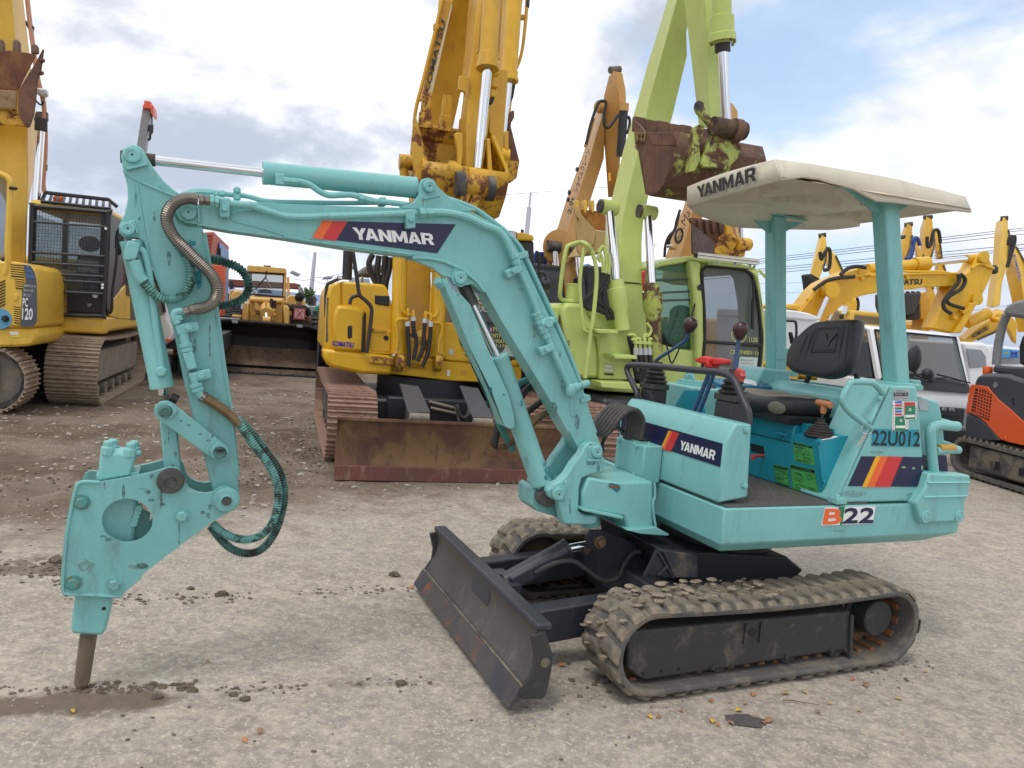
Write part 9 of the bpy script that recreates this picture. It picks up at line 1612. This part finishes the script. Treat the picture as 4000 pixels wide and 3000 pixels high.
ft(armr,Rf,'weld_rib',[('V5',1800,600),('V5',1860,565),('V5',1930,585),('V5',1975,600)],.03,.03,KYEL,4)
bz = Rf.at('V5',460,950,1,.2); part('house',MB().box(bz.x-1.6,bz.x+1.2,-1.0,1.6,1.0,bz.z-.25),KYEL,rx,.06); part('lower_frame',MB().box(bz.x-1.6,bz.x+1.6,-1.1,1.6,.15,1.0),DARK,rx,.05); fp(rx,Rf,'hood','V5',[(260,890),(380,880),(470,880),(440,940),(300,930)],-.4,1.5,KYEL,.04); fp(rx,Rf,'hood_gap','V5',[(260,915),(430,925),(420,945),(260,940)],-.45,.1,DARK,.01)

def far_excavator(z,label,boom,arm,d,yw,mat,arm_th=.4,base=None,cab=True):
    f = Frame((gnd(z,*base).x*0+CAM.x+(ray(Q(z,base)[0])*d).x,d),yw); t = thing('far_excavator',f,label,'excavator','excavators parked in the far row on the right')
    for st,nm in ((boom,'boom'),(arm,'arm')):
        if st: boxsweep(t,f,nm,[(z,l,m_,r,y) for l,m_,r,y in st],arm_th,mat,.02)
    q = f.at(z,*base,1,.5)
    part('deck',MB().box(q.x-1.3,q.x+1.3,.2,3.6,.95,1.3),mat,t,.04); part('track',MB().box(q.x-1.4,q.x-.8,-.2,3.6,0,.85),DKFR,t,.25); part('track',MB().box(q.x+.8,q.x+1.4,-.2,3.6,0,.85),DKFR,t,.25)
    part('engine_cover',MB().box(q.x-1.3,q.x+1.3,2.0,3.7,1.3,1.95),mat,t,.06); 
    if cab: c = part('cab',MB().box(q.x-.15,q.x+.85,.2,1.7,1.3,2.75),mat,t,.08); part('cab_glass',MB().box(q.x-.07,q.x+.77,.17,.2,1.45,2.62),GLASS,c)
    for st in (boom,arm):
        if st:
            z_,l,m_,r,y = (z,)+st[0][:3]+(st[0][3],); a,b = f.at(z,*l,1,y+.1),f.at(z,*r,1,y); part('joint_pin',MB().cyl(a+V((-.01,0,0)),b+V((.01,0,0)),.065,seg=14),DKFR if st is arm else mat,t)
            for j in (1,2):
                if j+1 < len(st): p0,p1 = f.at(z,*st[j][2],1,st[j][3]-.03),f.at(z,*st[j+1][2],1,st[j+1][3]-.03); part('pipe',MB().cyl(p0,p1,.025,seg=6),DKFR,t)
    return t,f
t1,f1 = far_excavator('V5','far amber excavator with its folded boom and arm left of the near canopy post',[((648,450),(660,445),(690,470),1.8),((650,560),(670,600),(735,500),1.7),((690,660),(700,680),(800,640),1.5),((740,720),(760,760),(860,760),1.2),((790,830),(810,830),(910,850),.8),((790,1000),(810,1000),(895,1000),.7)],[((600,345),(625,335),(655,335),1.4),((580,420),(605,420),(665,430),1.3),((565,480),(580,490),(655,540),1.2),((540,590),(550,590),(635,600),1.1),((528,655),(535,660),(605,680),1.0)],21,12,AMBER,.4,(840,1000))
fp(t1,f1,'bucket_linkage','V5',[(520,650),(540,640),(612,680),(600,740),(560,780),(540,790),(530,700)],.8,.4,DARK,.03); fp(t1,f1,'black_cylinder','V5',[(535,770),(560,780),(500,850),(470,875),(460,860)],.8,.2,DARK,.02); ft(t1,f1,'hose',[('V5',610,470),('V5',620,530),('V5',650,470),('V5',680,445),('V5',690,500),('V5',680,600),('V5',640,615)],.7,.05,HOSE,4); ft(t1,f1,'hose',[('V5',900,830),('V5',912,880),('V5',900,960)],.6,.04,HOSE,3)
part('lift_cylinder',MB().cyl(f1.at('V5',800,960,1,.4),f1.at('V5',815,900,1,.4),.07,seg=12),CHROME,t1)
fp(t1,f1,'cab_window','V5',[(690,945),(745,925),(765,940),(770,1010),(660,1010)],-.2,.05,GLASS,.01); fp(t1,f1,'mirror','V5',[(770,960),(800,960),(798,1000),(772,1000)],-.3,.05,DARK,.01)
t2,f2 = far_excavator('V5','far yellow excavator with blue hoses at its folded joint, right of the near canopy post',[((1340,400),(1350,400),(1380,410),1.8),((1360,520),(1385,520),(1420,490),1.5),((1395,600),(1410,620),(1450,600),1.3),((1440,780),(1460,790),(1500,760),1.0),((1400,900),(1450,900),(1545,880),.8),((1395,1000),(1440,1000),(1540,1000),.8)],[((1275,260),(1300,248),(1335,250),1.5),((1240,345),(1265,340),(1335,340),1.4),((1225,430),(1240,440),(1315,450),1.2),((1212,560),(1225,560),(1280,540),1.0),((1220,640),(1230,640),(1260,620),.9)],20,12,KYELW,.45,(1450,1000),False)
for i in range(3): ft(t2,f2,'blue_hose',[('V5',1285,525),('V5',1320,500+8*i),('V5',1340,430+6*i),('V5',1355-6*i,370),('V5',1375,365),('V5',1395,420)],.7,.05,plain('blue_hose',(.03,.07,.28),.5),4)
word(t2,f2,'KOMATSU','V5',(1370,520),(1405,640),(1385,512),1.2,PURP,.02)
fp(t2,f2,'hose_fitting','V5',[(1235,345),(1290,335),(1285,365),(1240,375)],.8,.2,DKFR,.03)
t3,f3 = far_excavator('V5','far yellow excavator with the tallest folded boom, just right of the blue hosed one',[((1500,310),(1510,310),(1550,320),1.8),((1505,420),(1520,430),(1555,400),1.6),((1520,560),(1530,560),(1570,530),1.4),((1500,640),(1540,640),(1600,630),1.2),((1530,800),(1560,800),(1640,780),1.0),((1520,1000),(1550,1000),(1640,1000),.9)],[((1425,200),(1445,195),(1490,195),1.6),((1395,290),(1430,280),(1500,290),1.5),((1390,400),(1410,420),(1510,420),1.3),((1410,520),(1420,520),(1485,510),1.1),((1420,620),(1430,620),(1470,620),1.0)],22,12,KYELW,.45,(1570,1000),False)
word(t3,f3,'SUMITOMO','V5',(1522,470),(1570,700),(1545,460),1.4,LETD,.02); ft(t3,f3,'hose',[('V5',1450,350),('V5',1455,430),('V5',1480,410),('V5',1500,310),('V5',1540,305),('V5',1555,400)],.8,.05,HOSE,4)
t4,f4 = far_excavator('V5','far yellow excavator at the right edge with a broad upright arm and brown boom underside',[((2100,370),(2112,350),(2130,350),1.9),((2080,520),(2110,420),(2150,430),1.7),((2065,640),(2180,640),(2225,560),1.4),((2110,840),(2210,840),(2290,800),1.1),((2160,1100),(2280,1100),(2330,1100),1.0)],[((2030,210),(2050,198),(2085,205),1.6),((1990,240),(2045,232),(2090,300),1.5),((1975,350),(2035,350),(2100,360),1.4),((1970,480),(2020,500),(2090,520),1.2),((1960,620),(2000,640),(2075,600),1.1),((1930,760),(1985,770),(2040,720),1.0),((1915,900),(1960,910),(2025,890),.9)],18,12,AMBER,.5,(2520,1100),False)
word(t4,f4,'KOMATSU','V5',(2125,500),(2170,700),(2148,490),1.3,BLUEV,.02); fp(t4,f4,'black_pivot','V5',[(1965,575),(2000,570),(2020,590),(2015,640),(1980,645),(1962,615)],.6,.3,DARK,.04)
for i in range(4): ft(t4,f4,'hose',[('V5',2090+8*i,420),('V5',2098+8*i,365+4*i),('V5',2112+8*i,350),('V5',2120+5*i,400),('V5',2100,520),('V5',2080,590)],.8,.045,HOSE,4)
t5,f5 = far_excavator('V5','far yellow excavator whose lettered boom slopes up to the right behind the white trucks',[((1690,1150),(1720,1190),(1760,1200),.6),((1780,1060),(1800,1110),(1850,1160),.6),((1880,980),(1900,1040),(1985,1100),.6),((1990,915),(2000,950),(2060,1040),.6),((2050,930),(2100,960),(2110,1100),.6),((2120,1010),(2160,1030),(2150,1200),.6)],None,15.5,10,KYEL,.45,(1500,1290),False)
word(t5,f5,'KOMATSU','V5',(1808,1152),(1935,1080),(1803,1118),.56,LETD,.04); A,B = f5.at('V5',1760,1030,1,.5),f5.at('V5',1930,950,1,.5); part('arm_cylinder',MB().cyl(A,B,.12,seg=16),KYEL,t5); fp(t5,f5,'boom_lamp','V5',[(1992,985),(2035,985),(2035,1025),(2000,1025)],.3,.2,YELV,.04)
Bkf = Frame((7.4,17),10); bb = thing('black_bucket',Bkf,'black excavator bucket hanging between the boom and the white truck roofs','bucket')
fp(bb,Bkf,'shell','V5',[(1238,800),(1270,790),(1300,800),(1400,790),(1408,800),(1395,860),(1360,950),(1300,972),(1255,950),(1238,890)],.0,.9,plain('bucket_black',(.045,.045,.052),.5,0,.3,4),.03); fp(bb,Bkf,'bucket_base','V5',[(1290,975),(1360,950),(1398,870),(1400,1000),(1340,1008),(1300,1000)],.1,.9,DARK,.03)
for x_ in (1265,1310,1352,1392): fp(bb,Bkf,'bucket_tooth','V5',[(x_-8,805),(x_-6,778),(x_+10,788),(x_+10,805)],.1,.1,DARK,.006)
fp(bb,Bkf,'hanger_arm','V5',[(1395,800),(1440,780),(1480,860),(1470,1000),(1400,1000)],.3,.4,KYELW,.02); part('post',MB().box(*sorted((Bkf.at('V5',1400,1000,1,.4).x,Bkf.at('V5',1460,1000,1,.4).x)),.3,.7,0,Bkf.at('V5',1430,995,1,.4).z),KYELW,bb,.02)
cr3 = thing('yellow_cab_machine',Frame((8.6,18.5),10),'dark glazed yellow cab roof peeping above the white truck roof','machine'); q_ = Frame((8.6,18.5),10); fp(cr3,q_,'cab','V5',[(1340,1045),(1360,1015),(1510,1015),(1500,1080),(1340,1080)],0,1.3,KYELW,.03); fp(cr3,q_,'window','V5',[(1365,1045),(1490,1045),(1485,1075),(1360,1075)],-.03,.05,GLASS,.01); part('body',MB().box(-.9,.6,.1,1.3,.2,2.3),KYELW,cr3,.05)
# ------------------------------------------------------------------ trucks on the right
Cf = Frame((5.3,10.8),17); ct = thing('white_light_truck',Cf,'white light truck with a black front band, behind the near canopy post','truck')
W_ = 1.69
sp2(ct,Cf,'cab','W5',[(1290,0),(0,0)],0,1,WHITEP) if False else None
prf = [(0.04,.42),(0.0,.60),(0.0,.88),(.02,1.18),(.06,1.38),(.34,1.93),(.50,2.0),(1.25,2.0),(1.35,1.93),(1.38,1.2),(1.38,.42)]
def side_poly(x,pr): return [V((x,y,z)) for y,z in pr]
shell = part('cab',MB().prism(side_poly(0,[(0.04,.42),(0,.6),(0,.88),(.02,1.18),(.03,1.22),(1.38,1.22),(1.38,.42)]),side_poly(W_,[(0.04,.42),(0,.6),(0,.88),(.02,1.18),(.03,1.22),(1.38,1.22),(1.38,.42)])),WHITEP,ct,.05)
part('cab_roof',MB().prism(side_poly(0.03,[(.32,1.92),(.50,2.0),(1.25,2.0),(1.36,1.92)]),side_poly(W_-.03,[(.32,1.92),(.50,2.0),(1.25,2.0),(1.36,1.92)])),WHITEP,ct,.04)
for x in (0.0,W_-.07):
    for a,b in (((.04,1.22),(.34,1.95)),((1.28,1.2),(1.28,1.95))): part('cab_pillar',MB().prism([V((x,a[0],a[1])),V((x+.07,a[0],a[1])),V((x+.07,a[0]+.08,a[1])),V((x,a[0]+.08,a[1]))],[V((x,b[0],b[1])),V((x+.07,b[0],b[1])),V((x+.07,b[0]+.08,b[1])),V((x,b[0]+.08,b[1]))]),WHITEP,ct,.01)
part('windscreen',MB().prism([V((.06,.045,1.24)),V((W_-.06,.045,1.24)),V((W_-.08,.335,1.93)),V((.08,.335,1.93))],[V((.06,.055,1.24)),V((W_-.06,.055,1.24)),V((W_-.08,.345,1.93)),V((.08,.345,1.93))]),GLASSC,ct)
part('window_seal',MB().tube([V((.06,.04,1.24)),V((W_-.06,.04,1.24)),V((W_-.08,.33,1.94)),V((.08,.33,1.94))],.014,6,closed=True),INK,ct)
part('side_glass',MB().prism([V((.01,.2,1.24)),V((.01,1.25,1.24)),V((.02,1.25,1.9)),V((.02,.42,1.9))],[V((.018,.2,1.24)),V((.018,1.25,1.24)),V((.028,1.25,1.9)),V((.028,.42,1.9))]),GLASS,ct); part('rear_glass',MB().box(.2,W_-.2,1.33,1.335,1.35,1.85),GLASSC,ct); part('rear_wall',MB().box(.05,W_-.05,1.34,1.37,1.2,1.36),WHITEP,ct)
part('black_band',MB().prism([V((.03,-.012,1.12)),V((W_-.03,-.012,1.12)),V((W_-.03,.03,1.25)),V((.03,.03,1.25))],[V((.03,.02,1.12)),V((W_-.03,.02,1.12)),V((W_-.03,.06,1.25)),V((.03,.06,1.25))]),DARK,ct,.006); part('dashboard',MB().box(.1,W_-.1,.1,.45,1.18,1.3),SEATD,ct,.03)
gr_ = part('grille',MB().box(.35,W_-.10,-.03,.02,.60,.885),DARK,ct,.02)
for i in range(3): part('grille_bar',MB().box(.45,W_-.2,-.04,-.02,.63+.06*i,.655+.06*i),INK,gr_,.004)
lettering('CANTER',V((.42,-.033,.835)),V((.98,0,0)),V((0,0,.045)),SILVER,gr_,.02,0,.002,space=1.3); part('bumper',MB().box(-.02,W_+.02,-.10,.12,.30,.58),DARK,ct,.03); part('headlight',MB().box(.03,.32,-.03,.03,.62,.82),GLASSC,ct,.03); part('headlight',MB().box(W_-.09,W_+.005,-.03,.05,.62,.88),GLASSC,ct,.01)
for a,b in (((.7,-.02,1.26),(1.25,.03,1.33)),((1.62,-.02,1.27),(1.05,.05,1.36)),((.95,.0,1.25),(.55,.05,1.34))): part('wiper',MB().cyl(a,b,.012,seg=6),INK,ct)
ms = Cf.at('W5',948,665,1,-.25); part('mirror',MB().blob(ms,.13,.06,.20,.03,2),DARK,ct); part('mirror_round',MB().blob(Cf.at('W5',1035,765,1,-.2),.10,.07,.09,.03,2),DARK,ct); ft(ct,Cf,'mirror_arm',[('W5',950,720),('W5',950,770),('W5',905,775)],-.2,.02,DARK,3); ft(ct,Cf,'mirror_arm',[('W5',930,770),('W5',1020,765)],-.2,.018,DARK,0)
part('seat_back',MB().box(.25,.75,.85,.98,1.0,1.75),SEATD,ct,.05); part('chassis',MB().box(.4,1.3,.3,5,.45,.65),DARK,ct); part('flatbed',MB().box(0,W_,1.5,5.2,.8,1.0),WHITEP,ct,.02)
for x,y in ((.12,.75),(W_-.12,.75),(.15,4),(W_-.15,4)): tyre(ct,(x,y,.36),(1,0,0),.36,.2,20,GREYP)
Mx = Frame((5.2,13.2),17); mx_ = thing('mixer_truck',Mx,'white truck with a smooth rounded roof fairing, left of the seat backrest','truck')
fp(mx_,Mx,'cab','W5',[(60,760),(60,345),(110,348),(190,358),(270,375),(330,398),(365,430),(400,520),(400,760)],.0,2.0,WHITEP,.10); fp(mx_,Mx,'roof_fairing','W5',[(60,345),(110,346),(190,355),(270,372),(330,395),(345,410),(300,420),(60,400)],-.05,1.9,WHITEP,.05); ft(mx_,Mx,'mirror_frame',[('W5',95,420),('W5',165,422),('W5',182,440),('W5',183,520),('W5',172,540)],-.3,.022,DARK,4); fp(mx_,Mx,'mirror','W5',[(146,495),(160,490),(180,560),(178,578),(160,572)],-.35,.08,DARK,.02); fp(mx_,Mx,'bumper','W5',[(60,700),(200,690),(200,860),(60,860)],-.1,.6,KYEL,.04); fp(mx_,Mx,'badge','W5',[(0,685),(40,688),(40,712),(0,710)],-.12,.03,plain('badge_red',(.55,.06,.03),.4),.004)
for i in range(2): ft(mx_,Mx,'hose',[('W5',100,690+8*i),('W5',140,700+8*i),('W5',180,740),('W5',210,760)],-.3,.03,HOSE,4)
part('chassis',MB().box(-.8,1.0,.4,6,.4,.9),DARK,mx_)
for x,y in ((-.6,1.2),(.9,1.2),(-.6,5),(.9,5)): tyre(mx_,(x,y,.48),(1,0,0),.48,.28,20,GREYP)
Pk = Frame((8.6,13.4),17); pk_ = thing('white_pickup',Pk,'white pickup cab behind the light truck, with a blue sign in its window','truck')
fp(pk_,Pk,'cab','W5',[(1260,560),(1400,562),(1440,580),(1460,640),(1465,720),(1470,900),(1300,900),(1290,640)],0,2.2,WHITEP,.05); fp(pk_,Pk,'side_glass','W5',[(1290,600),(1385,608),(1415,650),(1420,720),(1310,730)],-.02,.04,GLASS,.02); fp(pk_,Pk,'second_cab','W5',[(1445,575),(1640,595),(1660,620),(1660,900),(1465,900)],.3,1.5,WHITEP,.04); fp(pk_,Pk,'rear_glass','W5',[(1480,600),(1640,612),(1640,700),(1490,700)],.27,.04,GLASS,.01)
sg_ = fp(pk_,Pk,'blue_sign','W5',[(1488,600),(1625,612),(1622,662),(1490,652)],.20,.03,plain('sign_blue',(.04,.30,.72),.4),.003); word(sg_,Pk,'M','W5',(1575,640),(1615,643),(1576,618),.195,PURP,.05); word(sg_,Pk,'AUTO','W5',(1565,655),(1618,659),(1566,644),.195,PURP,.03); fp(sg_,Pk,'sign_mark','W5',[(1525,625),(1560,618),(1562,632),(1530,640)],.195,.006,plain('olive_mark',(.30,.35,.10),.5),.001); part('chassis',MB().box(-.5,1.5,.3,4,.3,.9),DARK,pk_)
for x,y in ((-.1,1.0),(1.4,1.0),(-.1,3.5),(1.4,3.5)): tyre(pk_,(x,y,.36),(1,0,0),.36,.22,18,GREYP)
# ------------------------------------------------------------------ orange and charcoal mini excavator at the right edge
Of = Frame((6.5,9.0),5); og = thing('orange_excavator',Of,'orange and charcoal mini excavator cut off by the right edge','excavator')
CHAR = plain('charcoal_panel',(.055,.062,.078),.38,0,.1,6,.05); ORP = plain('orange_panel',(.72,.11,.03),.32,0,.05,6,.04); GRP = plain('grey_frame',(.20,.205,.21),.45,0,.08,6)
def op(par,name,pts,x0,dep,mat,bev=.01): a = Of.pts('V4',pts,0,x0); return part(name,MB().prism(a,[V((p.x+dep,p.y,p.z)) for p in a]),mat,par,bev)
hb = op(og,'engine_cover',[(505,1210),(520,1050),(555,830),(570,775),(610,755),(680,748),(800,752),(1100,850),(1100,1330),(922,1275),(750,1240)],0,1.25,CHAR,.06)
op(hb,'orange_flank',[(540,835),(600,838),(660,850),(690,890),(740,945),(830,1020),(922,1105),(1100,1230),(1100,1320),(922,1272),(820,1250),(750,1228),(690,1160),(650,1115),(600,1070),(520,1030)],-.012,.02,ORP,.006)
gv = op(hb,'vent_grille',[(572,862),(640,872),(690,905),(668,1095),(600,1060),(540,1018)],-.016,.01,INK,.002)
for i in range(8): op(gv,'grille_bar',[(570-4*i,880+20*i),(688-3*i,915+23*i),(687-3*i,922+23*i),(569-4*i,886+20*i)],-.022,.012,ORP,.001)
for i in range(5): op(gv,'grille_bar',[(590+20*i,866+6*i),(596+20*i,867+6*i),(580+20*i,1040+10*i),(573+20*i,1036+10*i)],-.022,.012,ORP,.001)
op(hb,'corner_panel',[(530,850),(552,830),(545,900),(515,1040),(500,1040)],-.014,.02,ORP,.004); op(hb,'lower_panel',[(510,1050),(600,1085),(680,1150),(745,1235),(560,1230),(500,1212)],-.014,.02,CHAR,.006)
part('lock',MB().lathe(Of.at('V4',717,838,0,-.004),(-1,0,0),[(.04,0),(.04,.008),(.001,.004)],16),GRP,hb); op(hb,'latch',[(832,930),(848,932),(850,985),(836,985)],-.006,.01,INK,.004); part('rivet',MB().lathe(Of.at('V4',783,1218,0,-.012),(-1,0,0),[(.02,0),(.015,.01),(.001,.011)],12),ORP,hb)
bq = Of.at('V4',662,722,0,.15); part('beacon',MB().lathe(bq+V((0,0,-.05)),(0,0,1),[(.05,-.04),(.06,0),(.065,.06),(.055,.085),(.001,.09)],16),ORANGE,og)
op(og,'dash',[(700,690),(780,700),(930,705),(1100,740),(1100,850),(800,760),(690,745)],.05,1.1,CHAR,.03)
a = Of.pts('V4',[(722,690),(735,560),(750,480),(770,400),(800,330)],0,.1); part('roof_post',MB().tube(spline(a,4),.055,10),GRP,og); part('roof_post',MB().tube(spline(off(a,(1.0,0,0)),4),.055,10),GRP,og)
op(og,'roof',[(765,300),(790,260),(850,228),(930,212),(1150,200),(1200,330),(922,362),(760,335)],.0,1.2,GRP,.05); op(og,'operator_seat',[(885,690),(880,560),(905,480),(930,470),(960,700)],.35,.5,SEATD,.04)
def otrack(x0):
    y0,y1,h,r = -2.2,1.62,.56,.25; secs = []
    for p,a,_ in loop(y1-y0,h,r,.08): o = V((0,math.sin(a),math.cos(a))); q = V((0,y0+p.x,.03+p.z)); secs.append([q+V((x0,0,0)),q+V((x0+.4,0,0)),q+V((x0+.4,0,0))-o*.05,q+V((x0,0,0))-o*.05])
    t = part('rubber_track',MB().loft(secs,False,True),RUBBER,og); mb = MB().box(-.165,.165,-.02,.02,0,.03); me = mb.mesh('track_lug'); me.materials.append(RUBMUD)
    for p,a,_ in loop(y1-y0,h,r,.11): inst('track_lug',me,t,Matrix.Translation(V((x0+.2,y0+p.x,.03+p.z)))@Matrix.Rotation(-a,4,'X'))
    f = part('track_frame',MB().box(x0+.02,x0+.36,y0+.35,y1-.35,.13,.45),DKFR,og,.03)
    for i in range(2): part('frame_slot',MB().box(x0+.012,x0+.03,.25+.42*i,.33+.42*i,.22,.32),INK,f)
otrack(-.05); otrack(1.0); part('car_body',MB().box(.3,1.0,-1.2,1.0,.3,.62),DARK,og,.05)
# ------------------------------------------------------------------ poles, wires, hills
LP = plain('galvanised',(.55,.57,.60),.4,.3,.05,10); lpf = Frame((-9,34),0)
lpo = thing('lamp_pole',lpf,'tall pale lamp pole carrying solar panels, between the loader and the yellow engine cover','lamp pole')
A,B = lpf.at('Z6',1418,440,1,0),lpf.at('Z6',1468,-40,1,0); A0 = A+(A-B)*(A.z/(B.z-A.z)); part('pole',MB().tube([A0,A,B],[.14,.11,.07],12),LP,lpo); A,B = lpf.at('Z6',1438,440,1,.3),lpf.at('Z6',1446,250,1,.3); part('stay_pole',MB().tube([V((A.x,A.y,0)),A,B],.05,8),LP,lpo)
for (x,y,w) in ((1252,190,42),(1605,238,42),(1842,108,50)):
    c = lpf.at('Z6',x,y,1,0); k_ = w*.0047; part('solar_panel',MB().obox(c,((1,0,-.35 if x < 1400 else (.12 if x < 1700 else -.4)),(0,1,.3),(0,-.3,1)),(k_,.2,.02)),PANELB,lpo); e = lpf.at('Z6',1428,250 if x < 1700 else 240,1,0); q = c+V((0,0,-.25)); part('lamp_arm',MB().tube([c,q,q.lerp(e,.5)+V((0,0,-.06)),e],.016,5),LP,lpo)
ma = Frame((1.0,40),0); mo = thing('antenna_mast',ma,'thin grey mast rising behind the teal boom elbow','mast'); A,B,Cc = ma.at('Xb',160,950,1,0),ma.at('Xb',172,820,1,0),ma.at('Xb',181,735,1,0); A0 = A+(A-B)*(A.z/(B.z-A.z)); part('mast',MB().tube([A0,A,B],.13,8),LP,mo); part('mast_tip',MB().cyl(B,Cc,.06,seg=8),LP,mo)
WIR = plain('wire_black',(.05,.055,.07),.6); SAG = 0
def wire(z,a,b,ya,yb,r,label,n_=14):
    fA,fB = Frame((0,ya),0),Frame((0,yb),0); A,B = fA.at(z,*a,1,0)+fA.o,fB.at(z,*b,1,0)+fB.o; d = B-A; A = A-d*.6; B = B+d*.8; P = [A.lerp(B,i/n_)+V((0,0,0)) for i in range(n_+1)]
    o = part('power_line',MB().tube(P,r,5),WIR); tag(o,label,'power line','power lines crossing the sky on the right')
up = ('highest power line on the right, just above its two close neighbours','middle line of the top bundle of three power lines on the right','lowest line of the top bundle of three power lines on the right','top line of the second bundle of power lines on the right','middle line of the second bundle of power lines on the right','bottom line of the second bundle of power lines on the right')
for i,(a,b) in enumerate((((140,528),(2212,282)),((140,545),(2212,300)),((140,560),(2212,330)),((140,605),(2212,412)),((140,622),(2212,440)),((320,630),(2212,455)))): wire('V5',a,b,78,62,.028,up[i])
lo = ('faint power line passing under the far amber boom','faint power line one step lower than the one under the amber boom','faint power line closest to the white truck roofs','faint power line low beside the far right upright arm')
for i,(a,b) in enumerate((((330,715),(1080,690)),((330,790),(1100,770)),((940,968),(1110,955)),((1800,930),(1980,905)))): wire('V5',a,b,90,86,.016,lo[i])
wire('W2',(135,1388),(680,1348),40,44,.012,'single thin wire running from the mast behind the tan boom')
HILL = plain('hill_haze_blue',(.16,.24,.40),.95,0,.2,.004,.2); mb = MB(); secs = []  # distance haze put into the hill colour as a blue tint
for i in range(90):
    a = -1.15+2.3*i/89; D = 2600; x,y = math.sin(a)*D,math.cos(a)*D; h = 26+26*(.5+.5*mnoise.noise(V((i*.11,3,0))))+9*mnoise.noise(V((i*.6,7,0))); u = V((math.sin(a),math.cos(a),0)); secs.append([V((x,y,-3))-u*260,V((x,y,h*.45))-u*120,V((x,y,h)),V((x,y,h*.7))+u*200,V((x,y,-3))+u*500])
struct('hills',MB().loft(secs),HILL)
mb = MB()
for _ in range(420):
    a = rnd.uniform(-.75,.3); D = rnd.uniform(1700,2250); s_ = rnd.uniform(4,11); x,y = math.sin(a)*D,math.cos(a)*D; mb.box(x-s_,x+s_,y-6,y+6,0,rnd.uniform(5,12))
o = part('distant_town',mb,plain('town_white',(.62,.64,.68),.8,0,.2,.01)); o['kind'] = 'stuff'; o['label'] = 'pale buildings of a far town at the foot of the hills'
